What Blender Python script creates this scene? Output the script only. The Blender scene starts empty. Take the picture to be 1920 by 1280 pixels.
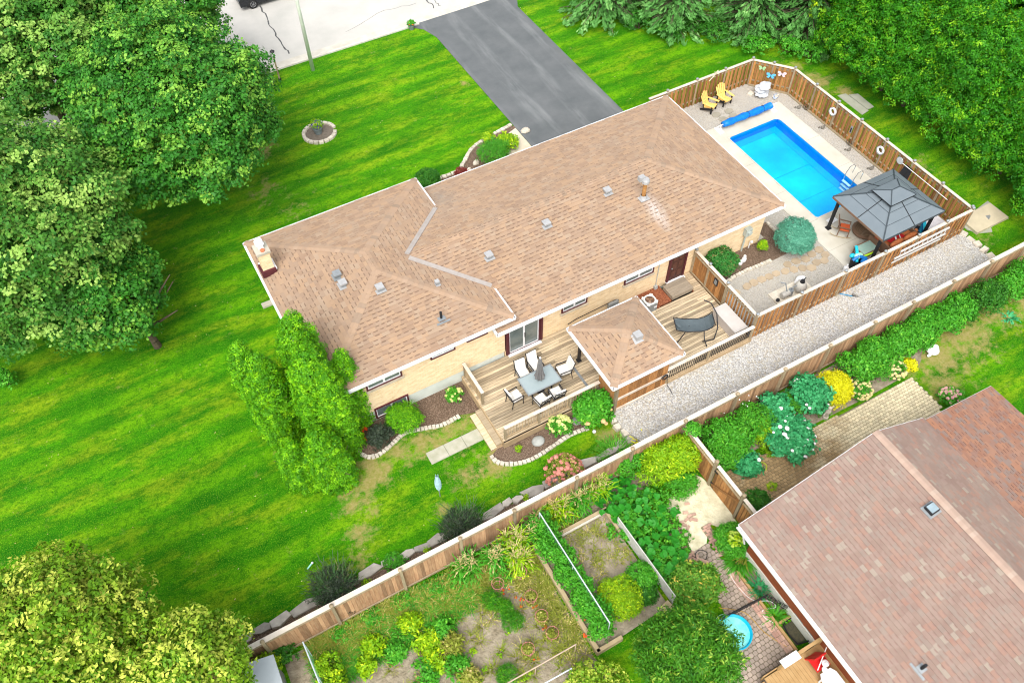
import bpy, math, random
import numpy as np
from mathutils import Vector, Matrix
R_ = math.radians
scene = bpy.context.scene
col = scene.collection
# ---------------------------------------------------------------- camera
cam_d = bpy.data.cameras.new('camera'); cam = bpy.data.objects.new('camera', cam_d); col.objects.link(cam)
cam_d.sensor_width = 36.0; cam_d.lens = 36.0 * 1574.38 / 1920.0; cam_d.clip_end = 2000; cam_d.clip_start = .5
pitch, roll, yaw = R_(53.167), R_(-1.0199), R_(61.568)
fw = Vector((math.cos(yaw)*math.cos(pitch), math.sin(yaw)*math.cos(pitch), -math.sin(pitch)))
rt = Vector((math.sin(yaw), -math.cos(yaw), 0)); up = rt.cross(fw)
r2 = rt*math.cos(roll) + up*math.sin(roll); u2 = -rt*math.sin(roll) + up*math.cos(roll)
M4 = Matrix((r2, u2, -fw)).transposed().to_4x4(); M4.translation = Vector((0, 0, 32))
cam.matrix_world = M4
scene.camera = cam
# ---------------------------------------------------------------- sky, sun, exposure
SUN_EL, SUN_AZ = R_(54), R_(232)      # azimuth measured from +X towards +Y
w = bpy.data.worlds.new('World'); scene.world = w; w.use_nodes = True
nt = w.node_tree; nt.nodes.clear()
sk = nt.nodes.new('ShaderNodeTexSky'); sk.sky_type = 'NISHITA'; sk.sun_disc = False
sk.sun_elevation = SUN_EL; sk.sun_rotation = math.pi/2 - SUN_AZ; sk.dust_density = 3; sk.air_density = 1
hs = nt.nodes.new('ShaderNodeHueSaturation'); hs.inputs['Saturation'].default_value = .25
bg = nt.nodes.new('ShaderNodeBackground'); bg.inputs['Strength'].default_value = .15
ow = nt.nodes.new('ShaderNodeOutputWorld')
nt.links.new(sk.outputs[0], hs.inputs['Color']); nt.links.new(hs.outputs[0], bg.inputs[0]); nt.links.new(bg.outputs[0], ow.inputs[0])
sd = bpy.data.lights.new('sun', 'SUN'); sd.energy = 1.3; sd.angle = R_(45); sd.color = (1, .96, .9)
so = bpy.data.objects.new('sun', sd); col.objects.link(so)
sv = Vector((math.cos(SUN_EL)*math.cos(SUN_AZ), math.cos(SUN_EL)*math.sin(SUN_AZ), math.sin(SUN_EL)))
so.rotation_euler = sv.to_track_quat('Z', 'Y').to_euler(); so.location = (10, 20, 60)
vs = scene.view_settings; vs.view_transform = 'Standard'; vs.look = 'None'; vs.gamma = 1; vs.exposure = 1.12
vs.use_curve_mapping = False
scene.render.engine = 'CYCLES'
scene.cycles.filter_width = 1.1; scene.cycles.max_bounces = 8; scene.cycles.transparent_max_bounces = 12

rng = random.Random(7)
# ================================================================ materials
MATS = {}
class N:
    def __init__(s, name):
        s.m = bpy.data.materials.new(name); s.m.use_nodes = True; s.t = s.m.node_tree
        s.b = s.t.nodes['Principled BSDF']; s.out = s.t.nodes['Material Output']
    def n(s, typ, **k):
        o = s.t.nodes.new('ShaderNode' + typ)
        for a, v in k.items():
            if a in o.inputs.keys() if isinstance(a, str) else False: s.set(o, a, v)
            else: setattr(o, a, v)
        return o
    def set(s, o, i, v):
        if isinstance(v, bpy.types.NodeSocket): s.t.links.new(v, o.inputs[i])
        elif isinstance(v, (tuple, list)) and len(v) == 3 and o.inputs[i].type == 'RGBA': o.inputs[i].default_value = (*v, 1)
        else: o.inputs[i].default_value = v
    def pos(s): return s.n('NewGeometry').outputs['Position']
    def obj(s): return s.n('TexCoord').outputs['Object']
    def scale(s, v, sc):
        o = s.n('Mapping'); s.set(o, 0, v); o.inputs['Scale'].default_value = sc if isinstance(sc, (tuple, list)) else (sc,)*3
        return o.outputs[0]
    def noise(s, v, sc=1., det=4, rough=.6):
        o = s.n('TexNoise'); s.set(o, 'Vector', v); o.inputs['Scale'].default_value = sc; o.inputs['Detail'].default_value = det
        o.inputs['Roughness'].default_value = rough; return o.outputs['Fac']
    def ramp(s, f, a, b, lo=0., hi=1.):
        o = s.n('MapRange'); s.set(o, 0, f); o.inputs[1].default_value = a; o.inputs[2].default_value = b
        o.inputs[3].default_value = lo; o.inputs[4].default_value = hi; return o.outputs[0]
    def mix(s, f, a, b, mode='MIX'):
        o = s.n('Mix'); o.data_type = 'RGBA'; o.blend_type = mode
        s.set(o, 0, f); s.set(o, 6, a if not isinstance(a, tuple) else (*a, 1)); s.set(o, 7, b if not isinstance(b, tuple) else (*b, 1))
        return o.outputs[2]
    def math(s, op, a, b=0.):
        o = s.n('Math'); o.operation = op; s.set(o, 0, a); s.set(o, 1, b); return o.outputs[0]
    def rand(s):
        a = s.n('Attribute'); a.attribute_name = 'tint'
        return s.math('FRACT', s.math('ADD', s.n('ObjectInfo').outputs['Random'], a.outputs['Fac']))
    def tint(s):
        a = s.n('Attribute'); a.attribute_name = 'tint'; return a.outputs['Fac']
    def bump(s, h, st=.3, d=.02):
        o = s.n('Bump'); s.set(o, 'Height', h); o.inputs['Strength'].default_value = st; o.inputs['Distance'].default_value = d
        s.t.links.new(o.outputs[0], s.b.inputs['Normal'])
    def done(s, c, rough=.8, metal=0., spec=.3):
        s.set(s.b, 'Base Color', c); s.set(s.b, 'Roughness', rough); s.b.inputs['Metallic'].default_value = metal
        s.b.inputs['Specular IOR Level'].default_value = spec
        return s.m
def mat(name, c1, c2=None, sc=2., rough=.8, metal=0., bump=.25, bs=30., rnd=0., st=(1, 1, 1), spec=.3, d=.01):
    if name in MATS: return MATS[name]
    k = N(name); c2 = c2 or tuple(v*.75 for v in c1)
    p = k.scale(k.pos(), st)
    c = k.mix(k.ramp(k.noise(p, sc), .3, .7), c1, c2)
    if rnd:
        v = k.ramp(k.rand(), 0, 1, 1-rnd, 1+rnd)
        h = k.n('HueSaturation'); k.set(h, 'Color', c); k.set(h, 'Value', v); c = h.outputs[0]
    if bump: k.bump(k.noise(p, bs, 3), bump, d)
    MATS[name] = k.done(c, rough, metal, spec); return MATS[name]
def leafmat(name, a, b, tip=None, rough=.55, tipf=.8, trans=.12):
    if name in MATS: return MATS[name]
    k = N(name); t = k.tint(); br = 1.4 if b[1] > b[0]*1.2 and b[1] < .4 else 1.15
    a, b = tuple(v*br for v in a), tuple(v*br for v in b); tip = tuple(min(.9, v*1.5) for v in tip) if tip else None
    c = k.mix(t, a, b)
    if tip: c = k.mix(k.ramp(t, tipf, 1.), c, tip)
    k.done(c, rough, 0, .25)
    tr = k.n('BsdfTranslucent'); k.set(tr, 'Color', c)
    mx = k.n('MixShader'); mx.inputs[0].default_value = trans
    k.t.links.new(k.b.outputs[0], mx.inputs[1]); k.t.links.new(tr.outputs[0], mx.inputs[2]); k.t.links.new(mx.outputs[0], k.out.inputs[0])
    MATS[name] = k.m; return k.m
def shinglemat(name, cols, ax_noise=1.2, stains=()):
    k = N(name); r = k.rand(); cr = k.n('ValToRGB'); cr.color_ramp.interpolation = 'CONSTANT'
    e = cr.color_ramp.elements
    while len(e) < len(cols): e.new(.5)
    for i, (p, c) in enumerate(cols): e[i].position = p; e[i].color = (*c, 1)
    k.set(cr, 0, r); p = k.pos()
    c = k.mix(k.ramp(k.noise(p, 90, 2), .2, .8, .0, .35), cr.outputs[0], tuple(v*.6 for v in cols[0][1]))
    c = k.mix(k.ramp(k.noise(p, ax_noise, 3), .35, .75, 0, .3), c, tuple(v*1.15 for v in cols[-1][1]))
    for (x, y, z, sx, sy, sc) in stains:
        q = k.n('Mapping'); k.set(q, 0, p); q.inputs['Location'].default_value = (-x/sx, -y/sy, 0); q.inputs['Scale'].default_value = (1/sx, 1/sy, 0)
        d = k.n('VectorMath'); d.operation = 'LENGTH'; k.set(d, 0, q.outputs[0])
        c = k.mix(k.math('MULTIPLY', k.ramp(d.outputs['Value'], 1, 0), k.ramp(k.noise(k.scale(p, (3, 1, 1)), 3, 5, .8), .3, .6)), c, sc)
    c = k.mix(k.ramp(k.noise(k.scale(p, (1, 1, 1)), .35, 6, .75), .4, .7, 0, .22), c, (.30, .24, .19))
    k.bump(k.noise(p, 120, 2), .3, .004)
    return k.done(c, .92, 0, .2)
def lawnmat(name, patches):
    k = N(name); p = k.pos(); s = k.n('SeparateXYZ'); k.set(s, 0, p)
    sl = k.scale(p, (.5, 1.3, 1))
    g = k.mix(k.ramp(k.noise(sl, .45, 6, .65), .38, .62), (.012, .125, .0006), (0.0508, 0.2542, 0.0011))
    wv = k.math('SINE', k.math('ADD', k.math('MULTIPLY', s.outputs[1], 2*math.pi/1.5), k.math('MULTIPLY', k.noise(k.scale(p, (.25, .6, 1)), .35, 2), 4.)))
    st = k.math('MULTIPLY', k.ramp(wv, -.4, .8), k.ramp(k.noise(p, .3, 5, .7), .36, .56))
    g = k.mix(k.math('MULTIPLY', st, .72), g, (0.1469, 0.3616, 0.0023))
    yl = k.ramp(k.noise(k.scale(p, (.55, 1.9, 1)), .45, 8, .75), .49, .62)
    g = k.mix(k.math('MULTIPLY', yl, .48), g, (0.3390, 0.4181, 0.0113))
    m2 = k.noise(k.scale(p, (1, 1.5, 1)), 2.2, 6, .75)
    g = k.mix(k.ramp(m2, .40, .52, .6, 0), g, (0.0090, 0.1130, 0.0006))
    fine = k.noise(p, 8, 5, .8)
    g = k.mix(k.ramp(fine, .47, .58, 0, .5), g, (0.0068, 0.0960, 0.0006))
    g = k.mix(k.ramp(k.noise(p, 20, 3, .75), .54, .64, 0, .6), g, (0.2260, 0.4294, 0.0158))
    g = k.mix(k.ramp(k.noise(p, 4.3, 7, .85), .62, .68, 0, .6), g, (0.4520, 0.4746, 0.1130))
    if patches:
        acc = None
        for (x, y, r, a) in patches:
            d = k.n('VectorMath'); d.operation = 'DISTANCE'; k.set(d, 0, p); d.inputs[1].default_value = (x, y, 0)
            v = k.math('MULTIPLY', k.ramp(d.outputs['Value'], r*1.25, r*.1), a)
            acc = v if acc is None else k.math('MAXIMUM', acc, v)
        m = k.ramp(k.math('ADD', acc, k.ramp(k.noise(p, 1.5, 8, .8), .32, .68, -.72, .42)), .16, .62)
        g = k.mix(k.math('MULTIPLY', m, .9), g, k.mix(k.ramp(k.noise(p, 5, 5, .8), .35, .65), (.38, .29, .13), (.22, .22, .04)))
    k.bump(k.noise(p, 16, 5, .85), .7, .07)
    return k.done(g, .9, 0, .1)
def stonemix(name, c1, c2, c3, sc, bump=.6, rough=.9):      # gravel: voronoi cells of several colours
    k = N(name); p = k.pos(); v = k.n('TexVoronoi'); k.set(v, 'Vector', p); v.inputs['Scale'].default_value = sc
    s = k.n('SeparateColor'); k.set(s, 0, v.outputs['Color'])
    c = k.mix(k.ramp(s.outputs[0], .1, .9), c1, c2); c = k.mix(k.ramp(s.outputs[1], .72, .8), c, c3)
    c = k.mix(k.ramp(v.outputs['Distance'], .35, .75, 0, .55), c, tuple(x*.3 for x in c1))
    c = k.mix(k.ramp(k.noise(p, .8, 5), .5, .75, 0, .35), c, c3)
    k.bump(k.math('MULTIPLY', v.outputs['Distance'], -1.), bump, .02)
    return k.done(c, rough, 0, .2)
def brickmat(name, cs, mortar, sc=1., bw=.25, bh=.075, off=.5, ms=.008):
    k = N(name); p = k.pos(); s = k.n('SeparateXYZ'); k.set(s, 0, p)
    cb = k.n('CombineXYZ'); k.set(cb, 0, k.math('ADD', s.outputs[0], s.outputs[1])); k.set(cb, 1, s.outputs[2])
    b = k.n('TexBrick'); k.set(b, 'Vector', cb.outputs[0]); b.inputs['Scale'].default_value = sc
    b.inputs['Brick Width'].default_value = bw; b.inputs['Row Height'].default_value = bh; b.inputs['Mortar Size'].default_value = ms
    b.inputs['Color1'].default_value = (*cs[0], 1); b.inputs['Color2'].default_value = (*cs[1], 1); b.inputs['Mortar'].default_value = (*mortar, 1)
    c = k.mix(k.ramp(k.noise(k.scale(cb.outputs[0], (2.2, 5, 1)), 1.4, 4), .45, .65, 0, .65), b.outputs[0], cs[2])
    k.bump(b.outputs['Fac'], -.4, .01)
    return k.done(c, .9, 0, .2)

WHITE = mat('white_paint', (.78, .78, .78), (.7, .7, .71), 3, .5, 0, .05)
WSTONE = mat('pale_concrete_stone', (.62, .57, .48), (.45, .40, .32), 5, .9, 0, .5, 25, .15)
CONC = mat('concrete', (.46, .43, .36), (.36, .33, .26), 1.2, .9, 0, .2, 40)
POOLDECK = mat('pool_concrete', (.56, .53, .46), (.46, .43, .35), .9, .85, 0, .15, 40)
FOUND = mat('painted_foundation', (.62, .66, .60), (.5, .54, .48), 1.5, .9, 0, .3, 18)
STREET = mat('street_asphalt', (.46, .445, .41), (.39, .375, .34), .8, .95, 0, .35, 60)
ROCK = mat('armour_stone', (.50, .46, .40), (.30, .275, .24), 3, .95, 0, .7, 9, .25)
BOULD = mat('boulder', (.40, .41, .38), (.27, .28, .26), 5, .9, 0, .5, 14)
WOOD = mat('cedar_board', (.40, .195, .065), (.22, .098, .032), 3, .8, 0, .3, 30, .45, (6, 6, .7))
WOODP = mat('weathered_board', (.44, .275, .155), (.30, .155, .08), 3, .85, 0, .3, 30, .35, (6, 6, .7))
CAPW = mat('sunbleached_cap', (.66, .60, .52), (.50, .42, .33), 2.2, .85, 0, .2, 30, .1)
POST = mat('grey_post', (.34, .27, .17), (.24, .19, .12), 3, .85, 0, .2, 30, .2, (5, 5, 1))
DECKM = mat('deck_board', (.54, .44, .30), (.33, .255, .16), 2.2, .85, 0, .35, 25, .42, (.6, 7, 7))
PLATM = mat('grey_deck_board', (.30, .25, .19), (.22, .18, .13), 2.2, .85, 0, .35, 25, .15, (.6, 7, 7))
RAILW = mat('rail_wood', (.50, .37, .22), (.36, .26, .15), 3, .85, 0, .2, 20, .2)
METALD = mat('dark_metal', (.02, .02, .022), (.035, .035, .04), 8, .5, .3, 0)
METALG = mat('grey_metal', (.30, .32, .33), (.22, .24, .25), 6, .45, .3, .05)
VENT = mat('vent_metal', (.40, .40, .40), (.32, .32, .32), 6, .55, .1, .05)
VALLEY = mat('valley_flashing', (.40, .36, .33), (.33, .29, .26), 5, .6, .2, .05)
BLACK = mat('black_plastic', (.012, .012, .014), (.02, .02, .022), 8, .6, 0, 0)
CUSH = mat('cream_cushion', (.72, .70, .66), (.62, .60, .55), 9, .9, 0, .4, 12)
MAROON = mat('maroon_trim', (.10, .022, .028), (.07, .015, .02), 5, .6, 0, 0)
DOORM = mat('brown_door', (.085, .035, .025), (.055, .022, .016), 5, .6, 0, .2, 20, 0, (6, 6, .6))
GLASS = mat('window_glass', (.09, .12, .12), (.16, .19, .18), 1.6, .12, 0, 0, spec=.8)
PINK = mat('salmon_bloom', (.58, .24, .19), (.42, .15, .11), 20, .8, 0, .3, 40, .25)
CREAMF = mat('cream_bloom', (.62, .62, .25), (.45, .48, .14), 20, .8, 0, .3, 40, .2)
WHITEF = mat('white_bloom', (.85, .84, .84), (.78, .76, .77), 20, .7, 0, 0)
MULCH = stonemix('mulch', (.115, .075, .05), (.19, .13, .09), (.23, .165, .12), 26, .7)
REDMULCH = stonemix('red_mulch', (.27, .09, .04), (.36, .14, .07), (.20, .06, .03), 26, .7)
GRAVEL = stonemix('gravel', (.40, .39, .37), (.60, .59, .56), (.46, .42, .34), 15, .8)
PEAG = stonemix('pea_gravel', (.38, .36, .32), (.52, .49, .44), (.47, .42, .34), 34, .5)
SOIL = mat('garden_soil', (.36, .31, .225), (.19, .155, .10), 2.2, .95, 0, 1., 5, d=.09)
SAND = mat('pale_sand', (.74, .69, .50), (.46, .42, .27), 2.2, .95, 0, .9, 9, d=.04)
BARK = mat('bark', (.12, .09, .06), (.06, .045, .03), 6, .9, 0, .6, 14)
YELLOWP = mat('yellow_resin', (.85, .56, .17), (.78, .50, .14), 8, .5, 0, .05)
ORANGE = mat('orange_cushion', (.62, .12, .035), (.5, .09, .03), 9, .85, 0, .3)
RUST = mat('rust_cushion', (.50, .17, .06), (.42, .13, .045), 9, .85, 0, .3)
WICKER = mat('wicker', (.22, .13, .08), (.14, .08, .05), 30, .75, 0, .5, 60)
SLATE = mat('slate_metal_roof', (.16, .19, .21), (.14, .17, .19), 1.5, .5, .1, .05)
BLUEC = mat('blue_cover', (.0, .12, .55), (.0, .20, .62), 6, .45, 0, .4, 12)
SHINGLE = shinglemat('brown_shingle', [(0, (.295, .195, .13)), (.22, (.34, .228, .147)), (.5, (.375, .247, .153)), (.72, (.31, .215, .148)), (.86, (.355, .257, .177))], stains=((19.75, 21.9, 0, .5, 1.3, (.50, .46, .43)), (11.4, 28.1, 0, 1.0, 1.5, (.24, .20, .16))))
SHINGLE2 = shinglemat('pink_shingle', [(0, (.245, .166, .136)), (.32, (.27, .187, .155)), (.62, (.295, .170, .130)), (.8, (.245, .187, .157)), (.94, (.31, .26, .21))])
SHINGLE3 = shinglemat('rust_shingle', [(0, (.26, .12, .075)), (.35, (.31, .15, .09)), (.6, (.23, .13, .10)), (.82, (.20, .15, .13))])
BRICK = brickmat('cream_brick', ((.80, .60, .35), (.66, .46, .25), (.86, .70, .46)), (.70, .58, .42))
RBRICK = brickmat('rust_brick', ((.25, .065, .022), (.30, .08, .03), (.20, .05, .018)), (.24, .09, .045))

# ================================================================ mesh builder
WL = {}
def wloc(o):
    v = Vector((0, 0, 0))
    while o is not None: v += o.location; o = o.parent
    return v
def props(o, label=None, cat=None, group=None, kind=None):
    if label: o['label'] = label
    if cat: o['category'] = cat
    if group: o['group'] = group
    if kind: o['kind'] = kind
    return o
def thing(name, label, cat, loc=(0, 0, 0), rz=0., group=None):
    o = bpy.data.objects.new(name, None); col.objects.link(o); o.location = (*loc, 0)[:3] if len(loc) == 2 else loc
    o.rotation_euler = (0, 0, rz); o.empty_display_size = .2
    return props(o, label, cat, group)
class MB:
    def __init__(s): s.v = []; s.f = []; s.t = []
    def add(s, vs, fs, tint=0.):
        b = len(s.v); s.v.extend(tuple(v) for v in vs); s.f.extend(tuple(i+b for i in f) for f in fs); s.t.extend([tint]*len(fs)); return s
    def box(s, c, d, rz=0., tilt=None):
        x, y, z = d[0]/2, d[1]/2, d[2]/2; m = Matrix.Rotation(rz, 3, 'Z')
        if tilt: m = m @ Matrix.Rotation(tilt[0], 3, 'X') @ Matrix.Rotation(tilt[1], 3, 'Y')
        vs = [Vector(c) + m @ Vector((a*x, b*y, e*z)) for a in (-1, 1) for b in (-1, 1) for e in (-1, 1)]
        return s.add(vs, [(0, 1, 3, 2), (4, 6, 7, 5), (0, 4, 5, 1), (2, 3, 7, 6), (0, 2, 6, 4), (1, 5, 7, 3)])
    def bar(s, a, b, wd, h=None, ref=(0, 0, 1)):
        a, b = Vector(a), Vector(b); h = h or wd; d = (b-a).normalized(); r = Vector(ref)
        if abs(d.dot(r)) > .98: r = Vector((1, 0, 0))
        u = d.cross(r).normalized(); v = u.cross(d)
        vs = [p + u*i*wd/2 + v*j*h/2 for p in (a, b) for i, j in ((-1, -1), (1, -1), (1, 1), (-1, 1))]
        return s.add(vs, [(3, 2, 1, 0), (4, 5, 6, 7), (0, 1, 5, 4), (1, 2, 6, 5), (2, 3, 7, 6), (3, 0, 4, 7)])
    def cyl(s, a, b, r0, r1=None, n=10, cap=True):
        a, b = Vector(a), Vector(b); r1 = r0 if r1 is None else r1; d = (b-a).normalized()
        u = d.cross(Vector((0, 0, 1)) if abs(d.z) < .95 else Vector((1, 0, 0))).normalized(); v = d.cross(u)
        vs = [p + (u*math.cos(i*2*math.pi/n) + v*math.sin(i*2*math.pi/n))*r for p, r in ((a, r0), (b, r1)) for i in range(n)]
        fs = [(i, (i+1) % n, n+(i+1) % n, n+i) for i in range(n)]
        if cap: fs += [tuple(range(n))[::-1], tuple(range(n, 2*n))]
        return s.add(vs, fs)
    def tube(s, pts, r, n=6):
        for a, b in zip(pts, pts[1:]): s.cyl(a, b, r, r, n)
        return s
    def ring(s, c, R, r, n=20, m=6, ax='z', mat3=None):
        vs = []; fs = []
        for i in range(n):
            t = i*2*math.pi/n
            for j in range(m):
                q = j*2*math.pi/m; rr = R + r*math.cos(q); p = Vector((rr*math.cos(t), rr*math.sin(t), r*math.sin(q)))
                if ax == 'x': p = Vector((p.z, p.x, p.y))
                if ax == 'y': p = Vector((p.x, p.z, p.y))
                if mat3 is not None: p = mat3 @ p
                vs.append(Vector(c)+p); fs.append((i*m+j, ((i+1) % n)*m+j, ((i+1) % n)*m+(j+1) % m, i*m+(j+1) % m))
        return s.add(vs, fs)
    def ell(s, c, r, n=12, m=8, jit=0., rg=None, flat=False):
        r = r if isinstance(r, (tuple, list)) else (r, r, r); vs = []; fs = []
        for j in range(m+1):
            ph = math.pi*j/m
            for i in range(n):
                t = 2*math.pi*i/n; k = 1 + (rg.uniform(-jit, jit) if rg else 0)
                vs.append((c[0]+r[0]*k*math.sin(ph)*math.cos(t), c[1]+r[1]*k*math.sin(ph)*math.sin(t), c[2]+r[2]*k*math.cos(ph)))
        for j in range(m):
            for i in range(n): fs.append((j*n+i, (j+1)*n+i, (j+1)*n+(i+1) % n, j*n+(i+1) % n))
        return s.add(vs, fs)
    def prism(s, pts, z0, z1, tint=0.):
        n = len(pts); A = sum(pts[i][0]*pts[(i+1) % n][1]-pts[(i+1) % n][0]*pts[i][1] for i in range(n))
        if A < 0: pts = pts[::-1]
        vs = [(*p[:2], z0) for p in pts] + [(*p[:2], z1) for p in pts]
        return s.add(vs, [tuple(range(n))[::-1], tuple(range(n, 2*n))] + [(i, (i+1) % n, n+(i+1) % n, n+i) for i in range(n)], tint)
    def lathe(s, c, prof, n=16):
        vs = []; fs = []
        for (r, z) in prof:
            for i in range(n): t = 2*math.pi*i/n; vs.append((c[0]+r*math.cos(t), c[1]+r*math.sin(t), c[2]+z))
        for j in range(len(prof)-1):
            for i in range(n): fs.append((j*n+i, j*n+(i+1) % n, (j+1)*n+(i+1) % n, (j+1)*n+i))
        return s.add(vs, fs)
    def mesh(s, name, m, off=None, smooth=False):
        me = bpy.data.meshes.new(name); vs = s.v
        if off is not None and off.length > 0: vs = [(a-off.x, b-off.y, c-off.z) for a, b, c in vs]
        me.from_pydata(vs, [], s.f)
        if any(s.t):
            at = me.attributes.new('tint', 'FLOAT', 'FACE'); at.data.foreach_set('value', s.t)
        me.materials.append(m)
        if smooth: me.polygons.foreach_set('use_smooth', [True]*len(me.polygons))
        return me
    def build(s, name, m, parent=None, smooth=False, **k):
        o = bpy.data.objects.new(name, s.mesh(name, m, wloc(parent) if parent else None, smooth)); col.objects.link(o)
        if parent: o.parent = parent
        return props(o, **k)
def piece(name, me, parent, loc, rz=0., sc=(1, 1, 1), eul=None, base=None):
    o = bpy.data.objects.new(name, me); o.parent = parent; b = wloc(parent) if base is None else base
    o.location = (loc[0]-b.x, loc[1]-b.y, loc[2]-b.z); o.rotation_euler = eul or (0, 0, rz); o.scale = sc; col.objects.link(o); return o
def kids(o): return [c for c in bpy.data.objects if c.parent == o]
def dup(root, loc, rz, label=None):
    r = root.copy(); col.objects.link(r); r.location = loc; r.rotation_euler = (0, 0, rz)
    if label: r['label'] = label
    for ch in kids(root):
        c = ch.copy(); col.objects.link(c); c.parent = r
        for g in kids(ch): d = g.copy(); col.objects.link(d); d.parent = c
    return r
def sheet(name, pts, z, m, kind='structure', parent=None, z0=None, **k):
    b = MB()
    if z0 is None: b.add([(*p, z) for p in pts], [tuple(range(len(pts)))])
    else: b.prism(pts, z0, z)
    o = b.build(name, m, parent, **k)
    if not parent: o['kind'] = kind
    if z0 is None:
        me = o.data
        if me.polygons[0].normal.z < 0: me.flip_normals()
    return o
def curve(pts, n=6):       # Catmull-Rom through points
    out = []
    P = [Vector((*p, 0)[:3]) for p in pts]; P = [P[0]*2-P[1]] + P + [P[-1]*2-P[-2]]
    for i in range(1, len(P)-2):
        for k in range(n):
            t = k/n; a, b, c, d = P[i-1:i+3]
            out.append(.5*((2*b)+(c-a)*t+(2*a-5*b+4*c-d)*t*t+(3*b-a-3*c+d)*t**3))
    out.append(P[-2]); return out
def resample(pts, step):
    P = [Vector(p) for p in pts]; out = [P[0].copy()]; acc = 0.
    for a, b in zip(P, P[1:]):
        L = (b-a).length; t = step-acc
        while t <= L: out.append(a+(b-a)*(t/L)); t += step
        acc = L-(t-step)
    return out

# ================================================================ foliage
def quads(name, C, U, V, tint, m, parent=None, tri=False, **k):
    n = len(C); v = np.empty((n, 4, 3), np.float32)
    v[:, 0] = C-U; v[:, 1] = C+V; v[:, 2] = C+U; v[:, 3] = C-V
    if parent is not None: v -= np.array(wloc(parent), np.float32)
    me = bpy.data.meshes.new(name); me.vertices.add(n*4); me.vertices.foreach_set('co', v.ravel())
    me.loops.add(n*4); me.loops.foreach_set('vertex_index', np.arange(n*4, dtype=np.int32))
    me.polygons.add(n); me.polygons.foreach_set('loop_start', np.arange(0, n*4, 4, dtype=np.int32))
    try: me.polygons.foreach_set('loop_total', np.full(n, 4, np.int32))
    except Exception: pass
    at = me.attributes.new('tint', 'FLOAT', 'FACE'); at.data.foreach_set('value', np.clip(tint, 0, 1).astype(np.float32))
    me.materials.append(m); me.update(calc_edges=True)
    o = bpy.data.objects.new(name, me); col.objects.link(o)
    if parent is not None: o.parent = parent
    return props(o, **k)
def unit(a): return a/np.maximum(np.linalg.norm(a, axis=-1, keepdims=True), 1e-6)
def foliage(name, blobs, nc, per, rc, leaf, m, parent, seed=1, up=.5, inner=.35, asp=.6, jit=.6, zmin=.05, amp=.12, along=0., flat=.6, thin=0, **k):
    """clumps of leaf faces spread over and inside a set of ellipsoids; blobs: (x, y, z, rx, ry, rz)"""
    g = np.random.default_rng(seed); B = np.array(blobs, float)
    wgt = (B[:, 3]*B[:, 4])+(B[:, 3]*B[:, 5])*2; wgt /= wgt.sum()
    mu = 4 if thin else 2; idx = g.choice(len(B), nc*mu, p=wgt); d = unit(g.normal(size=(nc*mu, 3))); d[:, 2] = np.where(d[:, 2] < -.35, -d[:, 2], d[:, 2])
    f = 1-inner*g.random(nc*mu)**1.7
    ph = seed*1.3
    f *= 1+amp*(np.sin(d[:, 0]*5+ph)*np.sin(d[:, 1]*6+ph*2)+.6*np.sin(d[:, 2]*9+d[:, 0]*7+ph)+.5*np.sin(d[:, 1]*13+ph*3))
    b = B[idx]; c = b[:, :3]+d*b[:, 3:6]*f[:, None]
    keep = np.ones(len(c), bool)
    for i, q in enumerate(B):
        rr = (((c-q[:3])/q[3:6])**2).sum(1); keep &= ~((rr < .36) & (idx != i))
    keep &= c[:, 2] > zmin
    if thin:
        _, first = np.unique(np.floor((c+g.random(3))/(rc*thin)).astype(int), axis=0, return_index=True); kk = np.zeros(len(c), bool); kk[first] = True; keep &= kk
    c = c[keep][:nc]; d = d[keep][:nc]; b = b[keep][:nc]; n = len(c)
    nrm = unit(d/b[:, 3:6]*b[:, 3:4]+np.array([0, 0, up])); ct = g.random(n)
    rcs = rc*(.6+.8*g.random(n))
    ld = unit(nrm[:, None, :]*.75+unit(g.normal(size=(n, per, 3))))
    C = c[:, None, :]+ld*rcs[:, None, None]*np.array([1, 1, flat])*(.45+.55*g.random((n, per, 1)))
    ln = unit(ld*.5+nrm[:, None, :]*.6+jit*g.normal(size=ld.shape)).reshape(-1, 3); C = C.reshape(-1, 3)
    out = unit(ld+np.array([0, 0, -.2])).reshape(-1, 3)
    rv = unit(g.normal(size=ln.shape)*(1-along)+out*along*2); U = unit(rv-(rv*ln).sum(1, keepdims=True)*ln); W = np.cross(ln, U)
    sz = leaf*(.6+.8*g.random((len(C), 1)))
    wl_ = .8 if thin else .64; t = wl_*np.repeat(ct, per)+(1-wl_)*g.random(len(C))
    ok = C[:, 2] > .01
    return quads(name, C[ok], (U*sz*.5)[ok], (W*sz*.5*asp)[ok], t[ok], m, parent, **k)
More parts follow.
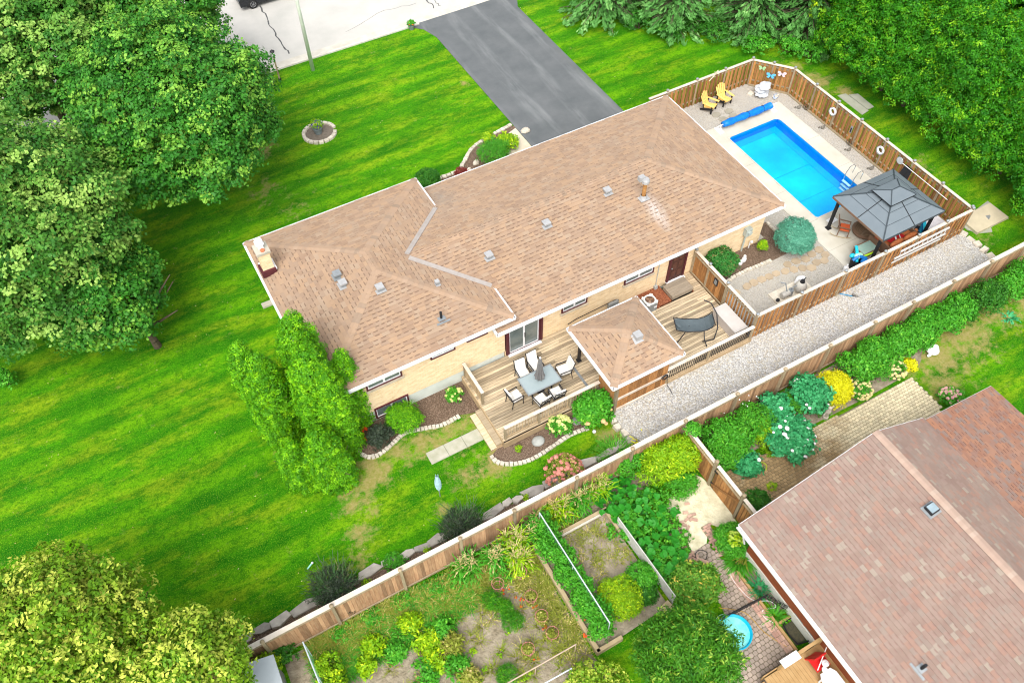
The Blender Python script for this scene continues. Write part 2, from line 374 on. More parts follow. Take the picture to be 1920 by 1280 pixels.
def blades(name, base, n, L, wd, m, parent, seed=1, spread=.5, arch=.5, **k):
    """base: list (x,y,z,r) tufts; each blade = 3 short faces bending outwards"""
    g = np.random.default_rng(seed); Cs = []; Us = []; Vs = []; T = []
    for (x, y, z, r) in base:
        a = g.random(n)*2*np.pi; rr = r*np.sqrt(g.random(n)); o = np.stack([x+rr*np.cos(a), y+rr*np.sin(a), np.full(n, z)], 1)
        th = a+g.normal(size=n)*.5; lean = spread*(.3+g.random(n)); l = L*(.6+.6*g.random(n)); side = np.stack([-np.sin(th), np.cos(th), 0*th], 1)
        hd = np.stack([np.cos(th), np.sin(th), 0*th], 1); p = o; tt = g.random()*.5+g.random(n)*.5
        for s in range(3):
            ang = lean+arch*s; dr = hd*np.sin(ang)[:, None]+np.array([0, 0, 1])*np.cos(ang)[:, None]
            q = p+dr*(l/3)[:, None]; Cs.append((p+q)/2); Us.append((q-p)*.6); Vs.append(side*wd*(1-.25*s)); T.append(tt); p = q
    return quads(name, np.concatenate(Cs), np.concatenate(Us), np.concatenate(Vs), np.concatenate(T), m, parent, **k)

LM = dict(
 maple=leafmat('maple_leaf', (.010, .085, .006), (.05, .20, .014), (.17, .32, .035), tipf=.58),
 mapleb=leafmat('maple_leaf_pale', (.014, .09, .007), (.085, .225, .022), (.23, .35, .07), tipf=.52),
 cedar=leafmat('cedar_spray', (.018, .115, .001), (.12, .35, .003), (.20, .40, .004), tipf=.68),
 hedge=leafmat('hedge_spray', (.006, .085, .001), (.05, .23, .003), (.17, .33, .006), tipf=.74),
 spruce=leafmat('spruce_spray', (.035, .13, .02), (.10, .26, .06), (.22, .38, .12), tipf=.8),
 spruceb=leafmat('blue_spruce_spray', (.035, .16, .10), (.09, .30, .20), (.20, .42, .30), tipf=.8),
 bl=leafmat('linden_leaf', (.05, .15, .004), (.21, .32, .012), (.40, .42, .07), tipf=.5),
 willow=leafmat('plum_leaf', (.012, .085, .003), (.06, .20, .006), (.27, .33, .04), tipf=.74),
 lime=leafmat('lime_leaf', (.10, .28, .003), (.28, .44, .006), (.42, .52, .01), tipf=.7),
 green=leafmat('green_leaf', (.02, .15, .006), (.07, .28, .015), (.16, .38, .03), tipf=.8),
 deep=leafmat('deep_leaf', (.01, .08, .006), (.04, .16, .01), (.10, .24, .02), tipf=.8),
 teal=leafmat('hibiscus_leaf', (.012, .15, .045), (.05, .30, .11), (.12, .40, .18), tipf=.8),
 gold=leafmat('golden_leaf', (.40, .42, .004), (.72, .66, .006), (.85, .78, .03), tipf=.7),
 dark=leafmat('ninebark_leaf', (.015, .022, .014), (.035, .055, .03), (.07, .065, .045), tipf=.8),
 plum=leafmat('barberry_leaf', (.05, .045, .03), (.03, .12, .025), (.18, .12, .08), tipf=.8),
 olive=leafmat('dry_leaf', (.14, .20, .01), (.28, .27, .05), (.50, .38, .17), tipf=.7),
 tan=leafmat('dried_husk', (.36, .29, .10), (.50, .42, .20), (.60, .52, .30), tipf=.8),
 squash=leafmat('squash_leaf', (.015, .15, .008), (.05, .29, .022), (.12, .36, .06), tipf=.8),
 pinkf=leafmat('pink_petal', (.42, .15, .11), (.62, .27, .21), (.72, .42, .36)),
 purple=leafmat('purple_petal', (.08, .05, .25), (.02, .03, .12), (.30, .40, .10)),
)
def trunk(parent, x, y, h, r, seed=1, limbs=5, spread=2., z0=0.):
    g = random.Random(seed); b = MB(); p = Vector((x, y, z0)); n = 5
    for i in range(n):
        q = p+Vector((g.uniform(-.1, .1), g.uniform(-.1, .1), h/n)); b.cyl(p, q, r*(1-.12*i), r*(1-.12*(i+1)), 9, False); p = q
    for i in range(limbs):
        a = i*2.4+g.random(); q0 = Vector((x, y, z0+h*g.uniform(.5, 1)))
        q1 = q0+Vector((math.cos(a), math.sin(a), .8))*spread*.5; q2 = q1+Vector((math.cos(a+.3), math.sin(a+.3), .7))*spread*.5
        b.cyl(q0, q1, r*.45, r*.3, 6, False); b.cyl(q1, q2, r*.3, r*.1, 6, False)
    return b.build('trunk', BARK, parent)
def tree(name, label, x, y, blobs, nc, per, rc, leaf, m, h=3., r=.25, seed=1, limbs=6, spread=3., cat='tree', group=None, z0=0., **k):
    t = thing(name, label, cat, (x, y, z0), group=group)
    foliage('crown', blobs, nc, per, rc, leaf, m, t, seed, **k)
    trunk(t, x, y, h, r, seed, limbs, spread, z0)
    return t
SH = [0]
def shrub(name, label, p, r, h, m, leaf=.09, n=None, z0=0., cat='shrub', group=None, rc=None, per=14, ry=None, dens=1., **k):
    """a bush: stems plus an uneven crown of small leaves"""
    SH[0] += 1; sd = SH[0]*3+11; x, y = p; ry = ry or r; g = random.Random(sd)
    t = thing(name, label, cat, (x, y, z0), group=group)
    bl = [(x, y, z0+h*.5, r*.92, ry*.92, h*.5)]
    for i in range(3):
        a = g.random()*6.28; bl.append((x+math.cos(a)*r*.35, y+math.sin(a)*ry*.35, z0+h*.55, r*.6, ry*.6, h*.47))
    area = 4*math.pi*((r*ry+2*r*h*.5)/3); nn = n or int(area*dens*2.2/(leaf*leaf*per)*1.0)+20
    foliage('foliage', bl, nn, per, rc or leaf*1.6, leaf, m, t, sd, zmin=z0+.02, **k)
    b = MB()
    for i in range(7):
        a = i*.9+g.random(); b.cyl((x+.03*math.cos(a), y+.03*math.sin(a), z0), (x+math.cos(a)*r*.5, y+math.sin(a)*ry*.5, z0+h*.6), .018, .007, 5, False)
    b.build('stem', BARK, t)
    return t
def blooms(t, p, r, h, cnt, size, m, z0=0., seed=1, name='flower', ry=None, top=.15):
    g = random.Random(seed); me = MB().ell((0, 0, 0), (1, 1, .75), 7, 5, .12, g).mesh(name, m)
    for i in range(cnt):
        a = g.random()*6.28; el = math.asin(g.uniform(top, 1)); rr = math.cos(el)
        s = size*g.uniform(.7, 1.25)
        piece(name, me, t, (p[0]+math.cos(a)*rr*r, p[1]+math.sin(a)*rr*(ry or r), z0+h*.5+math.sin(el)*h*.5), g.random()*6, (s, s, s))
# ================================================================ ground and surfaces
BIG = 320
PX0, PX1, PY0, PY1 = 29.15, 32.81, 19.95, 27.42          # the pool opening
PATCH = [(5.6, 18.1, 1.3, .8), (4.3, 18.3, 1.0, .7), (7.0, 18.0, 1.2, .75), (8.2, 16.2, 1.0, .8), (7.4, 15.6, 1.0, .75), (3.0, 18.0, 1.3, .85),
         (2.5, 17.6, 1.0, .85), (1.6, 17.0, 1.0, .8), (2.0, 16.3, .7, .5), (6.3, 15.9, 1.2, .6), (4.7, 14.9, .5, .8), (1.3, 15.6, .9, .7), (.9, 14.7, .8, .6),
         (12.7, 14.3, .9, .9), (5.6, 40.2, 1.2, .6), (18.6, 40.0, .35, .8), (4.6, 36.8, 1.5, .5), (5.6, 34.4, 1.2, .45), (28.3, 10.6, 2.3, .85), (30.3, 10.9, 2.0, .9), (26.9, 11.2, 1.5, .85), (32.6, 11.2, 1.8, .85), (34.6, 11.0, 1.6, .8), (27.2, 9.2, 1.2, .8),
         (37.3, 29.3, 1.6, .8), (36.5, 31.0, 1.6, .8), (38.3, 27.6, .9, .7), (37.3, 20.5, 1.2, .45), (36.2, 14.6, .6, .6), (6.6, 8.5, 1.3, .5)]
LAWN = lawnmat('lawn_grass', PATCH)
lb = MB()
for (x0, x1, y0, y1) in ((-BIG, PX0, -BIG, BIG), (PX1, BIG, -BIG, BIG), (PX0, PX1, -BIG, PY0), (PX0, PX1, PY1, BIG)):
    lb.add([(x0, y0, 0), (x1, y0, 0), (x1, y1, 0), (x0, y1, 0)], [(0, 1, 2, 3)])
lb.build('lawn', LAWN, kind='structure')
# street with pale gutter and low kerb
k = N('street_surface'); p = k.pos()
c = k.mix(k.ramp(k.noise(p, .5, 5), .3, .7), (.43, .42, .385), (.52, .50, .46))
c = k.mix(k.ramp(k.noise(p, 40, 2), .55, .8, 0, .3), c, (.28, .27, .25))
k.bump(k.noise(p, 60, 3), .3, .01)
STREETM = k.done(c, .95, 0, .2)
sheet('street', [(-150, 47.75), (150, 47.75), (150, 62), (-150, 62)], .004, STREETM)
ck = MB(); g = random.Random(4)
def crack(pts, wd):
    Q = []
    for a, b in zip(pts, pts[1:]):
        for i in range(6): Q.append((a[0]+(b[0]-a[0])*i/6+g.uniform(-.09, .09), a[1]+(b[1]-a[1])*i/6+g.uniform(-.09, .09)))
    for a, b in zip(Q, Q[1:]):
        d = Vector((b[0]-a[0], b[1]-a[1])).normalized(); n_ = (-d.y*wd*g.uniform(.6, 1.2), d.x*wd*g.uniform(.6, 1.2))
        ck.add([(a[0]-n_[0], a[1]-n_[1], .009), (b[0]-n_[0], b[1]-n_[1], .009), (b[0]+n_[0], b[1]+n_[1], .009), (a[0]+n_[0], a[1]+n_[1], .009)], [(0, 1, 2, 3)])
crack([(10.48, 54.65), (10.27, 52.20), (10.16, 49.81), (10.25, 48.07)], .045)
crack([(20.62, 49.50), (20.67, 48.11)], .04); crack([(21.09, 49.22), (21.01, 48.14)], .03); crack([(14.39, 48.74), (17.55, 49.78), (20.16, 49.39)], .012)
ck.build('street_crack', mat('tar_line', (.10, .10, .10), None, 5, .9, 0, 0), kind='structure')
sheet('gutter', [(-150, 47.2), (150, 47.2), (150, 47.78), (-150, 47.78)], .03, mat('gutter_concrete', (.58, .55, .48), (.44, .41, .34), 1.3, .9, 0, .2), z0=-.05)
sheet('kerb', [(-150, 47.02), (18.9, 47.02), (18.9, 47.2), (-150, 47.2)], .09, mat('kerb_concrete', (.62, .59, .52), (.46, .43, .36), 2, .9, 0, .3), z0=-.05)
sheet('kerb', [(25.7, 47.02), (150, 47.02), (150, 47.2), (25.7, 47.2)], .09, MATS['kerb_concrete'], z0=-.05)
# driveway
k = N('driveway_asphalt'); p = k.pos(); s = k.n('SeparateXYZ'); k.set(s, 0, p)
c = k.mix(k.ramp(k.noise(p, .7, 5), .3, .7), (.098, .108, .112), (.135, .142, .146))
lane = k.math('SINE', k.math('ADD', k.math('MULTIPLY', s.outputs[0], 3.2), k.math('MULTIPLY', k.noise(k.scale(p, (1, .18, 1)), .35, 3), 6.)))
c = k.mix(k.math('MULTIPLY', k.ramp(lane, .2, 1.), k.ramp(k.noise(k.scale(p, (2, .3, 1)), .8, 4), .42, .75, 0, .6)), c, (.27, .28, .28))
c = k.mix(k.ramp(k.noise(p, 50, 2), .5, .8, 0, .3), c, (.06, .06, .06)); k.bump(k.noise(p, 70, 3), .3, .008)
sheet('driveway', [(19.25, 29.0), (25.58, 29.0), (25.58, 45.6), (26.1, 46.6), (26.4, 47.22), (18.1, 47.22), (18.9, 46.4), (19.25, 45.2)], .035, k.done(c, .92, 0, .2), z0=-.05)
sheet('front_walk', [(17.7, 29.0), (19.22, 29.0), (19.22, 34.6), (18.3, 34.3), (17.7, 33.6)], .04, mat('front_walk_concrete', (.58, .52, .40), (.48, .42, .31), 1.5, .9, 0, .2), z0=-.05)
# raised pool yard of pea gravel (four blocks round the pool), gravel strip and patio slabs
pb = MB()
pb.prism([(25.45, 15.5), (29.12, 15.5), (29.12, 30.92), (25.45, 30.92)], -.1, .3)
pb.prism([(32.84, 15.5), (34.9, 15.5), (34.9, 28.9), (33.35, 30.92), (32.84, 30.92)], -.1, .3)
pb.prism([(29.125, PY1+.03), (32.835, PY1+.03), (32.835, 30.91), (29.125, 30.91)], -.1, .3)
pb.prism([(29.125, 15.51), (32.835, 15.51), (32.835, PY0-.03), (29.125, PY0-.03)], -.1, .3)
pb.prism([(21.12, 15.5), (25.448, 15.5), (25.448, 20.3), (21.12, 20.3)], -.1, .3)
pb.build('pool_yard_gravel', PEAG, kind='structure')
sheet('gravel_strip', [(13.45, 16.0), (13.25, 15.3), (13.2, 14.4), (13.5, 13.5), (13.9, 12.8), (34.9, 12.8), (34.85, 13.6), (34.95, 14.6), (34.85, 15.48), (21.0, 15.48), (21.0, 16.0)], .3, GRAVEL, z0=-.1)
cp = MB()
for (x0, x1, y0, y1) in ((28.1, 29.13, 19.93, 28.53), (32.83, 33.82, 19.93, 28.53), (29.13, 32.83, 27.44, 28.53), (28.1, 34.7, 15.6, 19.93)): cp.box(((x0+x1)/2, (y0+y1)/2, .29), (x1-x0-.001, y1-y0-.001, .1))
cp.build('pool_deck', POOLDECK, kind='structure')
pj = MB()
for (a, b) in (((28.1, 17.85), (34.7, 17.85)), ((30.2, 15.6), (30.2, 19.9)), ((28.1, 19.9), (29.2, 19.9)), ((28.1, 22.4), (29.15, 22.4)), ((28.1, 25), (29.15, 25)), ((32.85, 25), (33.8, 25)), ((32.85, 22.4), (33.8, 22.4))):
    d = .012; pj.box(((a[0]+b[0])/2, (a[1]+b[1])/2, .3435), (max(abs(b[0]-a[0]), d), max(abs(b[1]-a[1]), d), .003))
pj.build('slab_joint', mat('joint', (.30, .27, .21), None, 3, .9, 0, 0), kind='structure')
gb = MB()
for P in ([(34.72, 16), (34.86, 16), (34.86, 28.85), (34.72, 28.85)], [(34.72, 28.86), (34.84, 28.9), (33.34, 30.82), (33.24, 30.74)]): gb.prism(P, .28, .37)
gb.build('gravel_edging_board', POST, kind='structure')
# ---- pool: liner basin and water
pl = thing('swimming_pool', 'in-ground rectangular swimming pool with bright blue liner and water', 'pool', (30.98, 23.7, .3))
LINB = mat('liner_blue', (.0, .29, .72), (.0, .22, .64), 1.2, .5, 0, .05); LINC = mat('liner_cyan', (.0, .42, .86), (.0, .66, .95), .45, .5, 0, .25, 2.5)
b = MB(); zb_, zs = -.52, -.45
for (P) in (((PX0, PY0), (PX1, PY0)), ((PX1, PY0), (PX1, PY1)), ((PX1, PY1), (PX0, PY1)), ((PX0, PY1), (PX0, PY0))):
    (x0, y0), (x1, y1) = P; b.add([(x0, y0, .345), (x1, y1, .345), (x1, y1, zb_), (x0, y0, zb_)], [(0, 1, 2, 3)])
b.build('liner_wall', LINB, pl)
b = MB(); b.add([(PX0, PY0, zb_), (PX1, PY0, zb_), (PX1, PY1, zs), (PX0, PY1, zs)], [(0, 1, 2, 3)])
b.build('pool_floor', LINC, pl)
cv = MB(); e_ = .32
cv.add([(PX1-e_, PY0, zb_+.012), (PX1-.003, PY0, zb_+.16), (PX1-.003, PY1, zs+.16), (PX1-e_, PY1-e_, zs+.012)], [(0, 1, 2, 3)]).add([(PX0, PY1-e_, zs+.012), (PX1-e_, PY1-e_, zs+.012), (PX1-.003, PY1-.003, zs+.16), (PX0, PY1-.003, zs+.16)], [(0, 1, 2, 3)])
cv.build('liner_cove', mat('cove_blue', (.0, .40, .82), (.0, .34, .76), 1.2, .5, 0, .05), pl)
for y_ in (21.9, 24.0): MB().box((30.8, y_, zb_+.02+(y_-PY0)*.0094), (3.3, .028, .01)).build('liner_seam', mat('seam_blue', (.0, .42, .86), None, 3, .5, 0, 0), pl)
b = MB()
for (x0, x1, y0, y1) in ((PX0-.04, PX1+.04, PY0-.04, PY0+.03), (PX0-.04, PX1+.04, PY1-.03, PY1+.04), (PX0-.04, PX0+.03, PY0+.03, PY1-.03), (PX1-.03, PX1+.04, PY0+.03, PY1-.03)):
    b.box(((x0+x1)/2, (y0+y1)/2, .352), (x1-x0, y1-y0, .02))
for (cx, cy) in ((PX0, PY0), (PX1, PY0), (PX1, PY1), (PX0, PY1)):
    sx = 1 if cx == PX0 else -1; sy = 1 if cy == PY0 else -1
    pts = [(cx-.01*sx, cy-.01*sy), (cx+.3*sx, cy-.01*sy)] + [(cx+.3*sx-.3*sx*math.sin(t), cy+.3*sy-.3*sy*math.cos(t)) for t in [i*math.pi/16 for i in range(1, 9)]]
    b.prism(pts, .30, .351)
b.build('coping', POOLDECK, pl)
k = N('pool_water'); k.t.nodes.remove(k.b)
tr = k.n('BsdfTransparent'); tr.inputs[0].default_value = (.70, .96, 1, 1); gl = k.n('BsdfGlossy'); gl.inputs['Roughness'].default_value = .03
fr = k.n('Fresnel'); fr.inputs[0].default_value = 1.33; mx = k.n('MixShader')
bp = k.n('Bump'); k.set(bp, 'Height', k.noise(k.pos(), 2.2, 3)); bp.inputs['Strength'].default_value = .12; bp.inputs['Distance'].default_value = .05
k.t.links.new(bp.outputs[0], gl.inputs['Normal']); k.t.links.new(fr.outputs[0], mx.inputs[0]); k.t.links.new(tr.outputs[0], mx.inputs[1]); k.t.links.new(gl.outputs[0], mx.inputs[2]); k.t.links.new(mx.outputs[0], k.out.inputs[0])
b = MB(); b.add([(PX0, PY0, .17), (PX1, PY0, .17), (PX1, PY1, .17), (PX0, PY1, .17)], [(0, 1, 2, 3)]); b.build('water', k.m, pl)
# ---- planting beds and paths (thin sheets)
def bed(name, pts, z, m, n=5): return sheet(name, [tuple(q[:2]) for q in curve(pts, n)], z, m)
bed('mulch_bed', [(2.6, 20.25), (2.62, 19.5), (2.72, 19.05), (3.04, 18.68), (3.52, 18.64), (4.11, 18.8), (4.86, 19.0), (5.78, 18.8), (6.47, 18.6), (7.3, 18.65), (8.3, 18.5), (8.35, 20.25)], .02, MULCH)
bed('mulch_bed', [(8.2, 16.4), (7.65, 16.1), (7.75, 15.72), (8.3, 15.33), (9.12, 15.16), (10.2, 15.26), (11.15, 15.38), (12.1, 15.3), (13.3, 15.6), (13.4, 16.4)], .02, MULCH)
bed('mulch_bed', [(21.2, 20.25), (21.25, 18.0), (22.36, 18.75), (23.63, 18.84), (25.6, 18.8), (26.75, 19.0), (26.7, 20.2), (25.45, 20.25)], .31, MULCH)
bed('mulch_bed', [(25.9, 20.3), (26.7, 20.25), (26.7, 21.1), (25.9, 21.1)], .31, MULCH, 1)
bed('mulch_bed', [(11.2, 29.3), (12.3, 32.0), (13.6, 32.95), (14.57, 32.9), (15.23, 33.42), (16.15, 34.2), (17.21, 34.55), (19.1, 34.9), (19.2, 34.3), (18.0, 33.6), (17.7, 32.6), (17.7, 29.3)], .02, MULCH)
bed('mulch_bed', [(-5, 12.9), (-4.4, 13.9), (-2, 13.85), (3.4, 13.75), (8, 13.7), (13.4, 13.65), (13.6, 12.9)], .02, MULCH)
bed('mulch_bed', [(15.1, 12.5), (15.15, 10.9), (17.8, 10.75), (20.6, 10.5), (26.6, 10.45), (28.5, 11.3), (34.5, 12.3), (34.9, 12.5)], .012, SOIL)
bed('garden_soil', [(-3.2, 12.4), (-3.3, 10), (-1.5, 7), (2, 4.5), (7.2, 4.2), (6.9, 7.0), (7.0, 11.6), (13.6, 11.6), (14.88, 11.3), (14.88, 12.4)], .008, SOIL, 1)
sheet('sand_patch', [tuple(q[:2]) for q in curve([(12.6, 10.1), (13.0, 10.75), (13.6, 10.6), (14.1, 11.1), (14.88, 10.8), (14.88, 8.5), (14.3, 8.3), (13.9, 8.9), (13.4, 8.5), (12.9, 8.0), (12.5, 8.4), (12.2, 9.2), (12.6, 10.1)], 5)], .016, SAND)
sheet('house_side_bed', [(13.7, 8.2), (14.42, 8.2), (14.42, 4.7), (13.86, 4.7)], .03, mat('dirt', (.22, .18, .13), (.15, .12, .09), 3, .95, 0, .6, 12), z0=-.05)

# ================================================================ shingled roofs
def clip(poly, u0, u1, v0, v1):
    def cut(P, ax, val, sgn):
        out = []
        for i in range(len(P)):
            a, b = P[i], P[(i+1) % len(P)]; da, db = (a[ax]-val)*sgn, (b[ax]-val)*sgn
            if da >= 0: out.append(a)
            if da*db < 0: t = da/(da-db); out.append((a[0]+(b[0]-a[0])*t, a[1]+(b[1]-a[1])*t))
        return out
    for ax, val, sg in ((0, u0, 1), (0, u1, -1), (1, v0, 1), (1, v1, -1)):
        poly = cut(poly, ax, val, sg)
        if len(poly) < 3: return []
    return poly
def shingles(face_sets, m, parent, tab=.3, course=.14, th=.014, seed=1, parts=0, camxy=(0, 0, 32), tabj=.5, bandm=None):
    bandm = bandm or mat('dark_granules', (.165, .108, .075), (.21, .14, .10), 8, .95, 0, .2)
    """face_sets: list of (origin, u dir, [polygons in world xyz]); a course of tabs at a time, each tab its own raised piece"""
    g = random.Random(seed); mb = MB(); band = MB(); single = []
    dk = MB()
    for (O, ud, polys) in face_sets:
        O = Vector(O); u = Vector(ud).normalized(); P3 = [Vector(p) for p in polys[0]]
        nrm = (P3[1]-P3[0]).cross(P3[2]-P3[0]).normalized(); nrm = -nrm if nrm.z < 0 else nrm; v = nrm.cross(u)
        if v.z < 0: v = -v
        for poly in polys:
            Q = [((Vector(p)-O).dot(u), (Vector(p)-O).dot(v)) for p in poly]
            dk.add([Vector(p)-nrm*.012 for p in poly], [tuple(range(len(poly)))])
            us = [q[0] for q in Q]; vs_ = [q[1] for q in Q]
            for j in range(int(math.floor(min(vs_)/course)), int(math.ceil(max(vs_)/course))):
                gj = random.Random(seed*1000+j); x = min(us)-gj.random()*tab*2
                while x < max(us):
                    wd = tab*(1-tabj/2+gj.random()*tabj); c = clip(Q, x, x+wd, j*course, (j+1)*course)
                    tnt = max(.001, gj.random()); tt = th*gj.choice((.7, 1, 1.6))
                    full = len(c) == 4 and abs((max(a[0] for a in c)-min(a[0] for a in c))-wd) < 1e-4
                    if len(c) >= 3:
                        gap = .004
                        def W3(a, b, up_): return O+u*a+v*b+nrm*(up_*(1-(b-j*course)/course)+.0015)
                        if full and parts:
                            single.append((O+u*x+v*(j*course), u, v, nrm, wd, tt, tnt))
                        else:
                            n0 = len(c); top = [W3(a, b, tt) for a, b in c]; fs = [tuple(range(n0))]; vv = list(top)
                            lo = [i for i in range(n0) if abs(c[i][1]-j*course) < 1e-5 and abs(c[(i+1) % n0][1]-j*course) < 1e-5]
                            for i in lo: k_ = len(vv); vv += [O+u*c[i][0]+v*c[i][1], O+u*c[(i+1) % n0][0]+v*c[(i+1) % n0][1]]; fs.append((i, (i+1) % n0, k_+1, k_))
                            mb.add(vv, fs, tnt)
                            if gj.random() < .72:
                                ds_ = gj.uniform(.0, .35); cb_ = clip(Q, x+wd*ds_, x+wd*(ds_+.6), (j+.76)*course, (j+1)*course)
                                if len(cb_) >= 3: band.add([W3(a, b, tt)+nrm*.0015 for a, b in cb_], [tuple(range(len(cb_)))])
                    x += wd
    # the tabs that show largest become parts of their own
    if single:
        single.sort(key=lambda s_: (s_[0]-Vector(camxy)).length)
        me = MB().add([(0, 0, 1), (1, 0, 1), (1, 1, 0), (0, 1, 0), (0, 0, 0), (1, 0, 0)], [(0, 1, 2, 3), (4, 5, 1, 0), (0, 3, 4), (5, 2, 1)]).mesh('shingle', m)
        wl = wloc(parent)
        for (o, u, v, nn, wd, tt, tnt) in single[:parts]:
            ob = bpy.data.objects.new('shingle', me); ob.parent = parent; col.objects.link(ob)
            mm = Matrix((u*wd, v*course, nn*tt)).transposed().to_4x4(); mm.translation = o-wl+nn*.0015; ob.matrix_local = mm
        for (o, u, v, nn, wd, tt, tnt) in single[parts:]:
            q = [o+nn*(tt+.0015), o+u*wd+nn*(tt+.0015), o+u*wd+v*course+nn*.0015, o+v*course+nn*.0015, o, o+u*wd]
            mb.add(q, [(0, 1, 2, 3), (4, 5, 1, 0)], tnt)
    for (o, u, v, nn, wd, tt, tnt) in single:
        if g.random() < .72:
            q = [o+u*(wd*.15)+v*course*.76+nn*(tt*.2+.003), o+u*wd*.75+v*course*.76+nn*(tt*.2+.003), o+u*wd*.75+v*course*.99+nn*(tt*.01+.003), o+u*(wd*.15)+v*course*.99+nn*(tt*.01+.003)]; band.add(q, [(0, 1, 2, 3)])
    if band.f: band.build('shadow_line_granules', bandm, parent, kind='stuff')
    dk.build('roof_deck', mat('roof_felt', (.12, .09, .07), None, 3, .95, 0, 0), parent)
    return mb.build('shingle_field', m, parent, kind='stuff')
CAPM = shinglemat('cap_shingle', [(0, (.35, .238, .158)), (.3, (.38, .255, .165)), (.55, (.32, .225, .155)), (.75, (.26, .19, .135)), (.88, (.37, .26, .18))])
def caps(lines, m, parent, wd=.17, step=.24, name='ridge_cap', seed=3):
    g = random.Random(seed); b = MB()
    for a, c, dr in lines:          # dr: how much the cap drops at its sides
        a, c = Vector(a), Vector(c); L = (c-a).length; d = (c-a)/L; s_ = Vector((-d.y, d.x, 0)).normalized(); n_ = int(L/step); up_ = s_.cross(d); up_ = -up_ if up_.z < 0 else up_
        for i in range(n_):
            p, q = a+d*(i*L/n_), a+d*((i+1)*L/n_+.02); lo, hi = .028, .012
            if d.z < -.01: lo, hi = hi, lo
            vs_ = [p-s_*wd+up_*(lo-dr), p+up_*(lo+.005), p+s_*wd+up_*(lo-dr), q-s_*wd+up_*(hi-dr), q+up_*(hi+.005), q+s_*wd+up_*(hi-dr)]
            b.add(vs_, [(0, 1, 4, 3), (1, 2, 5, 4)], max(.001, g.random()))
    return b.build(name, m, parent, kind='stuff')

# ================================================================ the brick house
H = thing('brick_house', 'long cream brick bungalow with two joined brown shingle hip roofs and white gutters', 'house', (14, 24.5, 0))
ZE, ZR, XE0, XE1, YE0, YE1 = 3.2, 4.50, 9.95, 25.80, 19.65, 29.40        # main roof
SL = (ZR-ZE)/4.875; YM = (YE0+YE1)/2; XR = XE1-4.875
LZE, LX0, LX1, LY0, LY1 = 3.75, 2.10, 10.80, 19.75, 29.70                # left roof
LXM = (LX0+LX1)/2; LZR = LZE+4.35*SL; LYA, LYB = LY0+4.35, LY1-4.35
XT = LX1-(ZR-LZE)/SL                                                      # where the main ridge meets the left roof
def mz(y): return ZE+SL*(y-YE0)
fs = [((XE0, YE0, ZE), (1, 0, 0), [[(XE0, YE0, ZE), (XE1, YE0, ZE), (XR, YM, ZR), (XE0, YM, ZR)], [(XT, YM, ZR), (XE0, YM-(XE0-XT), ZR-SL*(XE0-XT)), (XE0, YM, ZR)]]),
      ((XE0, YE1, ZE), (1, 0, 0), [[(XE0+.5, YE1, ZE), (XE1, YE1, ZE), (XR, YM, ZR), (XE0+.5, YM, ZR)], [(XT, YM, ZR), (XE0+.5, YM+(XE0+.5-XT), ZR-SL*(XE0+.5-XT)), (XE0+.5, YM, ZR)]]),
      ((XE1, YE0, ZE), (0, 1, 0), [[(XE1, YE0, ZE), (XE1, YE1, ZE), (XR, YM, ZR)]]),
      ((LX0, LY0, LZE), (1, 0, 0), [[(LX0, LY0, LZE), (LX1, LY0, LZE), (LXM, LYA, LZR)]]),
      ((LX0, LY1, LZE), (1, 0, 0), [[(LX0, LY1, LZE), (LX1, LY1, LZE), (LXM, LYB, LZR)]]),
      ((LX0, LY0, LZE), (0, 1, 0), [[(LX0, LY0, LZE), (LX0, LY1, LZE), (LXM, LYB, LZR), (LXM, LYA, LZR)]])]
# the east face of the left roof, left out where the main roof covers it
za, yb1, yb2 = LZE, YM-(LX1-XT), YM+(LX1-XT)
fs.append(((LX1, LY0, LZE), (0, 1, 0), [[(LX1, LY0, LZE), (LX1, yb1, LZE), (XT, YM, ZR), (LXM, LYA, LZR)], [(LX1, LY1, LZE), (LX1, yb2, LZE), (XT, YM, ZR), (LXM, LYB, LZR)], [(LXM, LYA, LZR), (XT, YM, ZR), (LXM, LYB, LZR)]]))
roof = MB().box((14, 24.5, 3.1), (.1, .1, .1)).build('roof', SHINGLE, H)
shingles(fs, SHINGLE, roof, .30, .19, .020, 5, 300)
caps([((XE1, YE0, ZE), (XR, YM, ZR), .02), ((XE1, YE1, ZE), (XR, YM, ZR), .02), ((XR, YM, ZR), (XT, YM, ZR), .03),
      ((LX0, LY0, LZE), (LXM, LYA, LZR), .02), ((LX1, LY0, LZE), (LXM, LYA, LZR), .02), ((LX0, LY1, LZE), (LXM, LYB, LZR), .02), ((LX1, LY1, LZE), (LXM, LYB, LZR), .02), ((LXM, LYA, LZR), (LXM, LYB, LZR), .03)], CAPM, roof)
for s_, y_ in ((-1, 0), (1, 0)):
    yv = YM+s_*(LX1-XT); a, c = Vector((XT+.12, YM+s_*.12, ZR+.01)), Vector((LX1-.02, yv, LZE+.03)); d = (c-a).normalized(); sd_ = Vector((-d.y, d.x, 0)).normalized()*.11
    MB().add([a-sd_+Vector((0, 0, .03)), a+sd_+Vector((0, 0, .03)), c+sd_+Vector((0, 0, .03)), c-sd_+Vector((0, 0, .03)), a-sd_-Vector((0, 0, .03)), a+sd_-Vector((0, 0, .03)), c+sd_-Vector((0, 0, .03)), c-sd_-Vector((0, 0, .03))], [(0, 1, 2, 3), (0, 4, 5, 1), (1, 5, 6, 2), (2, 6, 7, 3), (3, 7, 4, 0)]).build('valley_flashing', VALLEY, roof)
